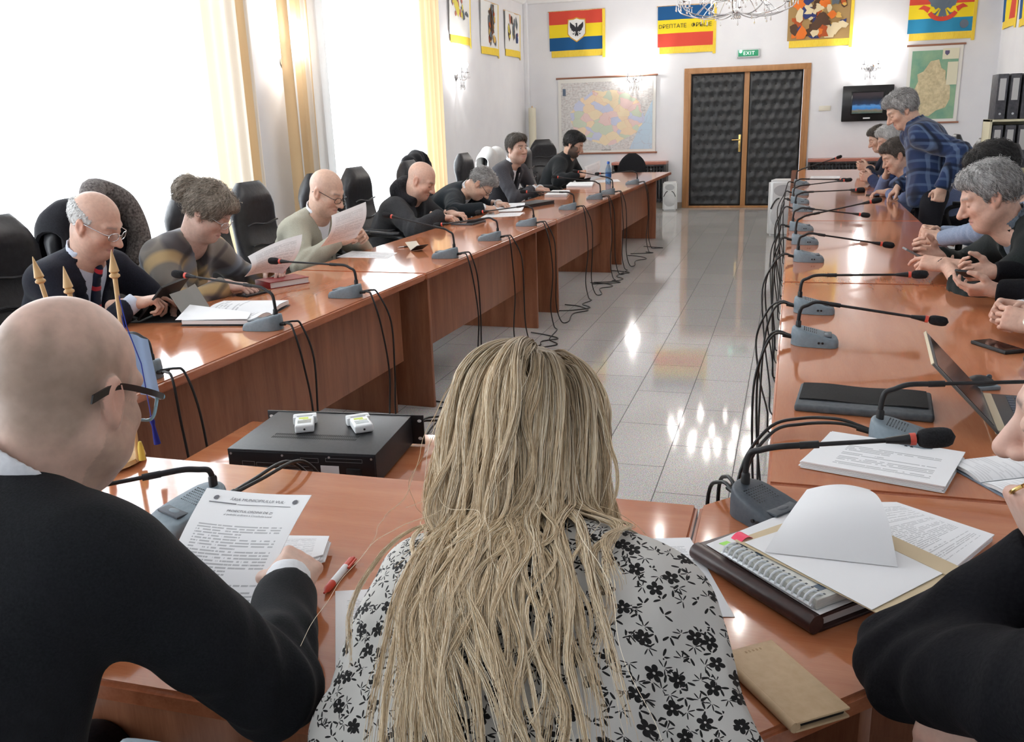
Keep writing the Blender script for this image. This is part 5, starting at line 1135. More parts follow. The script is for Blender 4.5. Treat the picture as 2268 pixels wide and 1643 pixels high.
# amplifier and the two hand devices on it
def amplifier():
    t = thing('amplifier', 'black rack amplifier on the low side table behind the head table', 'amplifier', (-1.205, 2.065, 0.61), R(6.0))
    bk = noise_mat('amp_black', (0.022, 0.023, 0.026), (0.030, 0.031, 0.034), 150, 2, 0.42); bk2 = mat('amp_panel', (0.010, 0.010, 0.012), 0.35)
    w, d = 0.206, 0.155
    MB().box(-w, w, -d, d, 0.006, 0.090, 0.0025).build('housing', bk, t)
    MB().box(-w + 0.004, w - 0.004, -d - 0.003, -d + 0.002, 0.010, 0.084, 0.001).build('rear_panel', bk2, t)
    MB().box(-0.241, 0.241, d, d + 0.006, 0.004, 0.092, 0.001).build('front_plate', bk2, t)
    q = MB()
    for s in (-1, 1):
        for z in (0.022, 0.075): q.lathe([(0.0045, -0.0006), (0.0045, 0.0006)], 12, M=Matrix.Translation((s * 0.229, d - 0.0006, z)) @ Matrix.Rotation(R(90), 4, 'X') @ Matrix.Diagonal((1.4, 1, 1, 1)))
    q.build('rack_hole', PAPEREDGE, t, None)
    v = MB()
    for r in range(2):
        for k in range(46): x = -0.125 + k * 0.0053; v.box(x, x + 0.0026, -0.062 + r * 0.022, -0.048 + r * 0.022, 0.0896, 0.0903)
    v.build('vent_slots', mat('slot_black', (0.004, 0.004, 0.004), 0.8), t, None)
    sc = MB()
    for x in (-0.195, -0.05, 0.08, 0.195): sc.lathe([(0.0032, -0.001), (0.0032, 0.001)], 10, M=Matrix.Translation((x, -d - 0.003, 0.078)) @ Matrix.Rotation(R(90), 4, 'X'))
    sc.build('screw', SATINSTEEL, t)
    lb = MB().box(0.055, 0.105, -d - 0.0042, -d - 0.0028, 0.018, 0.055); lb.build('rating_label', mat('label_grey', srgb(206, 206, 208), 0.5), t, None)
    br = MB(); rr = random.Random(2); x = 0.062
    while x < 0.098: wv = rr.uniform(0.0006, 0.002); br.box(x, x + wv, -d - 0.0048, -d - 0.0040, 0.022, 0.034); x += wv + rr.uniform(0.0006, 0.0018)
    br.build('barcode', INK, t, None)
    for x in (-0.115, -0.10, -0.083): MB().lathe([(0.004, 0), (0.004, 0.012), (0.0025, 0.012)], 10, M=Matrix.Translation((x, -d - 0.002, 0.030)) @ Matrix.Rotation(R(90), 4, 'X')).build('phono_socket', SATINSTEEL if x < -0.09 else WHITEPLASTIC, t)
    wl = MB()
    for (x0, x1, z0, z1) in ((-0.165, -0.13, 0.045, 0.058), (-0.125, -0.07, 0.044, 0.056), (-0.06, 0.04, 0.040, 0.050), (0.07, 0.17, 0.066, 0.076), (0.0, 0.05, 0.062, 0.074)):
        for a in ((x0, x1, z0, z0 + 0.0006), (x0, x1, z1 - 0.0006, z1), (x0, x0 + 0.0006, z0, z1), (x1 - 0.0006, x1, z0, z1)): wl.box(a[0], a[1], -d - 0.0036, -d - 0.0028, a[2], a[3])
    wl.build('panel_marking', mat('panel_print', (0.22, 0.22, 0.23), 0.6), t, None)
    MB().box(0.125, 0.165, -d - 0.008, -d, 0.02, 0.05, 0.003).build('mains_socket', BLACKPLASTIC, t)
    for x in (-0.17, 0.17):
        for y in (-0.12, 0.12): MB().lathe([(0.012, 0.0), (0.014, 0.007)], 12, ax=(x, y)).build('foot', BLACKRUBBER, t)
    for k in range(2): MB().tube(spline([(0.20, d + 0.0, 0.05), (0.24, d + 0.05 + 0.03 * k, 0.06), (0.31, d + 0.13 + 0.05 * k, 0.0), (0.36, d + 0.2, -0.25), (0.38, d + 0.3 + 0.1 * k, -0.59), (0.34, d + 0.5 + 0.15 * k, -0.603), (0.20, d + 0.9 + 0.1 * k, -0.603), (0.05, d + 1.3, -0.603)], 8), 0.004, 7).build('cable', BLACKRUBBER, t)
amplifier()
def tester(label, x, y, rz):
    t = thing('hand_tester', label, 'device', (x, y, 0.700), rz); wp = mat('device_white', srgb(230, 232, 232), 0.35)
    MB().box(-0.028, 0.052, -0.026, 0.026, 0.001, 0.024, 0.006, 3).build('body', wp, t)
    MB().box(-0.050, -0.032, -0.033, 0.033, 0.0, 0.027, 0.005).box(-0.040, -0.020, 0.020, 0.033, 0.002, 0.025, 0.004).box(-0.040, -0.02, -0.033, -0.020, 0.002, 0.025, 0.004).build('clip_head', wp, t)
    MB().box(0.008, 0.032, -0.018, 0.018, 0.0235, 0.0246).build('display', mat('lcd_grey', srgb(140, 148, 146), 0.2), t, None)
    g = MB(); g.box(-0.018, -0.004, -0.016, 0.010, 0.0236, 0.0243).box(0.0, 0.004, -0.004, 0.019, 0.0236, 0.0243); g.build('printed_mark', mat('mark_yellow_green', srgb(196, 212, 70), 0.5), t, None)
    MB().lathe([(0.003, -0.001), (0.003, 0.001)], 8, M=Matrix.Translation((0.052, 0, 0.012)) @ Matrix.Rotation(R(90), 4, 'Y')).build('port', BLACKPLASTIC, t)
tester('white hand device with yellow marks on the amplifier, the left of two', -1.272, 2.085, R(-62))
tester('white hand device with yellow marks on the amplifier, the right of two', -1.115, 2.115, R(-52))
# three little flags on a turned wooden stand
def flag_stand():
    t = thing('table_flag_stand', 'turned wooden stand with three little flag poles, behind the bald man in the foreground', 'flags', (-1.55, 1.62, Z)); L = Vector(t.location)
    MB().lathe([(0.001, 0), (0.085, 0.0), (0.098, 0.008), (0.095, 0.018), (0.07, 0.026), (0.03, 0.034), (0.022, 0.05), (0.001, 0.055)], 28).build('base', PALEWOOD, t)
    for a, b in (((-1.565, 1.62, Z + 0.03), (-1.661, 1.63, 1.245)), ((-1.548, 1.635, Z + 0.03), (-1.578, 1.63, 1.224)), ((-1.452, 1.628, Z + 0.012), (-1.438, 1.63, 1.263))):
        a, b = Vector(a) - L, Vector(b) - L; d = (b - a).normalized(); l = (b - a).length
        p = MB().tube([a, b - d * 0.06], 0.0052, 10)
        p.tube([b - d * k for k in (0.064, 0.060, 0.056, 0.052)], [0.006, 0.0115, 0.0115, 0.007], 14).tube([b - d * k for k in (0.052, 0.048, 0.0)], [0.007, 0.011, 0.0008], 14)
        pole = p.build('pole', PALEWOOD, t)
        if a.x < -0.005:
            ym = mat('cord_yellow', srgb(240, 206, 40), 0.6)
            pts = [b - d * 0.10, b - d * 0.10 + Vector((-0.004, 0, -0.12)), b - d * 0.10 + Vector((0.0, 0, -0.34))] if a.x < -0.012 else [b - d * 0.09, b + Vector((-0.05, 0, -0.21))]
            MB().tube(pts, 0.003 if a.x < -0.012 else 0.0016, 6).build('cord', ym if a.x < -0.012 else PALEWOOD, pole)
            if a.x > -0.012 or True: MB().tube([b - d * 0.09, b + Vector((0.06, 0, -0.17)), b + Vector((0.11, 0, -0.24))], 0.0014, 6).build('cord', PALEWOOD, pole)
            cl = mat('pennant_%d' % (a.x < -0.012), srgb(238, 206, 60) if a.x < -0.012 else srgb(214, 60, 50), 0.7)
            MB().sheet(lambda u, v: a + d * 0.12 + d * (0.10 * v) + Vector((0.0 - 0.01 * math.sin(u * 5), 0.05 * u, -0.05 * u)), 8, 4, 0.001).build('pennant', cl, pole)
        else:
            bl = mat('cord_blue', srgb(40, 60, 160), 0.6)
            MB().tube([b - d * 0.075, b - d * 0.075 + Vector((0.012, 0.0, -0.10)), b + Vector((0.034, 0.0, -0.26)), b + Vector((0.040, 0, -0.40))], 0.0013, 6).tube([b - d * 0.12, b + Vector((0.006, 0.0, -0.2))], 0.0013, 6).build('cord', bl, pole)
            MB().tube([b + Vector((0.040, 0, -0.385)), b + Vector((0.041, 0, -0.40)), b + Vector((0.042, 0, -0.41)), b + Vector((0.046, 0, -0.455))], [0.003, 0.006, 0.004, 0.008], 10).build('tassel', mat('tassel_blue', srgb(24, 30, 120), 0.8), pole)
            MB().sheet(lambda u, v: b + Vector((0.008 + 0.030 * u + 0.012 * (1 - v), 0.004 * math.sin(u * 6) + 0.03 * u, -0.335 + 0.145 * v - 0.02 * u)), 8, 8, 0.001).build('pennant', mat('pennant_light_blue', srgb(170, 200, 236), 0.7), pole)
            MB().lathe([(0.008, 0), (0.007, 0.03), (0.004, 0.045), (0.001, 0.047)], 12, ax=(a.x + 0.012, a.y)).build('peg', mat('peg_yellow', srgb(230, 200, 90), 0.5), t).location = (0, 0, 0.015)
flag_stand()
# ------------------------------------------------------------------ smooth body shapes on a voxel grid
def smin(a, b, k):
    if k <= 0: return np.minimum(a, b)
    h = np.maximum(k - np.abs(a - b), 0) / k
    return np.minimum(a, b) - h * h * k * 0.25
def smax(a, b, k): return -smin(-a, -b, k)
def V3(p): return np.array(p, dtype=np.float64)
def d_cap(P, a, b, ra, rb):
    a, b = V3(a), V3(b); ab = b - a; L2 = ab @ ab + 1e-12
    t = np.clip(((P[0] - a[0]) * ab[0] + (P[1] - a[1]) * ab[1] + (P[2] - a[2]) * ab[2]) / L2, 0, 1)
    q = (P[0] - a[0] - t * ab[0]) ** 2 + (P[1] - a[1] - t * ab[1]) ** 2 + (P[2] - a[2] - t * ab[2]) ** 2
    return np.sqrt(q) - (ra + (rb - ra) * t)
def d_ell(P, c, r):
    x, y, z = (P[0] - c[0]) / r[0], (P[1] - c[1]) / r[1], (P[2] - c[2]) / r[2]
    k0 = np.sqrt(x * x + y * y + z * z) + 1e-9
    k1 = np.sqrt((x / r[0]) ** 2 + (y / r[1]) ** 2 + (z / r[2]) ** 2) + 1e-9
    return k0 * (k0 - 1) / k1
class Grid:
    def __init__(s, lo, hi, h):
        s.lo = V3(lo); s.h = h; s.n = [int(math.ceil((b - a) / h)) + 1 for a, b in zip(lo, hi)]
        s.d = np.full(s.n, 1.0, np.float32)
    def sub(s, lo, hi):
        i0 = [max(0, int((a - o) / s.h)) for a, o in zip(lo, s.lo)]; i1 = [min(n, int((b - o) / s.h) + 2) for b, o, n in zip(hi, s.lo, s.n)]
        if any(b <= a for a, b in zip(i0, i1)): return None, None
        sl = tuple(slice(a, b) for a, b in zip(i0, i1))
        ax = [(s.lo[i] + s.h * np.arange(i0[i], i1[i])) for i in range(3)]
        return sl, (ax[0][:, None, None], ax[1][None, :, None], ax[2][None, None, :])
    def put(s, fn, lo, hi, k=0.0, op='add'):
        pad = k + 3 * s.h
        sl, P = s.sub(V3(lo) - pad, V3(hi) + pad)
        if sl is None: return s
        e = fn(P).astype(np.float32)
        s.d[sl] = smin(s.d[sl], e, k) if op == 'add' else smax(s.d[sl], -e, k)
        return s
    def cap(s, a, b, ra, rb=None, k=0.0, op='add'):
        rb = ra if rb is None else rb; m = max(ra, rb); a, b = V3(a), V3(b)
        return s.put(lambda P: d_cap(P, a, b, ra, rb), np.minimum(a, b) - m, np.maximum(a, b) + m, k, op)
    def local(s, M, fn, c, rad, k=0.0, op='add'):
        """fn works in the local frame of matrix M (4x4 numpy, rotation and translation)"""
        Rm, t = M[:3, :3], M[:3, 3]
        def f(P):
            q = [P[i] - t[i] for i in range(3)]
            return fn([q[0] * Rm[0, i] + q[1] * Rm[1, i] + q[2] * Rm[2, i] for i in range(3)])
        c = V3(c); return s.put(f, c - rad, c + rad, k, op)
    def mesh(s):
        d = np.pad(s.d, 1, constant_values=1.0); h = s.h; lo = s.lo - h
        ins = d < 0
        c = np.zeros(tuple(n - 1 for n in d.shape), np.int8)
        for i in (0, 1):
            for j in (0, 1):
                for k in (0, 1): c += ins[i:d.shape[0] - 1 + i, j:d.shape[1] - 1 + j, k:d.shape[2] - 1 + k]
        act = (c > 0) & (c < 8); I = np.argwhere(act)
        if len(I) == 0: return np.zeros((0, 3)), np.zeros((0, 4), int)
        idx = np.full(act.shape, -1, np.int32); idx[act] = np.arange(len(I))
        acc = np.zeros((len(I), 3)); cnt = np.zeros(len(I))
        for ax in range(3):
            o1, o2 = [q for q in range(3) if q != ax]
            for a in (0, 1):
                for b in (0, 1):
                    p = I.copy(); p[:, o1] += a; p[:, o2] += b; q = p.copy(); q[:, ax] += 1
                    d0 = d[p[:, 0], p[:, 1], p[:, 2]]; d1 = d[q[:, 0], q[:, 1], q[:, 2]]
                    m = (d0 < 0) != (d1 < 0); t = np.where(m, d0 / np.where(m, d0 - d1, 1), 0)
                    pos = p.astype(float); pos[:, ax] += t
                    acc[m] += pos[m]; cnt[m] += 1
        V = lo + h * acc / cnt[:, None]
        F = []
        for ax in range(3):
            o1, o2 = [(1, 2), (2, 0), (0, 1)][ax]
            sl0 = [slice(1, n - 1) for n in d.shape]; sl1 = list(sl0); sl0[ax] = slice(0, d.shape[ax] - 1); sl1[ax] = slice(1, d.shape[ax])
            A, B = ins[tuple(sl0)], ins[tuple(sl1)]
            for flip, mask in ((False, A & ~B), (True, B & ~A)):
                E = np.argwhere(mask); 
                if len(E) == 0: continue
                for q in range(3):
                    if q != ax: E[:, q] += 1
                def cell(da, db): p = E.copy(); p[:, o1] -= da; p[:, o2] -= db; return idx[p[:, 0], p[:, 1], p[:, 2]]
                q = np.stack([cell(1, 1), cell(0, 1), cell(0, 0), cell(1, 0)], 1)
                F.append(q[:, ::-1] if flip else q)
        return V, np.concatenate(F)
def np_mesh(name, parts, origin=(0, 0, 0), tints=None):
    Vs, Fs, o = [], [], 0
    for V, F in parts: Vs.append(V - V3(origin)); Fs.append(F + o); o += len(V)
    V = np.concatenate(Vs); F = np.concatenate(Fs); me = bpy.data.meshes.new(name)
    me.vertices.add(len(V)); me.vertices.foreach_set('co', V.astype(np.float32).ravel())
    me.loops.add(len(F) * 4); me.loops.foreach_set('vertex_index', F.astype(np.int32).ravel())
    me.polygons.add(len(F)); me.polygons.foreach_set('loop_start', np.arange(0, len(F) * 4, 4, dtype=np.int32))
    me.update(calc_edges=True); me.validate(); smooth(me)
    if tints is not None:
        at = me.color_attributes.new('tint', 'FLOAT_COLOR', 'POINT'); c = np.ones((len(V), 4), np.float32); c[:, :3] = np.concatenate(tints); at.data.foreach_set('color', c.ravel())
    return me
def relax(V, F, n=1, lam=0.5):
    for _ in range(n):
        acc = np.zeros_like(V); cnt = np.zeros(len(V))
        for a, b in ((0, 1), (1, 2), (2, 3), (3, 0)):
            np.add.at(acc, F[:, a], V[F[:, b]]); np.add.at(acc, F[:, b], V[F[:, a]]); np.add.at(cnt, F[:, a], 1); np.add.at(cnt, F[:, b], 1)
        V = V * (1 - lam) + lam * acc / np.maximum(cnt, 1)[:, None]
    return V
def frame_np(o, x, y, z):
    M = np.eye(4); M[:3, 0] = x; M[:3, 1] = y; M[:3, 2] = z; M[:3, 3] = o; return M
def unit(v): v = V3(v); return v / (np.linalg.norm(v) + 1e-12)
def wob(P, f, ph=0.0):
    """cheap smooth noise in about -1..1"""
    x, y, z = P[0] * f, P[1] * f, P[2] * f
    return (np.sin(x * 1.0 + 1.7 * np.sin(y * 0.8 + ph) + ph) * np.sin(y * 1.1 + 1.3 * np.sin(z * 0.9) + ph * 2) + 0.6 * np.sin(z * 1.6 + 1.5 * np.sin(x * 0.7 - y * 0.5 + ph))) / 1.6
# head: local x to the person's left, y forward, z up, origin in the middle of the head; metres for scale 1
def head_fn(fat=0.0, nose=1.0, jaw=1.0):
    def f(P):
        x, y, z = np.abs(P[0]), P[1], P[2]; Q = [x, y, z]
        d = d_ell(Q, (0, -0.014, 0.036), (0.0765, 0.099, 0.089))
        d = smin(d, d_ell(Q, (0, 0.014, -0.03), (0.0645, 0.078, 0.088)), 0.03)
        d = smin(d, d_cap(Q, (0.050, -0.006, -0.055), (0.020, 0.058, -0.092), 0.020, 0.016 * jaw), 0.035)
        d = smin(d, d_ell(Q, (0, 0.066, -0.092), (0.028 * jaw, 0.026, 0.024)), 0.03)
        if fat > 0:
            d = smin(d, d_ell(Q, (0.046, 0.030, -0.062), (0.026 + 0.012 * fat, 0.036, 0.036)), 0.03)
            d = smin(d, d_ell(Q, (0, 0.018, -0.108), (0.045, 0.048, 0.022 + 0.014 * fat)), 0.035)
        d = smin(d, d_ell(Q, (0.043, 0.060, -0.022), (0.021, 0.022, 0.019)), 0.025)
        d = smin(d, d_cap(Q, (0, 0.086, 0.027), (0.046, 0.070, 0.030), 0.0105, 0.009), 0.018)
        d = smax(d, -d_ell(Q, (0.033, 0.098, 0.006), (0.021, 0.017, 0.013)), 0.016)
        d = smin(d, d_ell(Q, (0.032, 0.0745, 0.005), (0.0155, 0.0135, 0.0122)), 0.005)
        n = nose
        d = smin(d, d_cap(Q, (0, 0.086, 0.016), (0, 0.096 + 0.020 * n, -0.030), 0.0085, 0.0125 * n), 0.014)
        d = smin(d, d_ell(Q, (0.013, 0.101, -0.035), (0.0095, 0.012, 0.0095)), 0.007)
        d = smin(d, d_cap(Q, (0, 0.0925, -0.060), (0.022, 0.081, -0.0635), 0.0066, 0.004), 0.008)
        d = smin(d, d_cap(Q, (0, 0.0915, -0.0715), (0.018, 0.082, -0.0695), 0.0078, 0.004), 0.008)
        d = smax(d, -d_cap(Q, (0, 0.101, -0.0658), (0.025, 0.085, -0.0665), 0.0026, 0.0018), 0.004)
        # ears
        c, s_ = math.cos(0.28), math.sin(0.28); yy, zz = y + 0.012, z + 0.006
        E = [x - 0.001, yy * c + zz * s_, -yy * s_ + zz * c]
        e = d_ell(E, (0.0795, 0, 0.002), (0.0095, 0.019, 0.032)); e = smin(e, d_ell(E, (0.076, 0.004, -0.026), (0.008, 0.010, 0.011)), 0.008)
        e = smax(e, -d_ell(E, (0.0895, 0.003, 0.004), (0.0075, 0.0115, 0.021)), 0.005)
        e = smin(e, d_ell(E, (0.079, 0.013, -0.006), (0.006, 0.005, 0.008)), 0.004)
        return smin(d, e, 0.008)
    return f
def skin_tint(L, base, brow, beard=0.0, lip=(0.62, 0.33, 0.30), stub=(0.36, 0.31, 0.28), scalp=0.0, eyes='down', scalp_z=None):
    """per-vertex colour of the skin from the place L (n x 3) in the head frame; marks stay with the face"""
    x, y, z = np.abs(L[:, 0]), L[:, 1], L[:, 2]; n = len(L); c = np.tile(V3(base), (n, 1)).astype(np.float64)
    def mix(w, col): 
        nonlocal c
        w = np.clip(w, 0, 1)[:, None]; c = c * (1 - w) + V3(col) * w
    g = lambda d, r: np.exp(-(d / r) ** 2)
    redd = V3(base) * V3((1.03, 0.84, 0.80))
    mix(0.7 * g(np.sqrt((x - 0.044) ** 2 + (y - 0.07) ** 2 + (z + 0.03) ** 2), 0.028), redd)
    mix(0.8 * g(np.sqrt(x ** 2 + (y - 0.112) ** 2 + (z + 0.03) ** 2), 0.02), redd)
    mix(0.8 * (x > 0.072) * g(np.abs(z), 0.04), redd)
    if beard > 0:
        m = (y > -0.01) * 1 / (1 + np.exp((z + 0.045 - 0.25 * np.maximum(0.045 - x, -0.02) * (z > -0.058) * 0.3) / 0.006)) * (1 - g(np.sqrt((x / 1.5) ** 2 + (z + 0.066) ** 2), 0.009))
        m = np.maximum(m, (y > 0.0) * (x > 0.055) * (z < 0.0) * 0.9)
        mix(beard * m * (z > -0.135), stub)
    if scalp > 0:
        zl = np.interp(y, [-0.11, -0.03, 0.01, 0.05], [0.075, 0.062, 0.05, 0.03]) if scalp_z is None else np.interp(y, scalp_z[0], scalp_z[1])
        lo = np.interp(y, [-0.11, -0.05, -0.02, 0.02, 0.04], [-0.07, -0.06, -0.01, 0.0, 0.03])
        nz = 0.012 * np.sin(L[:, 0] * 90 + 3 * np.sin(L[:, 1] * 60)) 
        m = 1 / (1 + np.exp((z - zl + nz) / 0.010)) / (1 + np.exp((lo - z + nz * 0.5) / 0.008)) * (y < 0.045) * (1 - (x > 0.080))
        mix(scalp * m, stub)
    brow_d = np.sqrt((z - (0.0275 + 0.12 * np.minimum(x, 0.035))) ** 2) ; mix(0.85 * g(brow_d, 0.0042) * (y > 0.055) * (x > 0.012) * (x < 0.053), brow)
    mix(0.8 * g((z + 0.0605) , 0.0042) * (x < 0.021) * (y > 0.078) + 0.8 * g(z + 0.0715, 0.005) * (x < 0.019) * (y > 0.078), lip)
    mix(0.75 * g(z + 0.0662, 0.0022) * (x < 0.024) * (y > 0.075), (0.22, 0.09, 0.08))
    if eyes == 'down': mix(0.8 * g(z + 0.0025 - 1.6 * (x - 0.032) ** 2 * 6, 0.0028) * (np.abs(x - 0.032) < 0.0145) * (y > 0.06), (0.09, 0.06, 0.05))
    mix(0.5 * g(np.sqrt((x - 0.009) ** 2 + (z + 0.044) ** 2), 0.005) * (y > 0.09), (0.25, 0.12, 0.10))
    return c
# hand: local x along the fingers, y to the thumb side, z out of the back of the hand
FL = ((0.043, 0.026, 0.021), (0.047, 0.030, 0.022), (0.043, 0.028, 0.021), (0.034, 0.021, 0.019))
FYS = (0.0285, 0.0095, -0.0100, -0.0285)
def hand_fn(curls, thumb=(0.2, 0.3), spread=1.0, slim=1.0):
    segs = []
    for i in range(4):
        p = V3((0.087 - 0.004 * abs(i - 1.2), FYS[i], 0.0)); a = 0.0; cu = curls[i]; sp = (0.10, 0.03, -0.05, -0.13)[i] * spread
        for j in range(3):
            a += math.radians(cu[j]); L = FL[i][j]
            q = p + L * V3((math.cos(a) * math.cos(sp), math.sin(sp) * math.cos(min(a, 1.2)), -math.sin(a)))
            r = (0.0090, 0.0082, 0.0072)[j] * (0.92 if i == 3 else 1.0) * slim
            segs.append((p, q, r, r * 0.93, 0.0035 if j else 0.010)); p = q
    th = []; p = V3((0.018, 0.022, -0.008)); op, cl = thumb
    for j, (L, r0, r1) in enumerate(((0.040, 0.0150, 0.0125), (0.032, 0.0118, 0.0102), (0.027, 0.0100, 0.0080))):
        yaw = 0.85 - 0.30 * j * (0.6 + cl) ; q = p + L * unit((math.cos(yaw), math.sin(yaw) * (1 - 0.35 * op), -0.25 - 0.9 * op + 0.15 * j)); th.append((p, q, r0 * slim, r1 * slim)); p = q
    def f(P):
        d = d_ell(P, (0.048, 0.0, -0.003), (0.050, 0.037, 0.0145))
        for i in range(4): d = smin(d, d_cap(P, (0.005, FYS[i] * 0.55, 0.0), (0.086, FYS[i], 0.001), 0.0125, 0.0108), 0.012)
        d = smin(d, d_ell(P, (0.034, 0.020, -0.012), (0.032, 0.017, 0.014)), 0.014)
        d = smin(d, d_ell(P, (0.036, -0.020, -0.010), (0.034, 0.014, 0.013)), 0.014)
        d = smin(d, d_cap(P, (-0.09, 0, 0.0), (0.01, 0, 0.0), 0.029, 0.024), 0.02)
        for (a, b, r0, r1) in th: d = smin(d, d_cap(P, a, b, r0, r1), 0.010)
        e = None
        for (a, b, r0, r1, k) in segs:
            g = d_cap(P, a, b, r0, r1); e = g if e is None else smin(e, g, 0.0025)
        return smin(d, e, 0.006)
    return f
POSES = {'relaxed': (((18, 30, 20), (24, 34, 22), (30, 38, 24), (36, 40, 26)), (0.25, 0.4)),
         'flat': (((4, 8, 6), (4, 8, 6), (6, 10, 6), (8, 12, 8)), (0.1, 0.2)),
         'grip': (((38, 70, 40), (44, 75, 45), (48, 78, 45), (52, 78, 45)), (0.7, 0.7)),
         'pinch': (((42, 40, 20), (46, 44, 22), (52, 50, 30), (56, 55, 35)), (0.8, 0.5)),
         'fist': (((72, 88, 55), (76, 90, 55), (78, 90, 55), (80, 88, 50)), (0.9, 1.0)),
         'tap': (((20, 25, 15), (48, 60, 40), (60, 70, 45), (65, 70, 45)), (0.4, 0.6))}
# ------------------------------------------------------------------ people
def skin_material():
    m = mat('skin', (0.6, 0.4, 0.32), 0.48, spec=0.4)
    at = N(m, 'ShaderNodeVertexColor'); at.layer_name = 'tint'
    v = coords(m, 'Object'); n = N(m, 'ShaderNodeTexNoise', Scale=70, Detail=4); LK(m, v, n.inputs['Vector'])
    r = ramp(m, n.outputs['Fac'], [(0.3, (0.90, 0.88, 0.87)), (0.7, (1.06, 1.04, 1.03))])
    mu = N(m, 'ShaderNodeMixRGB', blend_type='MULTIPLY'); mu.inputs[0].default_value = 1; LK(m, at.outputs[0], mu.inputs[1]); LK(m, r.outputs[0], mu.inputs[2])
    LK(m, mu.outputs[0], bsdf(m).inputs['Base Color']); bsdf(m).inputs['Subsurface Weight'].default_value = 0.08; bsdf(m).inputs['Subsurface Radius'].default_value = (0.008, 0.003, 0.002)
    add_bump(m, n.outputs['Fac'], 0.12, 0.0015); return m
SKIN = skin_material()
def cloth(name, c1, c2=None, scale=160, rough=0.9, bump=0.25, stretch=(1, 1, 1), sheen=0.06):
    return noise_mat(name, c1, c2 or tuple(min(1, q * 1.5 + 0.002) for q in c1), scale, 3, rough, 0.2, bump=bump, stretch=stretch, sheen=sheen, dist=0.002)
def hair_mat(name, c1, c2, st=(60, 60, 8)):
    return noise_mat(name, c1, c2, 1.6, 5, 0.55, 0.35, bump=0.6, stretch=st, p=(0.35, 0.65), dist=0.004)
def plaid(name, base, bands, sc=9.0, soft=0.5):
    """woven check from crossed stripes along two fabric directions"""
    m = mat(name, base, 0.9, spec=0.2, sheen=0.2); col = None
    v = coords(m, 'Object'); prev = None
    for i, (direc, freq, width, c, w) in enumerate(bands):
        d = N(m, 'ShaderNodeVectorMath', operation='DOT_PRODUCT'); LK(m, v, d.inputs[0]); d.inputs[1].default_value = direc
        a = N(m, 'ShaderNodeMath', operation='MULTIPLY'); a.inputs[1].default_value = freq; LK(m, d.outputs['Value'], a.inputs[0])
        s = N(m, 'ShaderNodeMath', operation='SINE'); LK(m, a.outputs[0], s.inputs[0])
        r = ramp(m, s.outputs[0], [(width, (0, 0, 0)), (min(1, width + soft), (1, 1, 1))])
        k = N(m, 'ShaderNodeMath', operation='MULTIPLY'); LK(m, r.outputs[0], k.inputs[0]); k.inputs[1].default_value = w
        mx = N(m, 'ShaderNodeMixRGB'); LK(m, k.outputs[0], mx.inputs[0]); mx.inputs[2].default_value = (*c, 1)
        if prev is None: mx.inputs[1].default_value = (*base, 1)
        else: LK(m, prev, mx.inputs[1])
        prev = mx.outputs[0]
    LK(m, prev, bsdf(m).inputs['Base Color']); n = N(m, 'ShaderNodeTexNoise', Scale=220, Detail=2); LK(m, v, n.inputs['Vector']); add_bump(m, n.outputs['Fac'], 0.2, 0.002)
    return m
def hair_fn(kind, t=0.012):
    def f(P):
        x, y, z = np.abs(P[0]), P[1], P[2]
        d = d_ell([x, y, z], (0, -0.016, 0.040), (0.0765 + t, 0.099 + t, 0.088 + t))
        if kind == 'fringe':
            zl = np.interp(y, [-0.12, -0.07, -0.03, -0.012, 0.012, 0.03], [-0.075, -0.07, -0.03, 0.010, 0.004, 0.03]); zt = np.interp(y, [-0.12, -0.04, 0.0, 0.05], [0.085, 0.068, 0.052, 0.035])
            d = smax(d, (zl - z) * 0.8, 0.01); d = smax(d, (z - zt) * 0.5, 0.02); d = smax(d, y - 0.03, 0.01)
        else:
            top = 0.078 if kind != 'receding' else 0.098
            zl = np.interp(y, [-0.13, -0.07, -0.03, -0.014, 0.010, 0.022, 0.034, 0.056, 0.078, 0.10], [-0.085, -0.08, -0.035, 0.006, -0.002, -0.016, 0.03, 0.058, top - 0.004, top + 0.004])
            d = smin(d, d_ell([x, y, z], (0, 0.03, 0.088 + 0.2 * t), (0.062, 0.062, 0.030 + 0.6 * t)), 0.03) if kind == 'full' else d
            d = smax(d, (zl - z) * 0.8, 0.012)
            if kind == 'bun':
                d = smin(d, d_ell([P[0], y, z], (0.004, -0.138, 0.036), (0.064, 0.056, 0.064)), 0.010)
                d = smin(d, d_ell([x, y, z], (0.058, 0.040, 0.045), (0.030, 0.040, 0.050)), 0.03); d = smin(d, d_ell([x, y, z], (0, 0.058, 0.082), (0.060, 0.040, 0.030)), 0.03)
        az = np.arctan2(P[0], -(y + 0.02) if kind != 'full' else (y + 0.02))
        return d + 0.0016 * np.sin(az * 34 + 5 * np.sin(z * 50)) * np.sin(z * 70 + az * 6) + 0.0014 * np.sin(az * 80 + z * 90)
    return f
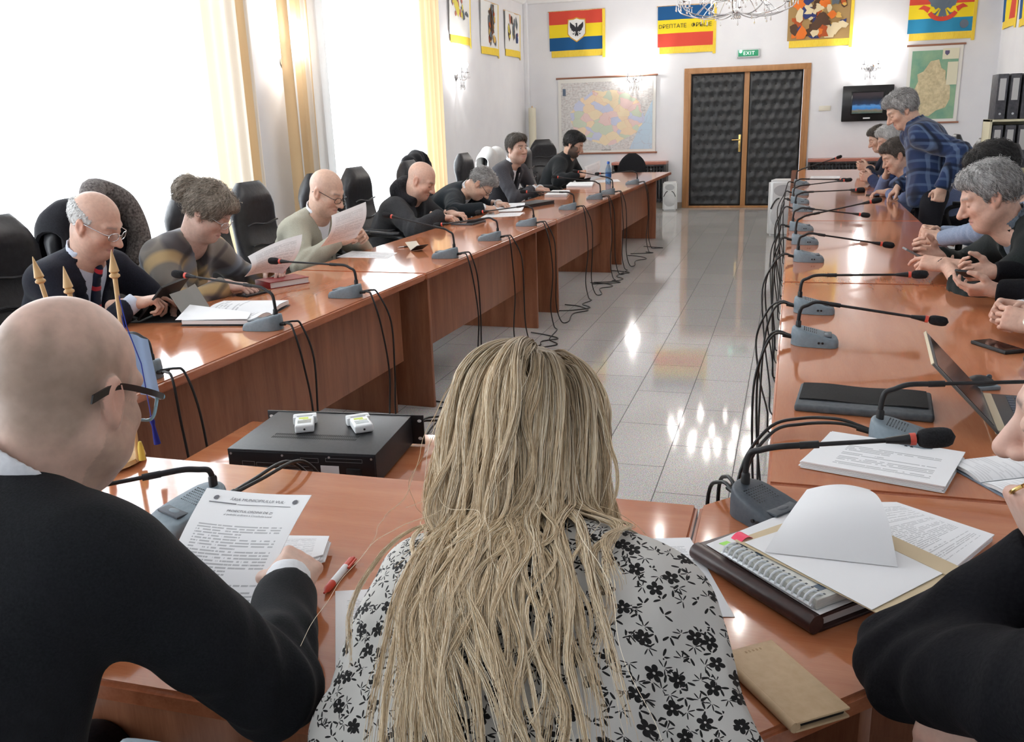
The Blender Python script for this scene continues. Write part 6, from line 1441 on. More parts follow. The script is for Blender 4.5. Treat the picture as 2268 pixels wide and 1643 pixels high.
def glasses(parent, Mh, s, m, half=False, lens=None):
    """Mh: head frame relative to the person; spectacles in head coordinates"""
    T = Matrix(Mh.tolist()) @ Matrix.Scale(s, 4); g = MB(); w = 0.0011 if half else 0.0016
    for sd in (-1, 1):
        pts = [(sd * (0.034 + 0.024 * math.copysign(abs(math.cos(a)) ** 0.75, math.cos(a))), 0.104 - 0.010 * math.cos(a) * (1 if True else 0) * 0.6, 0.000 + 0.0165 * math.copysign(abs(math.sin(a)) ** 0.75, math.sin(a))) for a in np.linspace(0, 2 * math.pi, 25)]
        if half: pts = [p for p in pts if p[2] < 0.006 or True]
        g.tube(pts, w, 6)
        g.tube([(sd * 0.058, 0.098, 0.006), (sd * 0.074, 0.086, 0.009), (sd * 0.081, 0.02, 0.012), (sd * 0.081, -0.015, 0.012), (sd * 0.079, -0.042, -0.010)], w * 1.1, 6)
    g.tube([(-0.011, 0.106, 0.004), (0, 0.110, 0.007), (0.011, 0.106, 0.004)], w, 6)
    for i in range(len(g.v)): g.v[i] = tuple(T @ Vector(g.v[i]))
    o = g.build('eyeglasses', m, parent, 60)
    l = MB()
    for sd in (-1, 1):
        l.add([(sd * (0.034 + 0.023 * math.cos(a)), 0.104 - 0.006 * math.cos(a), 0.0155 * math.sin(a)) for a in np.linspace(0, 2 * math.pi, 17)[:-1]], [tuple(range(16))])
    for i in range(len(l.v)): l.v[i] = tuple(T @ Vector(l.v[i]))
    lm = MATS.get('spectacle_lens')
    if not lm:
        lm = mat('spectacle_lens', (1, 1, 1), 0.0); nt = lm.node_tree; tr = nt.nodes.new('ShaderNodeBsdfTransparent'); gl = nt.nodes.new('ShaderNodeBsdfGlossy'); gl.inputs['Roughness'].default_value = 0.02
        mx = nt.nodes.new('ShaderNodeMixShader'); mx.inputs[0].default_value = 0.10; nt.links.new(tr.outputs[0], mx.inputs[1]); nt.links.new(gl.outputs[0], mx.inputs[2]); nt.links.new(mx.outputs[0], nt.nodes['Material Output'].inputs[0])
    l.build('lenses', lm, o, None); return o
def strands(name, pts, radius, m, parent):
    """hair strands (k x n x 3) as one hair curves object"""
    k, n, _ = pts.shape; hc = bpy.data.hair_curves.new(name); hc.add_curves([n] * k)
    hc.position_data.foreach_set('vector', pts.reshape(-1).astype(np.float32))
    r = np.broadcast_to(np.asarray(radius, np.float32), (k, n)).reshape(-1)
    at = hc.attributes.get('radius') or hc.attributes.new('radius', 'FLOAT', 'POINT'); at.data.foreach_set('value', np.ascontiguousarray(r))
    hc.materials.append(m); o = bpy.data.objects.new(name, hc); C.objects.link(o); o.parent = parent; return o
def strand_mat(name, stops, root=None, rough=0.4):
    m = mat(name, stops[0][1], rough, spec=0.5); hi = N(m, 'ShaderNodeHairInfo'); r = ramp(m, hi.outputs['Random'], stops)
    if root:
        rr = ramp(m, hi.outputs['Intercept'], [(0.0, root), (0.30, (1, 1, 1))]); mu = N(m, 'ShaderNodeMixRGB', blend_type='MULTIPLY'); mu.inputs[0].default_value = 1; LK(m, r.outputs[0], mu.inputs[1]); LK(m, rr.outputs[0], mu.inputs[2]); LK(m, mu.outputs[0], bsdf(m).inputs['Base Color'])
    else: LK(m, r.outputs[0], bsdf(m).inputs['Base Color'])
    return m
def comb(V, f, Mh, H, s, n, length, seed, lift=0.010, part=0.0):
    """short strands lying over a hair shell: V points on it, f its distance in head coordinates"""
    rg = np.random.default_rng(seed); P = ((V[rg.integers(0, len(V), n)] - H) @ Mh[:3, :3]) / s
    e = 0.004; cols = lambda Q: [Q[:, 0], Q[:, 1], Q[:, 2]]
    def grad(Q):
        g = np.stack([f(cols(Q + d)) - f(cols(Q - d)) for d in (V3((e, 0, 0)), V3((0, e, 0)), V3((0, 0, e)))], 1); return g / (np.linalg.norm(g, axis=1, keepdims=True) + 1e-9)
    P = P - 0.003 * grad(P); out = [P]; l = length * rg.uniform(0.6, 1.2, (n, 1)); jit = rg.normal(0, 0.32, (n, 3))
    side = np.sign(P[:, :1] - part + 1e-6)
    for i in range(5):
        g = grad(P); top = np.clip((P[:, 2:3] - 0.06) / 0.05, 0, 1)
        F = np.concatenate([0.75 * side * top, -0.55 * np.ones((n, 1)) + 0.9 * top * (P[:, 1:2] > 0.02), -1.0 * (1 - top) - 0.1], 1) + jit
        F = F - g * (F * g).sum(1, keepdims=True) * 0.9 + g * (0.30 if i < 2 else -0.10); F = F / np.linalg.norm(F, axis=1, keepdims=True)
        P = P + F * l / 5; d = f(cols(P))[:, None]; P = P + g * np.clip(-d - 0.0, 0, 0.01); out.append(P)
    Q = np.stack(out, 1); return H + (Q * s) @ Mh[:3, :3].T
def person(label, H, yaw, pitch=0, roll=0, body=None, Nb=None, Pv=None, arms=None, s=1.0, h=0.005, hg=0.009, skin=(0.62, 0.42, 0.34), brow=(0.2, 0.15, 0.12), face={}, tint={}, hair=None, wear=(), fat=0.0, bust=0.0, hunch=0.03, legs=True, specs=None, knees=None, stand=False, wide=1.0, group=None, cuff=0.016, slv=0.008):
    H, Nb, Pv = V3(H), V3(Nb), V3(Pv) + V3((0, 0, 0 if stand else 0.045)); body = yaw if body is None else body
    org = V3((Pv[0], Pv[1], 0.0))
    ya, pi_, ro = R(yaw - 90), R(pitch), R(roll)
    Mh = np.array(Matrix.Rotation(ya, 4, 'Z') @ Matrix.Rotation(-pi_, 4, 'X') @ Matrix.Rotation(ro, 4, 'Y')); Mh[:3, 3] = H
    hp = lambda q: H + Mh[:3, :3] @ (V3(q) * s)
    Nb = Nb + unit(hp((0, -0.03, -0.05)) - Nb) * 0.045 * s
    u = unit(Nb - Pv); fh = V3((math.cos(R(body)), math.sin(R(body)), 0)); lf = V3((-fh[1], fh[0], 0)); fw = unit(np.cross(lf, u)); L = np.linalg.norm(Nb - Pv)
    Mt = frame_np(Nb, lf, fw, u)
    # --- arms: two-bone reach to the wrists
    A = {}
    for side, sg in (('L', 1), ('R', -1)):
        S = Nb + lf * sg * 0.175 * s * wide - u * 0.070 * s + fw * 0.01 * s
        a = (arms or {}).get(side)
        if a is None: a = dict(w=Nb + lf * sg * 0.24 * s - u * 0.5 * s + fw * 0.12, d=(fw * 0.5 - u), n=lf * sg)
        W = V3(a['w']); D = unit(a['d']); la, lb = 0.295 * s, 0.255 * s
        if 'e' in a: E = V3(a['e'])
        else:
            v = W - S; dist = np.linalg.norm(v); ca = min(0.999, max(0.02, dist / (la + lb))); dist = ca * (la + lb)
            x = (la * la - lb * lb + dist * dist) / (2 * dist); hh = math.sqrt(max(0, la * la - x * x)); ax = unit(v)
            hint = V3(a.get('hint', tuple(lf * sg * 0.8 - V3((0, 0, 1)) * 0.8 - fw * 0.2))); hint = hint - ax * (hint @ ax); E = S + ax * x + unit(hint) * hh
        n = V3(a.get('n', (0, 0, -1))); n = unit(n - D * (n @ D)); Zb = -n; Y = np.cross(Zb, D) * (1 if side == 'R' else -1)
        A[side] = dict(S=S, E=E, W=W, M=frame_np(W, D, Y, Zb), pose=a.get('pose', 'relaxed'), D=D, hand=a.get('hand', True), hs=a.get('hs', 1.0))
    # --- skin: head, neck and shoulders; arms with hands
    lo = np.minimum.reduce([H - 0.17 * s, Nb - 0.13 * s]); hi = np.maximum.reduce([H + 0.17 * s, Nb + 0.12 * s])
    g = Grid(lo, hi, h); hf = head_fn(**face)
    g.local(Mh, lambda P: hf([q / s for q in P]) * s, H, 0.165 * s)
    g.cap(hp((0, -0.030, -0.050)), Nb + u * 0.02 * s + fw * 0.008, 0.052 * s * (1 + 0.12 * fat), 0.059 * s * (1 + 0.1 * fat), 0.030 * s)
    g.cap(hp((0, 0.010, -0.085)), Nb + u * 0.012 * s + fw * 0.035 * s, 0.030 * s, 0.040 * s, 0.03 * s)
    g.cap(Nb + lf * 0.09 * s - u * 0.05 * s, Nb - lf * 0.09 * s - u * 0.05 * s, 0.055 * s, None, 0.05 * s)
    V, F = g.mesh(); Lc = ((V - H) @ Mh[:3, :3]) / s
    parts, tints = [(V, F)], [skin_tint(Lc, skin, brow, **tint)]
    for side in 'LR':
        a = A[side]; W, E, S = a['W'], a['E'], a['S']; sc = s * 0.98 * a['hs']
        hh = h * 0.72 if h < 0.006 else h * 0.8
        tip = W + a['D'] * 0.11 * sc; lo = np.minimum.reduce([E, W, tip]) - 0.10 * s; hi = np.maximum.reduce([E, W, tip]) + 0.10 * s
        g = Grid(lo, hi, hh)
        if a['hand']:
            cu, th = POSES[a['pose']]; fn = hand_fn(cu, th); g.local(a['M'], lambda P: fn([q / sc for q in P]) * sc, tip - a['D'] * 0.02, 0.135 * sc)
        g.cap(E, W, 0.038 * s, 0.025 * s, 0.01); g.cap(E + (S - E) * 0.25, E, 0.038 * s, 0.038 * s, 0.02)
        V, F = g.mesh(); parts.append((V, F)); Lh = ((V - W) @ a['M'][:3, :3]) / sc
        c = np.tile(V3(skin), (len(V), 1)); k = np.zeros(len(V))
        for i in range(4): k = np.maximum(k, np.exp(-(((Lh[:, 0] - 0.088) ** 2 + (Lh[:, 1] - FYS[i]) ** 2) / 0.012 ** 2)))
        tips = np.clip((Lh[:, 0] - 0.10) / 0.06, 0, 1) * 0.4; w = np.clip(0.5 * k + tips, 0, 1)[:, None]; tints.append(c * (1 - w) + c * V3((1.02, 0.80, 0.76)) * w)
    me = np_mesh('person', parts, org, tints); root = link('person', me, SKIN, None, tuple(org))
    tag(root, label, 'person', group)
    def child(name, VF, m, par=None, rl=1):
        V, F = VF
        if len(V) == 0: return None
        return link(name, np_mesh(name, [(relax(V, F, rl, 0.5), F)], org), m, par or root)
    # --- hair
    seedh = int(abs(H[1]) * 100)
    for hs in (hair if isinstance(hair, list) else [hair] if hair else []):
        kind, t, m = hs; g = Grid(H - 0.20 * s, H + 0.20 * s, min(h, 0.0055)); f = hair_fn(kind, t)
        g.local(Mh, lambda P: f([q / s for q in P]) * s, H, 0.195 * s); Vh, Fh = g.mesh(); ho = child('hair', (Vh, Fh), m)
        sm = STRAND.get(m.name); seedh += 1
        if sm and len(Vh): strands('hair_strands', comb(Vh, f, Mh, H, s, 2600 if kind != 'fringe' else 900, 0.040 if kind == 'full' else 0.05 if kind == 'bun' else 0.016, seedh) - org, np.linspace(0.00085, 0.0004, 6)[None, :] * (1.0 if h < 0.0055 else 1.25), sm, ho)
    Mloc = Mh.copy(); Mloc[:3, 3] -= org
    if specs: glasses(root, Mloc, s, specs)
    # --- clothes
    pts = [Nb, Pv] + [A[k][j] for k in 'LR' for j in 'SEW']
    lo = np.minimum.reduce(pts) - 0.24 * s; hi = np.maximum.reduce(pts) + 0.24 * s; lo[2] = max(lo[2], Pv[2] - 0.16)
    G = Grid(lo, hi, hg); sl, P = G.sub(lo - 1, hi + 1)
    Rm = Mt[:3, :3]; q = [P[i] - Nb[i] for i in range(3)]; T = [q[0] * Rm[0, i] + q[1] * Rm[1, i] + q[2] * Rm[2, i] for i in range(3)]; T = [t / s for t in T]
    Ls = L / s; tt = np.clip(-T[2] / Ls, 0, 1.2); b = T[1] + hunch * 4 * tt * (1 - tt); a_ = np.abs(T[0]) / wide; Q = [a_, b, T[2]]
    d = d_ell(Q, (0, -0.008, -0.21), (0.188, 0.132, 0.235))
    d = smin(d, d_cap(Q, (0, -0.015, -0.078), (0.146, -0.012, -0.082), 0.090, 0.076), 0.06)
    d = smin(d, d_cap(Q, (0, -0.022, -0.025), (0.120, -0.018, -0.062), 0.052, 0.058), 0.05)
    d = smin(d, d_ell(Q, (0, 0.012 + 0.025 * fat, -Ls * 0.78), (0.165 + 0.025 * fat, 0.118 + 0.055 * fat, 0.22)), 0.09)
    d = smin(d, d_ell(Q, (0, -0.005, -Ls), (0.178 + 0.02 * fat, 0.135 + 0.02 * fat, 0.13)), 0.08)
    if bust: d = smin(d, d_ell(Q, (0.080, 0.085, -0.27), (0.075, 0.065 * bust, 0.078)), 0.05)
    dT = (d * s).astype(np.float32); dS = np.full(G.n, 1.0, np.float32)
    for k in 'LR':
        a = A[k]; e = smin(d_cap(P, a['S'], a['E'], 0.070 * s, 0.054 * s), d_cap(P, a['E'], a['W'] - a['D'] * 0.0, 0.053 * s, 0.040 * s), 0.03 * s)
        dirw = unit(a['W'] - a['E']); e = smax(e, sum((P[i] - a['W'][i]) * dirw[i] for i in range(3)) + slv, 0.006)
        # creases gathered at the elbow
        tE = np.sqrt(sum((P[i] - a['E'][i]) ** 2 for i in range(3))); al = sum((P[i] - a['S'][i]) * unit(a['W'] - a['S'])[i] for i in range(3))
        e = e + 0.0042 * s * np.exp(-(tE / (0.13 * s)) ** 2) * np.sin(al * 130 + 2.2 * wob(P, 14, 1.0)) + 0.003 * s * wob(P, 26, 2.0)
        dS = np.minimum(dS, e.astype(np.float32))
    dT = dT + (0.0035 * s * wob(P, 17, 0.5)).astype(np.float32)
    full = smin(dT, dS, 0.045 * s)
    nk = unit(hp((0, -0.03, -0.05)) - Nb); tn = sum((P[i] - Nb[i]) * nk[i] for i in range(3)) / s; rho = np.sqrt(np.maximum(sum((P[i] - Nb[i] - nk[i] * tn * s) ** 2 for i in range(3)), 0)) / s
    out = {}
    def emit(name, dd, m, par=None, rl=1):
        G.d = dd.astype(np.float32); o = child(name, G.mesh(), m, par, rl); out[name] = o; return o
    for w in wear:
        k = w['k']; m = w['m']; nm = w.get('n', k); par = out.get(w.get('on'))
        if k in ('jacket', 'sweater', 'shirt', 'coat'):
            dd = full - w.get('grow', 0.0)
            v = w.get('v', 0.0)
            if v:
                wd = np.maximum(0.004, w.get('vw', 0.075) * (1 - (-T[2]) / v)) ; wv = np.maximum(np.maximum(np.abs(T[0]) - wd, -(b - 0.0)), np.maximum(T[2] - 0.10, -(T[2] + v)))
                if w.get('lapel', k == 'jacket'):
                    band = (np.abs(T[0]) > wd) & (np.abs(T[0]) < wd + 0.050 * np.clip((v + T[2]) / 0.10, 0, 1)) & (b > 0.0) & (T[2] > -v) & (T[2] < -0.03)
                    notch = np.abs(T[2] + 0.105 + (np.abs(T[0]) - wd) * 0.3) < 0.006
                    dd = dd - 0.0065 * s * (band & ~notch)
                dd = smax(dd, -wv * s, 0.004)
            if w.get('open_front'): dd = smax(dd, -np.maximum(np.abs(T[0]) - 0.004, -(b - 0.02)) * s, 0.004)
            dd = smax(dd, -(T[2] + Ls + w.get('hem', 0.10)) * s, 0.01)
            c = w.get('collar')
            if c == 'jacket': ring = np.maximum(np.abs(rho - 0.074 - 0.10 * np.maximum(-tn, -0.02)) - 0.0055, np.abs(tn - 0.004) - 0.028); ring = np.maximum(ring, T[1] - 0.035); dd = smin(dd, ring * s, 0.006)
            if c == 'turn': ring = np.maximum(np.abs(rho - 0.068) - 0.006, np.abs(tn - 0.022) - 0.028); ring = np.maximum(ring, -(np.abs(T[0]) + 0.02 - 0.9 * np.maximum(0, T[1] - 0.035))) if v else ring; dd = smin(dd, ring * s, 0.012)
            if c == 'crew': ring = np.sqrt((rho - 0.070) ** 2 + (tn - 0.004) ** 2) - 0.009; dd = smin(dd, ring * s, 0.010)
            if c == 'hood':
                hd = d_ell([T[0], T[1] + 0.085, T[2] - 0.040], (0, 0, 0), (0.135, 0.070, 0.085)); ring = np.sqrt((rho - 0.090) ** 2 + (tn - 0.025) ** 2) - 0.036; ring = np.maximum(ring, T[1] - 0.075)
                hood = smin(hd, ring, 0.03) * s + 0.005 * wob(P, 40, 0.3) + 0.002 * wob(P, 110, 0.9)
            if w.get('fold'): dd = dd + w['fold'] * s * (np.abs(wob([P[0] * 1.3 + P[2] * 0.5, P[1], P[2] * 0.7 - P[0] * 0.3], w.get('ff', 15), 0.7)) - 0.3)
            o = emit(nm, dd, m, None, w.get('rl', 1))
            if c == 'hood': emit('hood', hood, HOODM, o)
        elif k == 'shirt_front':
            dd = smax(dT + 0.010 * s, (np.abs(T[0]) - 0.13) * s, 0.01); dd = smax(dd, -(T[2] + 0.42) * s, 0.01)
            ring = np.maximum(np.abs(rho - 0.0635 - 0.12 * np.maximum(0.02 - tn, 0)) - 0.0042, np.abs(tn - 0.020 - 0.28 * np.maximum(0, -T[1])) - 0.036); gap = w.get('gap', 0.012)
            ring = np.maximum(ring, -(np.maximum(np.abs(T[0]) - gap - 0.35 * np.maximum(0, 0.03 - tn), -(T[1] - 0.0))))
            dd = smin(dd, ring * s, 0.003)
            for kk in 'LR':
                if w.get('cuffs', True):
                    a = A[kk]; dirw = unit(a['W'] - a['E']); e = d_cap(P, a['W'] - dirw * 0.05, a['W'] + dirw * 0.06, 0.037 * s, 0.036 * s); e = smax(e, sum((P[i] - a['W'][i]) * dirw[i] for i in range(3)) - cuff, 0.003); dd = np.minimum(dd, e)
            emit(nm, dd, m)
        elif k == 'tie':
            wt = np.interp(-T[2], [0.0, 0.05, 0.42], [0.016, 0.019, 0.042]); dd = np.maximum(dT - 0.002 * s, (np.abs(T[0]) - wt) * s); dd = np.maximum(dd, np.maximum(-b, -(T[2] + 0.42)) * s); dd = smax(dd, (T[2] + 0.035) * s, 0.004)
            kp = Nb + fw * 0.075 * s - u * 0.018 * s
            dd = smin(dd, d_cap(P, kp + u * 0.012 * s, kp - u * 0.016 * s + fw * 0.012 * s, 0.020 * s, 0.014 * s), 0.006); emit(nm, dd, m)
        elif k == 'strip':      # lanyard, placket, pocket: a band raised over the front
            fx = w['f'](T, b); dd = np.maximum(full - w.get('grow', 0.004) * s, fx * s); emit(nm, dd, m, par, 0)
        elif k == 'scarf':
            ring = np.sqrt((rho - 0.070) ** 2 + (tn - 0.01) ** 2) - 0.018; emit(nm, ring * s, m)
    # --- trousers and shoes
    if legs:
        tm, sm = legs if isinstance(legs, tuple) else (TROUSERS, SHOES)
        up = V3((0, 0, 1)); J = []
        for sg in (1, -1):
            hipj = Pv + lf * sg * (0.075 if stand else 0.095) * s - (V3((0, 0, 0.06)) if stand else 0)
            if stand: kn = hipj + fh * 0.03 - up * 0.42 * s; an = V3((kn[0], kn[1], 0.09)) - fh * 0.03
            else: kn = (hipj + fh * 0.42 * s + lf * sg * 0.05); kn[2] = Pv[2] - 0.02; an = V3((kn[0], kn[1], 0.09)) + fh * 0.02
            J.append((hipj, kn, an))
        pts = [p for j in J for p in j]; g = Grid(np.minimum.reduce(pts) - 0.16, np.maximum.reduce(pts) + 0.16, 0.014)
        for hipj, kn, an in J:
            g.cap(hipj, kn, (0.085 if stand else 0.098) * s, 0.070 * s, 0.05); g.cap(kn, an, 0.066 * s, 0.050 * s, 0.03)
        g.cap(J[0][0], J[1][0], (0.09 if stand else 0.11) * s, None, 0.05); child('trousers', g.mesh(), tm)
        for hipj, kn, an in J:
            g = Grid(V3((an[0], an[1], 0.0)) - V3((0.22, 0.22, 0)), V3((an[0], an[1], 0.14)) + V3((0.22, 0.22, 0)), 0.010)
            t0 = V3((an[0], an[1], 0.045)); g.cap(t0 - fh * 0.05, t0 + fh * 0.15, 0.042, 0.036, 0.0); g.cap(t0, an + up * 0.02, 0.045, 0.046, 0.03)
            g.d = np.maximum(g.d, (0.004 - (g.lo[2] + g.h * np.arange(g.n[2])))[None, None, :]).astype(np.float32); child('shoe', g.mesh(), sm)
    return root, dict(A=A, Mh=Mh, org=org, hp=hp, Mt=Mt, root=root, s=s, child=child, out=out)
TROUSERS = cloth('dark_trousers', (0.012, 0.012, 0.016)); SHOES = mat('black_shoe', (0.01, 0.01, 0.01), 0.25)
# ------------------------------------------------------------------ the people of the left row
NAVYSUIT = cloth('navy_suit', (0.010, 0.011, 0.018)); GREYSUIT = cloth('grey_suit', (0.050, 0.050, 0.058)); BLACKSUIT = cloth('black_suit', (0.008, 0.009, 0.012))
WHITESHIRT = cloth('white_shirt', (0.74, 0.75, 0.78), (0.80, 0.81, 0.84), bump=0.1); PALEBLUE = cloth('pale_blue_shirt', (0.56, 0.60, 0.70), (0.62, 0.66, 0.76), bump=0.1)
GREYHAIR = hair_mat('grey_hair', (0.20, 0.195, 0.19), (0.46, 0.45, 0.44)); PALEHAIR = hair_mat('pale_grey_hair', (0.42, 0.41, 0.40), (0.66, 0.65, 0.63))
DARKHAIR = hair_mat('dark_hair', (0.006, 0.006, 0.007), (0.022, 0.020, 0.020)); BROWNHAIR = hair_mat('brown_hair', (0.055, 0.045, 0.038), (0.13, 0.11, 0.095)); ASHHAIR = hair_mat('ash_brown_hair', (0.13, 0.105, 0.08), (0.30, 0.25, 0.20))
STRAND = {'grey_hair': strand_mat('grey_strands', [(0, (0.10, 0.097, 0.095)), (0.5, (0.30, 0.295, 0.29)), (1, (0.56, 0.55, 0.54))]), 'pale_grey_hair': strand_mat('pale_strands', [(0, (0.30, 0.295, 0.29)), (1, (0.72, 0.71, 0.69))]),
          'dark_hair': strand_mat('dark_strands', [(0, (0.004, 0.004, 0.005)), (1, (0.03, 0.027, 0.026))]), 'brown_hair': strand_mat('brown_strands', [(0, (0.03, 0.025, 0.02)), (1, (0.16, 0.135, 0.115))]), 'ash_brown_hair': strand_mat('ash_strands', [(0, (0.08, 0.062, 0.047)), (0.5, (0.22, 0.18, 0.14)), (1, (0.40, 0.345, 0.28))])}
DARKRIM = mat('dark_spectacle_frame', (0.02, 0.018, 0.018), 0.3); THINRIM = mat('thin_metal_frame', (0.55, 0.55, 0.56), 0.25, 1.0)
F1 = (0.60, 0.395, 0.30); F2 = (0.62, 0.395, 0.305); F3 = (0.55, 0.355, 0.265)
GREYBROW = (0.30, 0.26, 0.24)
def tie_stripes(name, base, c, ang, freq):
    return plaid(name, base, [((0.5, 0.0, 0.866), freq, 0.72, c, 1.0)], soft=0.03)
UPL = (0, 0, -1)
person('older man in a dark suit and red striped tie tapping a tablet', (-2.72, 3.015, 1.150), 8, 27, 0, -4, (-2.83, 3.03, 0.965), (-3.00, 3.03, 0.52),
       {'R': dict(w=(-2.565, 2.985, 0.835), d=(0.75, 0.50, 0.10), n=(0.2, 0.2, -1), pose='tap', hint=(-0.2, -0.9, -0.8)), 'L': dict(w=(-2.53, 3.21, 0.80), d=(0.75, -0.45, 0.1), n=(0.3, 0.2, -1), pose='relaxed')},
       s=1.04, skin=F2, brow=GREYBROW, face=dict(fat=0.35, nose=1.1), tint=dict(scalp=0.25, stub=(0.42, 0.38, 0.36)), hair=('fringe', 0.006, PALEHAIR), specs=THINRIM, fat=0.4,
       wear=[dict(k='shirt_front', n='shirt', m=PALEBLUE), dict(k='tie', m=tie_stripes('navy_red_tie', (0.012, 0.016, 0.035), srgb(190, 50, 60), 0, 80)), dict(k='jacket', n='suit_jacket', m=NAVYSUIT, v=0.30, collar='jacket')])
BLOUSE = plaid('plaid_blouse', srgb(116, 108, 100), [((0.7, 0.3, 0.65), 34, 0.25, srgb(70, 66, 70), 0.85), ((-0.55, 0.4, 0.73), 30, 0.35, srgb(186, 156, 108), 0.75), ((0.6, -0.7, 0.4), 26, 0.5, srgb(126, 134, 146), 0.8), ((0.3, 0.5, -0.8), 42, 0.75, srgb(54, 50, 52), 0.7)])
p, I = person('woman with an ash brown bun and plaid blouse holding up a sheet of paper', (-2.655, 3.685, 1.130), 12, 36, 0, -4, (-2.80, 3.69, 0.955), (-3.00, 3.66, 0.50),
       {'R': dict(w=(-2.535, 3.585, 0.800), d=(0.9, 0.3, -0.12), n=(0, 0.1, -1), pose='relaxed', hint=(-0.1, -0.9, -0.5)), 'L': dict(w=(-2.545, 3.98, 0.825), d=(0.85, -0.35, -0.1), n=(0.1, -0.5, -1), pose='pinch')},
       s=1.04, skin=(0.60, 0.41, 0.335), brow=(0.24, 0.18, 0.14), face=dict(fat=0.6, nose=0.85, jaw=0.95), hair=('bun', 0.020, ASHHAIR), specs=THINRIM, fat=0.8, bust=1.15,
       wear=[dict(k='coat', n='blouse', m=BLOUSE, v=0.16, vw=0.06, lapel=False, grow=0.006, fold=0.008)])
def ring_on(I, side, u, r, th, m, name, label=None):
    """a band around the wrist of the given hand, u metres along from the wrist joint"""
    a = I['A'][side]; M = a['M']; c = M[:3, 3] + M[:3, 0] * u - I['org']; g = MB()
    g.tube([tuple(c + M[:3, 1] * r * 1.12 * math.cos(w) + M[:3, 2] * r * 0.9 * math.sin(w)) for w in np.linspace(0, 2 * math.pi, 21)], th, 8)
    o = g.build(name, m, I['root']); 
    if label: o['label'] = label
    return o
ring_on(I, 'R', -0.012, 0.029, 0.004, mat('bracelet_copper', srgb(170, 120, 90), 0.3, 0.6), 'bracelet')
BEIGEKNIT = cloth('beige_cardigan', srgb(150, 146, 132), srgb(168, 164, 148), 260, 0.95, 0.5)
DIAM = mat('cardigan_diamond', srgb(96, 94, 92), 0.9)
def diamonds(T, b):
    out = np.full(T[0].shape, 1.0)
    for cx in (-0.055, 0.055):
        for cz in (-0.16, -0.21, -0.26): out = np.minimum(out, np.abs(T[0] - cx) * 1.2 + np.abs(T[2] - cz) * 0.9 - 0.017)
    return np.maximum(out, -b)
person('bald man in a beige cardigan and white collar reading raised papers', (-2.72, 4.965, 1.115), -4, 26, 0, -8, (-2.83, 5.0, 0.925), (-2.99, 5.04, 0.50),
       {'R': dict(w=(-2.585, 4.80, 0.845), d=(0.75, 0.25, 0.25), n=(0.3, 0.9, -0.1), pose='grip', hint=(-0.2, -0.9, -0.6)), 'L': dict(w=(-2.57, 5.02, 0.84), d=(0.72, -0.4, 0.2), n=(0.2, -0.9, -0.2), pose='grip')},
       s=1.08, skin=F1, brow=GREYBROW, face=dict(fat=0.5, nose=1.05), tint=dict(scalp=0.15, stub=(0.45, 0.40, 0.38)), specs=DARKRIM, fat=0.6,
       wear=[dict(k='shirt_front', n='shirt', m=WHITESHIRT, gap=0.016, cuffs=False), dict(k='sweater', n='cardigan', m=BEIGEKNIT, v=0.17, vw=0.07, grow=0.006, fold=0.007), dict(k='strip', n='diamond_pattern', m=DIAM, f=diamonds, grow=0.008, on='cardigan')])
COAT = cloth('charcoal_fleece', (0.018, 0.019, 0.022), (0.045, 0.046, 0.05), 220, 0.97, 0.6); HOODM = cloth('black_fur_hood', (0.008, 0.008, 0.010), (0.022, 0.022, 0.026), 120, 0.97, 0.9)
p, I = person('bald man in a dark hooded fleece coat resting his hand on a tablet', (-2.735, 6.50, 1.075), 2, 30, 0, -6, (-2.865, 6.54, 0.895), (-3.02, 6.60, 0.50),
       {'R': dict(w=(-2.555, 6.395, 0.815), d=(0.92, 0.25, -0.12), n=(0, 0, -1), pose='relaxed', hint=(-0.1, -0.9, -0.4)), 'L': dict(w=(-2.56, 6.66, 0.805), d=(0.9, -0.3, 0), n=(0, 0, -1))},
       s=1.10, h=0.0058, hg=0.010, skin=F2, brow=GREYBROW, face=dict(fat=0.7, nose=1.0), tint=dict(scalp=0.2, stub=(0.45, 0.39, 0.36)), fat=0.8,
       wear=[dict(k='shirt_front', n='undershirt', m=cloth('black_knit', (0.008, 0.008, 0.009)), cuffs=False), dict(k='coat', n='fleece_coat', m=COAT, v=0.28, vw=0.05, lapel=False, grow=0.014, collar='hood', fold=0.008)])
person('grey haired man with glasses in a dark coat bent low over his writing', (-2.545, 7.36, 0.985), 6, 55, 0, -6, (-2.735, 7.40, 0.905), (-2.99, 7.55, 0.50),
       {'R': dict(w=(-2.445, 7.10, 0.805), d=(0.9, 0.3, -0.1), n=(0, 0.3, -1), pose='pinch', hint=(-0.1, -0.9, -0.2)), 'L': dict(w=(-2.45, 7.52, 0.80), d=(0.8, -0.5, 0), n=(0, 0, -1))},
       s=1.06, h=0.0058, hg=0.010, skin=F1, brow=GREYBROW, face=dict(fat=0.3, nose=1.0), hair=('full', 0.010, GREYHAIR), specs=DARKRIM, fat=0.4, hunch=0.06,
       wear=[dict(k='shirt_front', n='shirt', m=WHITESHIRT), dict(k='jacket', n='wool_jacket', m=cloth('dark_teal_wool', (0.010, 0.014, 0.018)), v=0.22, collar='jacket', grow=0.006)])
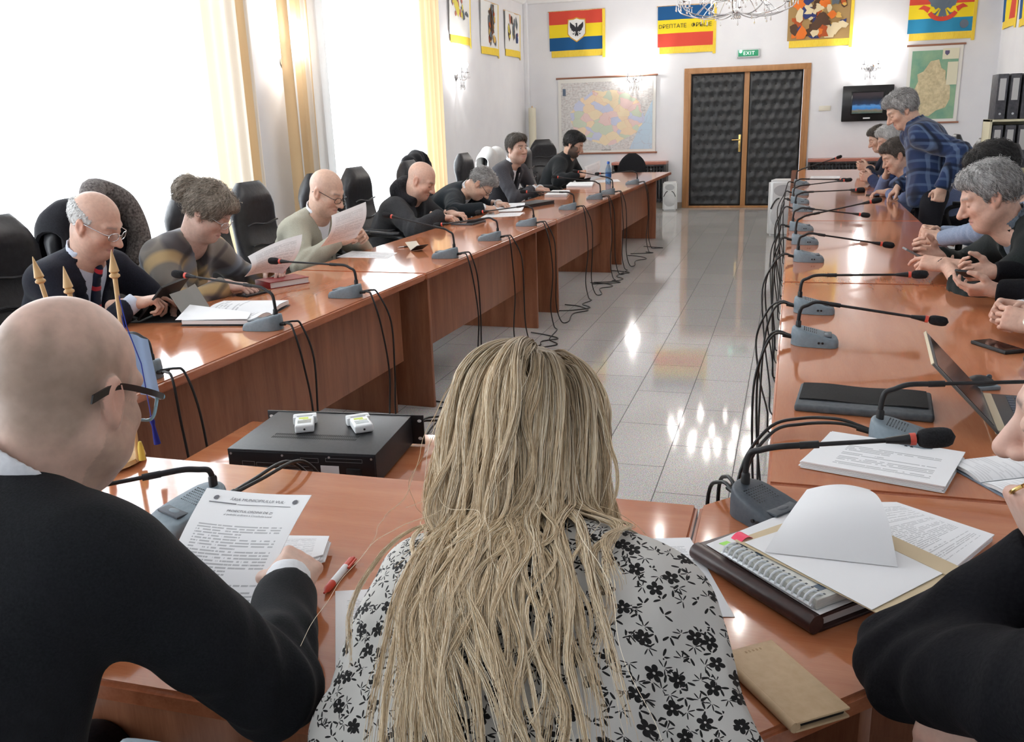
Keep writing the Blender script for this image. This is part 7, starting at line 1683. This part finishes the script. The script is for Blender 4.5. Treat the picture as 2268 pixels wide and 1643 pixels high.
p, I = person('dark haired man in a grey suit and black tie looking up from the left row', (-2.70, 8.96, 1.215), -32, 2, 0, -14, (-2.775, 8.99, 1.010), (-2.96, 9.04, 0.52),
       {'R': dict(w=(-2.515, 8.90, 0.815), d=(0.9, 0.25, -0.15), n=(0, 0, -1), pose='relaxed', hint=(-0.1, -0.9, -0.6)), 'L': dict(w=(-2.52, 9.16, 0.80), d=(0.8, -0.5, -0.1), n=(0, 0, -1))},
       s=1.12, h=0.0058, hg=0.010, skin=(0.56, 0.365, 0.285), brow=(0.05, 0.04, 0.035), face=dict(fat=0.3, nose=1.05), tint=dict(eyes='open', beard=0.15), hair=('full', 0.011, BROWNHAIR),
       wear=[dict(k='shirt_front', n='shirt', m=WHITESHIRT), dict(k='tie', m=cloth('black_tie', (0.007, 0.007, 0.009))), dict(k='jacket', n='suit_jacket', m=GREYSUIT, v=0.30, collar='jacket')])
def eyes(I, col=(0.05, 0.035, 0.025)):
    for sd in (-1, 1):
        c = V3(I['hp']((sd * 0.032, 0.0755, 0.0045))) - I['org']; f = V3(I['Mh'][:3, 1])
        o = MB().ball(tuple(c), 0.0128 * I['s'], 14, 10).build('eye', mat('eye_white', (0.72, 0.70, 0.68), 0.2), I['root'])
        MB().ball(tuple(c + f * 0.0085 * I['s']), 0.0062 * I['s'], 12, 8).build('iris', mat('iris_dark', col, 0.15), o)
eyes(I)
person('bearded man in a black jacket reading a sheet at the far left table', (-2.555, 10.87, 1.185), -4, 26, 0, -6, (-2.66, 10.90, 0.985), (-2.87, 10.95, 0.52),
       {'R': dict(w=(-2.45, 10.62, 0.845), d=(0.75, 0.35, 0.1), n=(0.2, 0.9, -0.4), pose='grip', hint=(-0.1, -0.9, -0.5)), 'L': dict(w=(-2.42, 11.05, 0.84), d=(0.7, -0.3, 0.15), n=(0.2, -0.9, -0.4), pose='grip')},
       s=1.14, h=0.0062, hg=0.011, skin=F3, brow=(0.02, 0.017, 0.015), face=dict(nose=1.05), tint=dict(beard=0.92, stub=(0.03, 0.024, 0.02)), hair=('full', 0.016, DARKHAIR),
       wear=[dict(k='coat', n='jacket', m=cloth('black_jacket', (0.010, 0.012, 0.014)), grow=0.006, collar='turn')])
# ------------------------------------------------------------------ the people of the right row
DB = cloth('dark_blue_wool', (0.012, 0.022, 0.07), (0.02, 0.035, 0.10)); VEST = cloth('navy_vest', (0.010, 0.012, 0.022))
p, I = person('brown haired man in a dark vest with an orange lanyard, farthest on the right', (0.94, 11.479, 1.150), 182, 26, 0, 180, (1.06, 11.48, 0.96), (1.36, 11.48, 0.50),
       {'L': dict(w=(0.83, 11.34, 0.83), d=(-0.9, 0.2, 0.15), n=(0.2, 0.9, 0.2), pose='grip'), 'R': dict(w=(0.83, 11.54, 0.83), d=(-0.9, -0.2, 0.15), n=(0.2, -0.9, 0.2), pose='grip')},
       s=1.15, h=0.0065, hg=0.012, skin=F1, brow=(0.1, 0.08, 0.06), hair=('full', 0.009, BROWNHAIR),
       wear=[dict(k='shirt_front', n='shirt', m=PALEBLUE, cuffs=False), dict(k='jacket', n='vest', m=VEST, v=0.24, lapel=False), dict(k='strip', n='lanyard', m=mat('lanyard_orange', srgb(230, 110, 40), 0.6), f=lambda T, b: np.maximum(np.abs(np.abs(T[0]) - 0.075 * (1 + T[2] / 0.36)) - 0.012, np.maximum(-b, np.maximum(T[2] + 0.02, -(T[2] + 0.34)))), grow=0.006)])
person('white haired man in a blue sweater looking at his phone on the right', (0.90, 9.768, 1.190), 182, 26, 0, 180, (1.02, 9.78, 0.995), (1.36, 9.92, 0.50),
       {'L': dict(w=(0.76, 9.74, 0.82), d=(-0.9, 0.25, 0.15), n=(0.2, 0.9, 0.2), pose='grip', hint=(0.1, -0.9, -0.4)), 'R': dict(w=(0.77, 9.98, 0.82), d=(-0.9, -0.2, 0.15), n=(0.2, -0.9, 0.2), pose='grip')},
       s=1.15, h=0.0065, hg=0.012, skin=F2, brow=GREYBROW, face=dict(fat=0.4), hair=('full', 0.014, PALEHAIR), fat=0.3,
       wear=[dict(k='sweater', n='blue_sweater', m=DB, grow=0.006, collar='crew')])
person('brown haired man in a grey blue shirt resting his chin on his hand', (0.85, 8.595, 1.095), 186, 30, 0, 182, (0.975, 8.60, 0.915), (1.38, 8.62, 0.50),
       {'R': dict(w=(0.785, 8.68, 0.915), d=(0.05, -0.35, 0.75), n=(0.7, -0.3, 0.1), pose='fist', hint=(-0.5, 0.5, -0.9)), 'L': dict(w=(0.80, 8.45, 0.80), d=(-0.85, 0.4, 0), n=(0, 0, -1))},
       s=1.12, h=0.0062, hg=0.011, skin=F1, brow=(0.12, 0.09, 0.07), face=dict(fat=0.5), hair=('full', 0.009, BROWNHAIR), fat=0.4,
       wear=[dict(k='shirt', n='shirt', m=cloth('grey_blue_shirt_far', srgb(104, 116, 150), srgb(120, 132, 166)), collar='turn', v=0.08, vw=0.03, lapel=False)])
BLUEPLAID = plaid('blue_plaid_shirt', srgb(34, 50, 84), [((0.8, 0.58, 0.1), 105, 0.5, srgb(84, 102, 130), 0.70), ((0.2, 0.3, 0.93), 74, 0.66, srgb(84, 104, 132), 0.45), ((0.8, 0.58, 0.1), 52, 0.75, srgb(12, 18, 34), 0.85), ((0.2, 0.3, 0.93), 37, 0.85, srgb(14, 20, 38), 0.7)], soft=0.22)
p, I = person('grey haired man in a blue plaid shirt standing and leaning over the right table', (0.80, 7.975, 1.480), 188, 34, 0, 184, (0.935, 7.96, 1.31), (1.07, 7.92, 0.88),
       {'R': dict(w=(0.845, 8.16, 0.865), d=(-0.5, -0.1, -0.55), n=(-0.3, -0.2, -0.8), pose='tap', hint=(0.8, 0.6, -0.1)), 'L': dict(w=(1.09, 7.56, 0.90), d=(-0.15, 0.1, -0.95), n=(-0.2, 0.95, 0), pose='fist', hint=(0.9, -0.5, 0))},
       s=1.12, h=0.0058, hg=0.010, skin=F1, brow=(0.2, 0.17, 0.15), face=dict(nose=1.1), hair=('full', 0.018, GREYHAIR), stand=True, fat=0.3, hunch=0.045,
       wear=[dict(k='shirt', n='plaid_shirt', m=BLUEPLAID, collar='turn', v=0.07, vw=0.03, lapel=False, hem=0.13, grow=0.014, fold=0.008), dict(k='strip', n='pocket_pen', m=SATINSTEEL, f=lambda T, b: np.maximum(np.maximum(np.abs(T[0] - 0.085) - 0.005, np.abs(T[2] + 0.19) - 0.035), -b), grow=0.010, on='plaid_shirt')])
person('dark haired man in a grey blue shirt behind the grey haired man, fists together', (0.945, 5.02, 1.185), 184, 30, 0, 180, (1.09, 5.05, 1.0), (1.50, 5.40, 0.50),
       {'L': dict(w=(0.80, 5.40, 0.80), d=(-0.85, 0.25, 0.12), n=(0.2, 0.9, -0.2), pose='fist', hint=(0.1, -0.6, -0.9)), 'R': dict(w=(0.80, 5.54, 0.815), d=(-0.85, -0.25, 0.12), n=(0.2, -0.9, -0.2), pose='fist')},
       s=1.08, skin=F1, brow=(0.04, 0.03, 0.03), hair=('full', 0.012, DARKHAIR), fat=0.2,
       wear=[dict(k='shirt', n='shirt', m=cloth('grey_blue_shirt', srgb(122, 136, 160), srgb(140, 154, 176)), collar='turn', v=0.08, vw=0.03, lapel=False)])
p, I = person('grey haired man in a dark jacket on the right holding a phone over the table', (0.805, 4.285, 1.130), 178, 25, 0, 186, (0.945, 4.29, 0.950), (1.38, 4.28, 0.50),
       {'L': dict(w=(0.665, 4.30, 0.835), d=(-0.88, 0.30, 0.05), n=(0.1, 0.5, -0.9), pose='tap', hint=(0.2, -0.9, -0.5)), 'R': dict(w=(0.66, 4.50, 0.835), d=(-0.85, -0.1, 0.25), n=(0.1, -0.7, 0.5), pose='grip', hint=(0.3, 0.9, -0.4))},
       s=1.10, skin=F2, brow=GREYBROW, face=dict(fat=0.4, nose=1.15), hair=('full', 0.013, GREYHAIR), fat=0.4, wide=1.05,
       wear=[dict(k='shirt_front', n='shirt', m=cloth('slate_shirt', srgb(88, 98, 108), srgb(104, 114, 124)), gap=0.02, cuffs=False), dict(k='jacket', n='dark_jacket', m=cloth('black_green_jacket', (0.010, 0.013, 0.013)), v=0.30, collar='jacket', grow=0.006, fold=0.007)])
slab('grey phone in the hand of the grey haired man in the dark jacket', (0.565, 4.455, 0.845), R(8), 0.14, 0.072, 0.010, mat('phone_grey', srgb(110, 112, 114), 0.4), BLKGLASS, tilt=R(28))
BLK = cloth('black_sleeve', (0.004, 0.004, 0.006), (0.009, 0.009, 0.011), 200, 0.95, 0.4, sheen=0.0)
p, I = person('person in black sleeves at the right edge, only hands with a small phone showing', (1.20, 3.86, 1.17), 180, 25, 0, 180, (1.31, 3.86, 0.98), (1.46, 3.86, 0.50),
       {'L': dict(w=(0.775, 3.80, 0.815), d=(-0.93, 0.20, -0.05), n=(-0.1, 0.6, 0.75), pose='relaxed', e=(1.03, 3.70, 0.82)), 'R': dict(w=(0.80, 4.02, 0.85), d=(-0.9, 0.12, -0.05), n=(0.0, -0.75, 0.6), pose='grip', e=(1.05, 4.06, 0.84))},
       s=1.04, skin=F2, brow=(0.2, 0.15, 0.12), hair=('full', 0.010, DARKHAIR), wear=[dict(k='sweater', n='black_sweater', m=BLK, collar='crew', grow=0.004)])
slab('small black phone in the hands of the person with black sleeves', (0.685, 3.93, 0.852), R(60), 0.11, 0.055, 0.010, BLACKPLASTIC, BLKGLASS, tilt=R(20))
p, I = person('person with clasped hands, steel wristwatch and white cuff at the right edge', (1.18, 3.18, 1.18), 180, 15, 0, 178, (1.28, 3.17, 0.98), (1.42, 3.17, 0.50),
       {'L': dict(w=(0.775, 3.185, 0.822), d=(-0.86, 0.42, 0.12), n=(0.25, 0.8, -0.35), pose='grip', e=(1.01, 3.02, 0.81)), 'R': dict(w=(0.765, 3.375, 0.825), d=(-0.86, -0.42, 0.15), n=(0.25, -0.8, -0.3), pose='grip', e=(1.01, 3.47, 0.81))},
       s=1.05, h=0.0045, skin=F2, brow=(0.2, 0.15, 0.12), hair=('full', 0.010, GREYHAIR),
       wear=[dict(k='shirt_front', n='shirt', m=WHITESHIRT), dict(k='jacket', n='suit_jacket', m=BLACKSUIT, v=0.3, collar='jacket')])
def wristwatch(I, side):
    o = ring_on(I, side, 0.010, 0.0285, 0.006, mat('watch_steel', srgb(176, 174, 160), 0.3, 0.9), 'wristwatch', 'steel wristwatch with a blue dial')
    M = Matrix(I['A'][side]['M'].tolist()); M.translation -= Vector(I['org'].tolist()); T = M @ Matrix.Translation((0.010, -0.004, 0.0285))
    MB().lathe([(0.001, 0), (0.021, 0.0), (0.021, 0.008), (0.018, 0.010), (0.001, 0.010)], 24, M=T).build('watch_case', mat('watch_steel'), o)
    MB().lathe([(0.001, 0.0102), (0.0165, 0.0102), (0.0165, 0.0106), (0.001, 0.0107)], 24, M=T).build('dial', mat('dial_blue', srgb(40, 120, 160), 0.2), o)
wristwatch(I, 'L')
# ------------------------------------------------------------------ the three people in the foreground
p, I = person('bald man with glasses in a dark suit seen from behind, holding the agenda sheet', (-0.876, 0.878, 1.195), 93, 24, 3, 86, (-0.930, 0.790, 1.040), (-0.93, 0.54, 0.50),
       {'R': dict(w=(-0.728, 1.095, 0.822), d=(-0.22, 0.95, -0.02), n=(-0.55, 0.0, -0.8), pose='pinch', e=(-0.617, 0.868, 0.806)), 'L': dict(w=(-1.00, 1.08, 0.82), d=(0.25, 0.9, -0.1), n=(0, 0, -1), pose='relaxed')},
       s=0.97, h=0.0034, hg=0.006, skin=(0.66, 0.45, 0.36), brow=(0.12, 0.09, 0.07), face=dict(fat=0.55, nose=1.0), fat=0.5, wide=1.0, cuff=0.024, slv=0.036,
       tint=dict(scalp=0.70, stub=(0.25, 0.195, 0.15), beard=0.35, scalp_z=([-0.12, -0.06, 0.0, 0.05], [0.062, 0.066, 0.050, 0.02])),
       wear=[dict(k='shirt_front', n='shirt', m=WHITESHIRT), dict(k='jacket', n='suit_jacket', m=cloth('charcoal_suit', (0.006, 0.007, 0.009), (0.013, 0.014, 0.017), 340, 0.85, 0.3, sheen=0.03), v=0.30, collar='jacket', grow=0.006, fold=0.007, ff=13)])
def square_glasses(I):
    T = Matrix((I['Mh'] - np.array([[0, 0, 0, I['org'][0]], [0, 0, 0, I['org'][1]], [0, 0, 0, I['org'][2]], [0, 0, 0, 0]])).tolist()) @ Matrix.Scale(I['s'], 4)
    dk = mat('black_temple', (0.012, 0.012, 0.014), 0.25); cl = mat('clear_blue_frame', srgb(150, 190, 206), 0.1, spec=0.7)
    fr = MB(); ln = MB()
    for sd in (-1, 1):
        ring = [(sd * (0.035 + 0.028 * math.copysign(abs(math.cos(a)) ** 0.55, math.cos(a))), 0.108 - 0.008 * math.cos(a), -0.002 + 0.021 * math.copysign(abs(math.sin(a)) ** 0.6, math.sin(a))) for a in np.linspace(0, 2 * math.pi, 33)]
        fr.tube(ring, 0.0024, 8); ln.add(ring[:-1], [tuple(range(32))])
        fr.tube([(sd * 0.062, 0.102, 0.012), (sd * 0.074, 0.096, 0.013)], 0.004, 8)
    fr.tube([(-0.010, 0.109, 0.006), (0, 0.113, 0.009), (0.010, 0.109, 0.006)], 0.0026, 8)
    for g in (fr, ln):
        for i in range(len(g.v)): g.v[i] = tuple(T @ Vector(g.v[i]))
    o = fr.build('eyeglasses', cl, I['root'], 60); ln.build('lenses', MATS['spectacle_lens'], o, None)
    for sd in (-1, 1):
        t = MB(); pts = spline([(sd * 0.074, 0.097, 0.013), (sd * 0.081, 0.06, 0.015), (sd * 0.083, 0.01, 0.016), (sd * 0.0845, -0.02, 0.012), (sd * 0.083, -0.055, -0.008)], 6)
        n = len(pts); rings = []
        for i, q in enumerate(pts): 
            hgt = 0.0042 + 0.0014 * (i / n > 0.75); rings.append([(q.x + sd * a, q.y, q.z + b) for a, b in ((-0.0013, -hgt), (0.0013, -hgt), (0.0013, hgt), (-0.0013, hgt))])
        loft(t, rings)
        for i in range(len(t.v)): t.v[i] = tuple(T @ Vector(t.v[i]))
        t.build('temple_arm', dk, o, 50)
square_glasses(I)

def blouse_material():
    m = mat('floral_blouse', (0.72, 0.70, 0.66), 0.75, spec=0.25); base = (0.66, 0.64, 0.60, 1)
    v = coords(m, 'Object'); sp = N(m, 'ShaderNodeSeparateXYZ'); LK(m, v, sp.inputs[0])
    def mth(op, a, b=None, c=None):
        n = N(m, 'ShaderNodeMath', operation=op)
        for i, q in enumerate((a, b, c)):
            if q is None: continue
            if isinstance(q, (int, float)): n.inputs[i].default_value = q
            else: LK(m, q, n.inputs[i])
        return n.outputs[0]
    vv = mth('ADD', mth('MULTIPLY', sp.outputs['Z'], 0.80), mth('MULTIPLY', sp.outputs['Y'], 0.75))
    uv = N(m, 'ShaderNodeCombineXYZ'); LK(m, sp.outputs['X'], uv.inputs[0]); LK(m, vv, uv.inputs[1])
    def motif(scale, r, k, lo, keep, seed, sharp):
        vo = N(m, 'ShaderNodeTexVoronoi', Scale=scale, Randomness=0.85); vo.voronoi_dimensions = '2D'
        ad = N(m, 'ShaderNodeVectorMath', operation='ADD'); LK(m, uv.outputs[0], ad.inputs[0]); ad.inputs[1].default_value = (seed, seed * 1.7, 0); LK(m, ad.outputs[0], vo.inputs['Vector'])
        sb = N(m, 'ShaderNodeVectorMath', operation='SUBTRACT'); LK(m, ad.outputs[0], sb.inputs[0]); LK(m, vo.outputs['Position'], sb.inputs[1])
        s2 = N(m, 'ShaderNodeSeparateXYZ'); LK(m, sb.outputs[0], s2.inputs[0])
        ln = N(m, 'ShaderNodeVectorMath', operation='LENGTH'); LK(m, sb.outputs[0], ln.inputs[0])
        sc = N(m, 'ShaderNodeSeparateColor'); LK(m, vo.outputs['Color'], sc.inputs[0])
        an = mth('ADD', mth('ARCTAN2', s2.outputs['Y'], s2.outputs['X']), mth('MULTIPLY', sc.outputs[0], 6.28))
        pet = mth('ABSOLUTE', mth('COSINE', mth('MULTIPLY', an, k)))
        rad = mth('MULTIPLY', mth('ADD', mth('MULTIPLY', mth('POWER', pet, sharp), 1 - lo), lo), r)
        inside = mth('LESS_THAN', ln.outputs['Value'], rad); kp = mth('GREATER_THAN', sc.outputs[1], keep)
        hole = mth('GREATER_THAN', ln.outputs['Value'], r * 0.14)
        half = mth('GREATER_THAN', mth('COSINE', an), -0.35) if sharp > 1.5 else 1.0
        return mth('MULTIPLY', mth('MULTIPLY', inside, kp), mth('MULTIPLY', hole, half))
    f = mth('MAXIMUM', motif(31, 0.0098, 2.5, 0.42, 0.42, 0.0, 0.7), mth('MAXIMUM', motif(52, 0.0105, 2.5, 0.0, 0.22, 3.3, 3.0), motif(46, 0.0095, 3.5, 0.0, 0.35, 7.7, 4.0)))
    mx = N(m, 'ShaderNodeMixRGB'); LK(m, f, mx.inputs[0]); mx.inputs[1].default_value = base; mx.inputs[2].default_value = (0.018, 0.017, 0.017, 1)
    LK(m, mx.outputs[0], bsdf(m).inputs['Base Color']); n = N(m, 'ShaderNodeTexNoise', Scale=30, Detail=3); LK(m, v, n.inputs['Vector']); add_bump(m, n.outputs['Fac'], 0.25, 0.006)
    return m
BH, BN = V3((-0.346, 1.160, 1.072)), V3((-0.285, 1.030, 0.915))
BLONDBASE = hair_mat('blonde_base', (0.16, 0.115, 0.065), (0.30, 0.22, 0.13), (60, 60, 10))
p, I = person('woman with long blonde hair in a white blouse with black flowers, seen from behind', tuple(BH), 92, 38, 0, 90, tuple(BN), (-0.235, 0.66, 0.48),
       {'L': dict(w=(-0.42, 1.27, 0.80), d=(0.5, 0.8, -0.1), n=(0, 0, -1), e=(-0.475, 0.835, 0.775)), 'R': dict(w=(-0.16, 1.30, 0.80), d=(-0.5, 0.8, -0.1), n=(0, 0, -1), e=(-0.052, 0.925, 0.755))},
       s=0.94, h=0.005, hg=0.0065, skin=(0.62, 0.43, 0.35), brow=(0.2, 0.15, 0.1), face=dict(nose=0.9), hair=('short', 0.010, BLONDBASE), wide=0.96, hunch=0.04,
       wear=[dict(k='shirt', n='blouse', m=blouse_material(), grow=0.010, collar='crew', rl=2, fold=0.010, ff=16)])
def blonde_hair(I):
    rg = np.random.default_rng(5); H, Mh, s, org = BH, I['Mh'], I['s'], I['org']; Rm = Mh[:3, :3]
    me = I['out']['blouse'].data; Vb = np.empty(len(me.vertices) * 3, np.float32); me.vertices.foreach_get('co', Vb); Vb = Vb.reshape(-1, 3) + org
    Nb_ = np.empty(len(me.vertices) * 3, np.float32); me.vertices.foreach_get('normal', Nb_); Nb_ = Nb_.reshape(-1, 3)
    ms = I['root'].data; Vs = np.empty(len(ms.vertices) * 3, np.float32); ms.vertices.foreach_get('co', Vs); Vs = Vs.reshape(-1, 3) + org; Ns = np.empty(len(ms.vertices) * 3, np.float32); ms.vertices.foreach_get('normal', Ns); Ns = Ns.reshape(-1, 3)
    ok = (np.linalg.norm(Vs[:, :2] - H[:2], axis=1) < 0.24) & (Vs[:, 2] > 0.93); Vb = np.concatenate([Vb, Vs[ok]]); Nb_ = np.concatenate([Nb_, Ns[ok]])
    # height field of the back, seen along its outward normal, so that strands can lie on the cloth
    from mathutils.kdtree import KDTree
    kd = KDTree(len(Vb)); [kd.insert(v, i) for i, v in enumerate(Vb)]; kd.balance()
    K = 430
    # guide roots over the scalp: local directions, mostly top, sides and back
    th = rg.uniform(-math.pi, math.pi, K); zc = rg.uniform(-0.45, 0.98, K); rr = np.sqrt(1 - zc ** 2)
    loc = np.stack([rr * np.sin(th), -rr * np.cos(th), zc], 1)
    keep = ~((loc[:, 1] > 0.55) & (loc[:, 2] < 0.55)) & ((loc[:, 1] < 0.15) | (rg.random(K) < 0.5)); loc = loc[keep]; K = len(loc)
    R0 = V3((0.080, 0.103, 0.093)); off = V3((0, -0.016, 0.040))
    P = loc * R0 + off; out = []; n = 34; L = rg.uniform(0.46, 0.66, K); L = np.where(rg.random(K) < 0.25, L * 0.75, L)
    lay = rg.uniform(0.0, 0.018, K)
    part = 0.012
    W = H + (P * s) @ Rm.T; D = None; gz = V3((0, 0, -1.0))
    side = np.where(P[:, 0] > part, 1.0, -1.0); ph = rg.uniform(0, 6.28, K); am = rg.uniform(0.15, 0.85, K); fq = rg.uniform(14, 26, K)
    sway = rg.normal(0, 0.13, K); xt = np.clip(-0.238 + 1.15 * (W[:, 0] - H[0]) + rg.normal(0, 0.035, K), -0.40, -0.09); back = np.clip((loc[:, 1] + 0.25) / 0.5, 0, 1); side = side * back + 0.15 * rg.normal(0, 1, K) * (1 - back)
    deep = np.zeros(K)
    for i in range(n):
        out.append(W.copy()); Pl = ((W - H) @ Rm) / s
        q = (Pl - off) / (R0 + lay[:, None]); r = np.linalg.norm(q, axis=1); g = (q / (R0 + lay[:, None])); g = g / np.linalg.norm(g, axis=1, keepdims=True); gw = g @ Rm.T
        on = (r < 1.25)
        tangent = np.stack([side * 0.7, -0.8 * np.ones(K), -0.9 * np.ones(K)], 1) if i < 4 else np.stack([side * 0.12, -0.7 * np.ones(K), -1.0 * np.ones(K)], 1)
        fl = (tangent @ Rm.T); F = np.where(on[:, None], 0.55 * fl + 0.85 * gz, gz[None, :] + V3((0, -0.45, 0)))
        t = i / n; lat = np.stack([np.cos(ph), np.zeros(K), 0.3 * np.sin(ph)], 1) * (am * np.sin(fq * t + ph) * min(1, t * 2.5) + sway * t)[:, None]
        F = F + lat
        # gather towards the middle of the back below the neck
        below = np.clip((1.04 - W[:, 2]) / 0.10, 0, 1)[:, None]; F = F + below * np.stack([(xt - W[:, 0]) * 7.0, np.zeros(K), np.zeros(K)], 1)
        F = F - np.where(on[:, None], gw * np.minimum(0, (F * gw).sum(1, keepdims=True)), 0)
        if i > 3:
            for j in range(K):
                co, ix, dist = kd.find(W[j])
                if dist < 0.035: nb = Nb_[ix]; F[j] = F[j] - nb * min(0.0, float(F[j] @ nb))
            if D is not None:
                fn_ = np.linalg.norm(F, axis=1, keepdims=True); F = F / np.maximum(fn_, 0.25)
        D = F if D is None else 0.55 * D + 0.45 * F; D = D / np.linalg.norm(D, axis=1, keepdims=True)
        W = W + D * (L / n)[:, None]
        Pl = ((W - H) @ Rm) / s; q = (Pl - off) / (R0 + lay[:, None]); r = np.linalg.norm(q, axis=1); m = r < 1.0
        W[m] = H + ((q[m] / r[m, None] * (R0 + lay[m, None]) + off) * s) @ Rm.T
        for j in range(K):
            co, ix, dist = kd.find(W[j]); nb = Nb_[ix]; dd = float((W[j] - Vb[ix]) @ nb); mg = 0.005 + lay[j] * 0.6
            if dd < -0.010 and dist < 0.12 and i > 8: deep[j] += 1
            if dd < mg and dist < 0.12: W[j] = W[j] + nb * (mg - dd)
    Gd = np.stack(out, 1)[(deep < 3) & (np.stack(out, 1)[:, 22:, 0].max(1) < -0.105)]; K = len(Gd)
    per = 44; k = K * per; idx = np.repeat(np.arange(K), per); base = Gd[idx]
    a = rg.uniform(0, 2 * math.pi, k); rad = 0.010 * np.sqrt(rg.random(k)); t = np.linspace(0, 1, n)
    tight = rg.uniform(0.35, 0.9, K)[idx]
    ox = V3((1, 0, 0)); oz = V3((0, -0.7, 0.7)); spread = (1 - tight[:, None] * np.clip(t * 2.2, 0, 1)[None, :]) * (1 + 0.6 * np.clip(t - 0.7, 0, 1) * 3)[None, :]
    offs = (np.cos(a) * rad)[:, None, None] * ox * spread[:, :, None] + (np.sin(a) * rad)[:, None, None] * oz * spread[:, :, None] * 0.7
    fr = 0.0016 * np.sin(t[None, :] * rg.uniform(20, 60, (k, 1)) + rg.uniform(0, 6, (k, 1))) * np.clip(t * 3, 0, 1)
    S = base + offs + fr[:, :, None] * ox
    fly = rg.random(k) < 0.022; w = rg.normal(0, 1, (fly.sum(), 3)) * V3((0.05, 0.03, 0.03)); S[fly] += w[:, None, :] * (t ** 1.3)[None, :, None]
    # the ends differ in length
    cut = rg.uniform(0.72, 1.0, k); ts = t[None, :] * cut[:, None] * (n - 1); i0 = np.clip(ts.astype(int), 0, n - 2); fr_ = (ts - i0)[:, :, None]; ar = np.arange(k)[:, None]
    S = S[ar, i0] * (1 - fr_) + S[ar, i0 + 1] * fr_
    m = strand_mat('blonde_strands', [(0.0, (0.40, 0.275, 0.15)), (0.3, (0.70, 0.53, 0.33)), (0.65, (0.92, 0.745, 0.515)), (1.0, (1.0, 0.90, 0.72))], root=(0.36, 0.32, 0.28), rough=0.38)
    strands('hair', S - org, np.linspace(0.00048, 0.00022, n)[None, :], m, I['root'])
blonde_hair(I)
p, I = person('person in a black sleeve at the right edge resting the chin on a ringed hand', (0.354, 1.075, 1.178), 152, 14, 0, 142, (0.455, 0.985, 0.985), (0.58, 0.80, 0.48),
       {'L': dict(w=(0.318, 1.105, 0.992), d=(-0.42, 0.10, 0.80), n=(0.75, 0.25, 0.45), pose='fist', e=(0.176, 1.130, 0.805), hs=0.95), 'R': dict(w=(0.222, 1.045, 0.850), d=(-0.12, -0.22, -0.8), n=(0.5, 0.6, -0.5), pose='flat', e=(0.43, 1.09, 0.73))},
       s=1.0, h=0.0036, hg=0.006, skin=(0.60, 0.40, 0.325), brow=(0.12, 0.09, 0.08), face=dict(nose=1.15, fat=0.3), hair=('short', 0.006, BROWNHAIR), fat=0.4,
       wear=[dict(k='sweater', n='black_sweater', m=BLK, collar='crew', grow=0.008, fold=0.006, ff=20)])
a = I['A']['L']; M = Matrix(a['M'].tolist()); M.translation -= Vector(I['org'].tolist())
g = MB().tube([tuple(M @ Vector((0.094 + 0.012 * math.cos(w) * 0.4, 0.0092 + 0.0102 * math.cos(w), 0.002 + 0.0102 * math.sin(w)))) for w in np.linspace(0, 2 * math.pi, 21)], 0.0024, 8).build('finger_ring', GOLD, I['root'])
g['label'] = 'gold ring on the hand'
# ------------------------------------------------------------------ clothes hung over chairs
def hung(label, x, y, w, top, drop_f, drop_b, m, name, cat, seed=1, th=0.018, rz=0.0, lump=0.012):
    """cloth draped over the top of a chair back: over the front, the top edge and down behind"""
    rr = random.Random(seed); p1, p2 = rr.uniform(0, 6), rr.uniform(0, 6)
    def f(u, v):
        yy = (u - 0.5) * w; a = v * (drop_f + drop_b + 0.22); edge = 1 - 0.22 * (abs(u - 0.5) * 2) ** 3
        if a < drop_f: px, pz = 0.085, top - 0.09 - (drop_f - a)
        elif a < drop_f + 0.22: k = (a - drop_f) / 0.22 * math.pi; px, pz = 0.085 * math.cos(k), top - 0.09 + 0.09 * math.sin(k) * edge
        else: px, pz = -0.085, top - 0.09 - (a - drop_f - 0.22)
        px += lump * math.sin(yy * 26 + p1 + 3 * v) + 0.6 * lump * math.sin(yy * 55 + p2)
        pz -= 0.09 * (abs(u - 0.5) * 2) ** 5; c, s_ = math.cos(rz), math.sin(rz)
        return (px * c - yy * s_, px * s_ + yy * c, pz + 0.015 * math.sin(yy * 18 + p2))
    o = MB().sheet(f, 30, 40, th).build(name, m, None, 70, loc=(x, y, 0)); return tag(o, label, cat)
FUR = cloth('grey_brown_fur', (0.05, 0.042, 0.040), (0.20, 0.175, 0.165), 90, 0.98, 1.0)
o = hung('dark coat with a grey brown fur collar hung over a chair back', -3.345, 3.62, 0.50, 1.20, 0.45, 0.5, cloth('dark_coat', (0.010, 0.010, 0.013)), 'hung_coat', 'coat', 3, rz=0.05)
g = MB().tube(spline([(0.10, -0.16, 0.82), (0.135, -0.10, 1.02), (0.10, -0.02, 1.20), (0.03, 0.10, 1.235), (0.10, 0.20, 1.16), (0.13, 0.235, 0.98), (0.125, 0.18, 0.84)], 8), [0.045] + [0.06] * 47 + [0.045], 12); g.build('fur_collar', FUR, o, 70)
hung('white jacket draped over the chair back left of the man in the grey suit', -3.29, 9.90, 0.46, 1.215, 0.30, 0.4, cloth('white_jacket_cloth', (0.70, 0.70, 0.68), (0.78, 0.78, 0.76)), 'draped_jacket', 'jacket', 5, rz=-0.1)
hung('black jacket hung over the tall chair by the tan drape', -3.485, 8.17, 0.52, 1.24, 0.5, 0.5, cloth('black_jacket_cloth', (0.008, 0.008, 0.010)), 'hung_jacket', 'jacket', 7, rz=0.1)
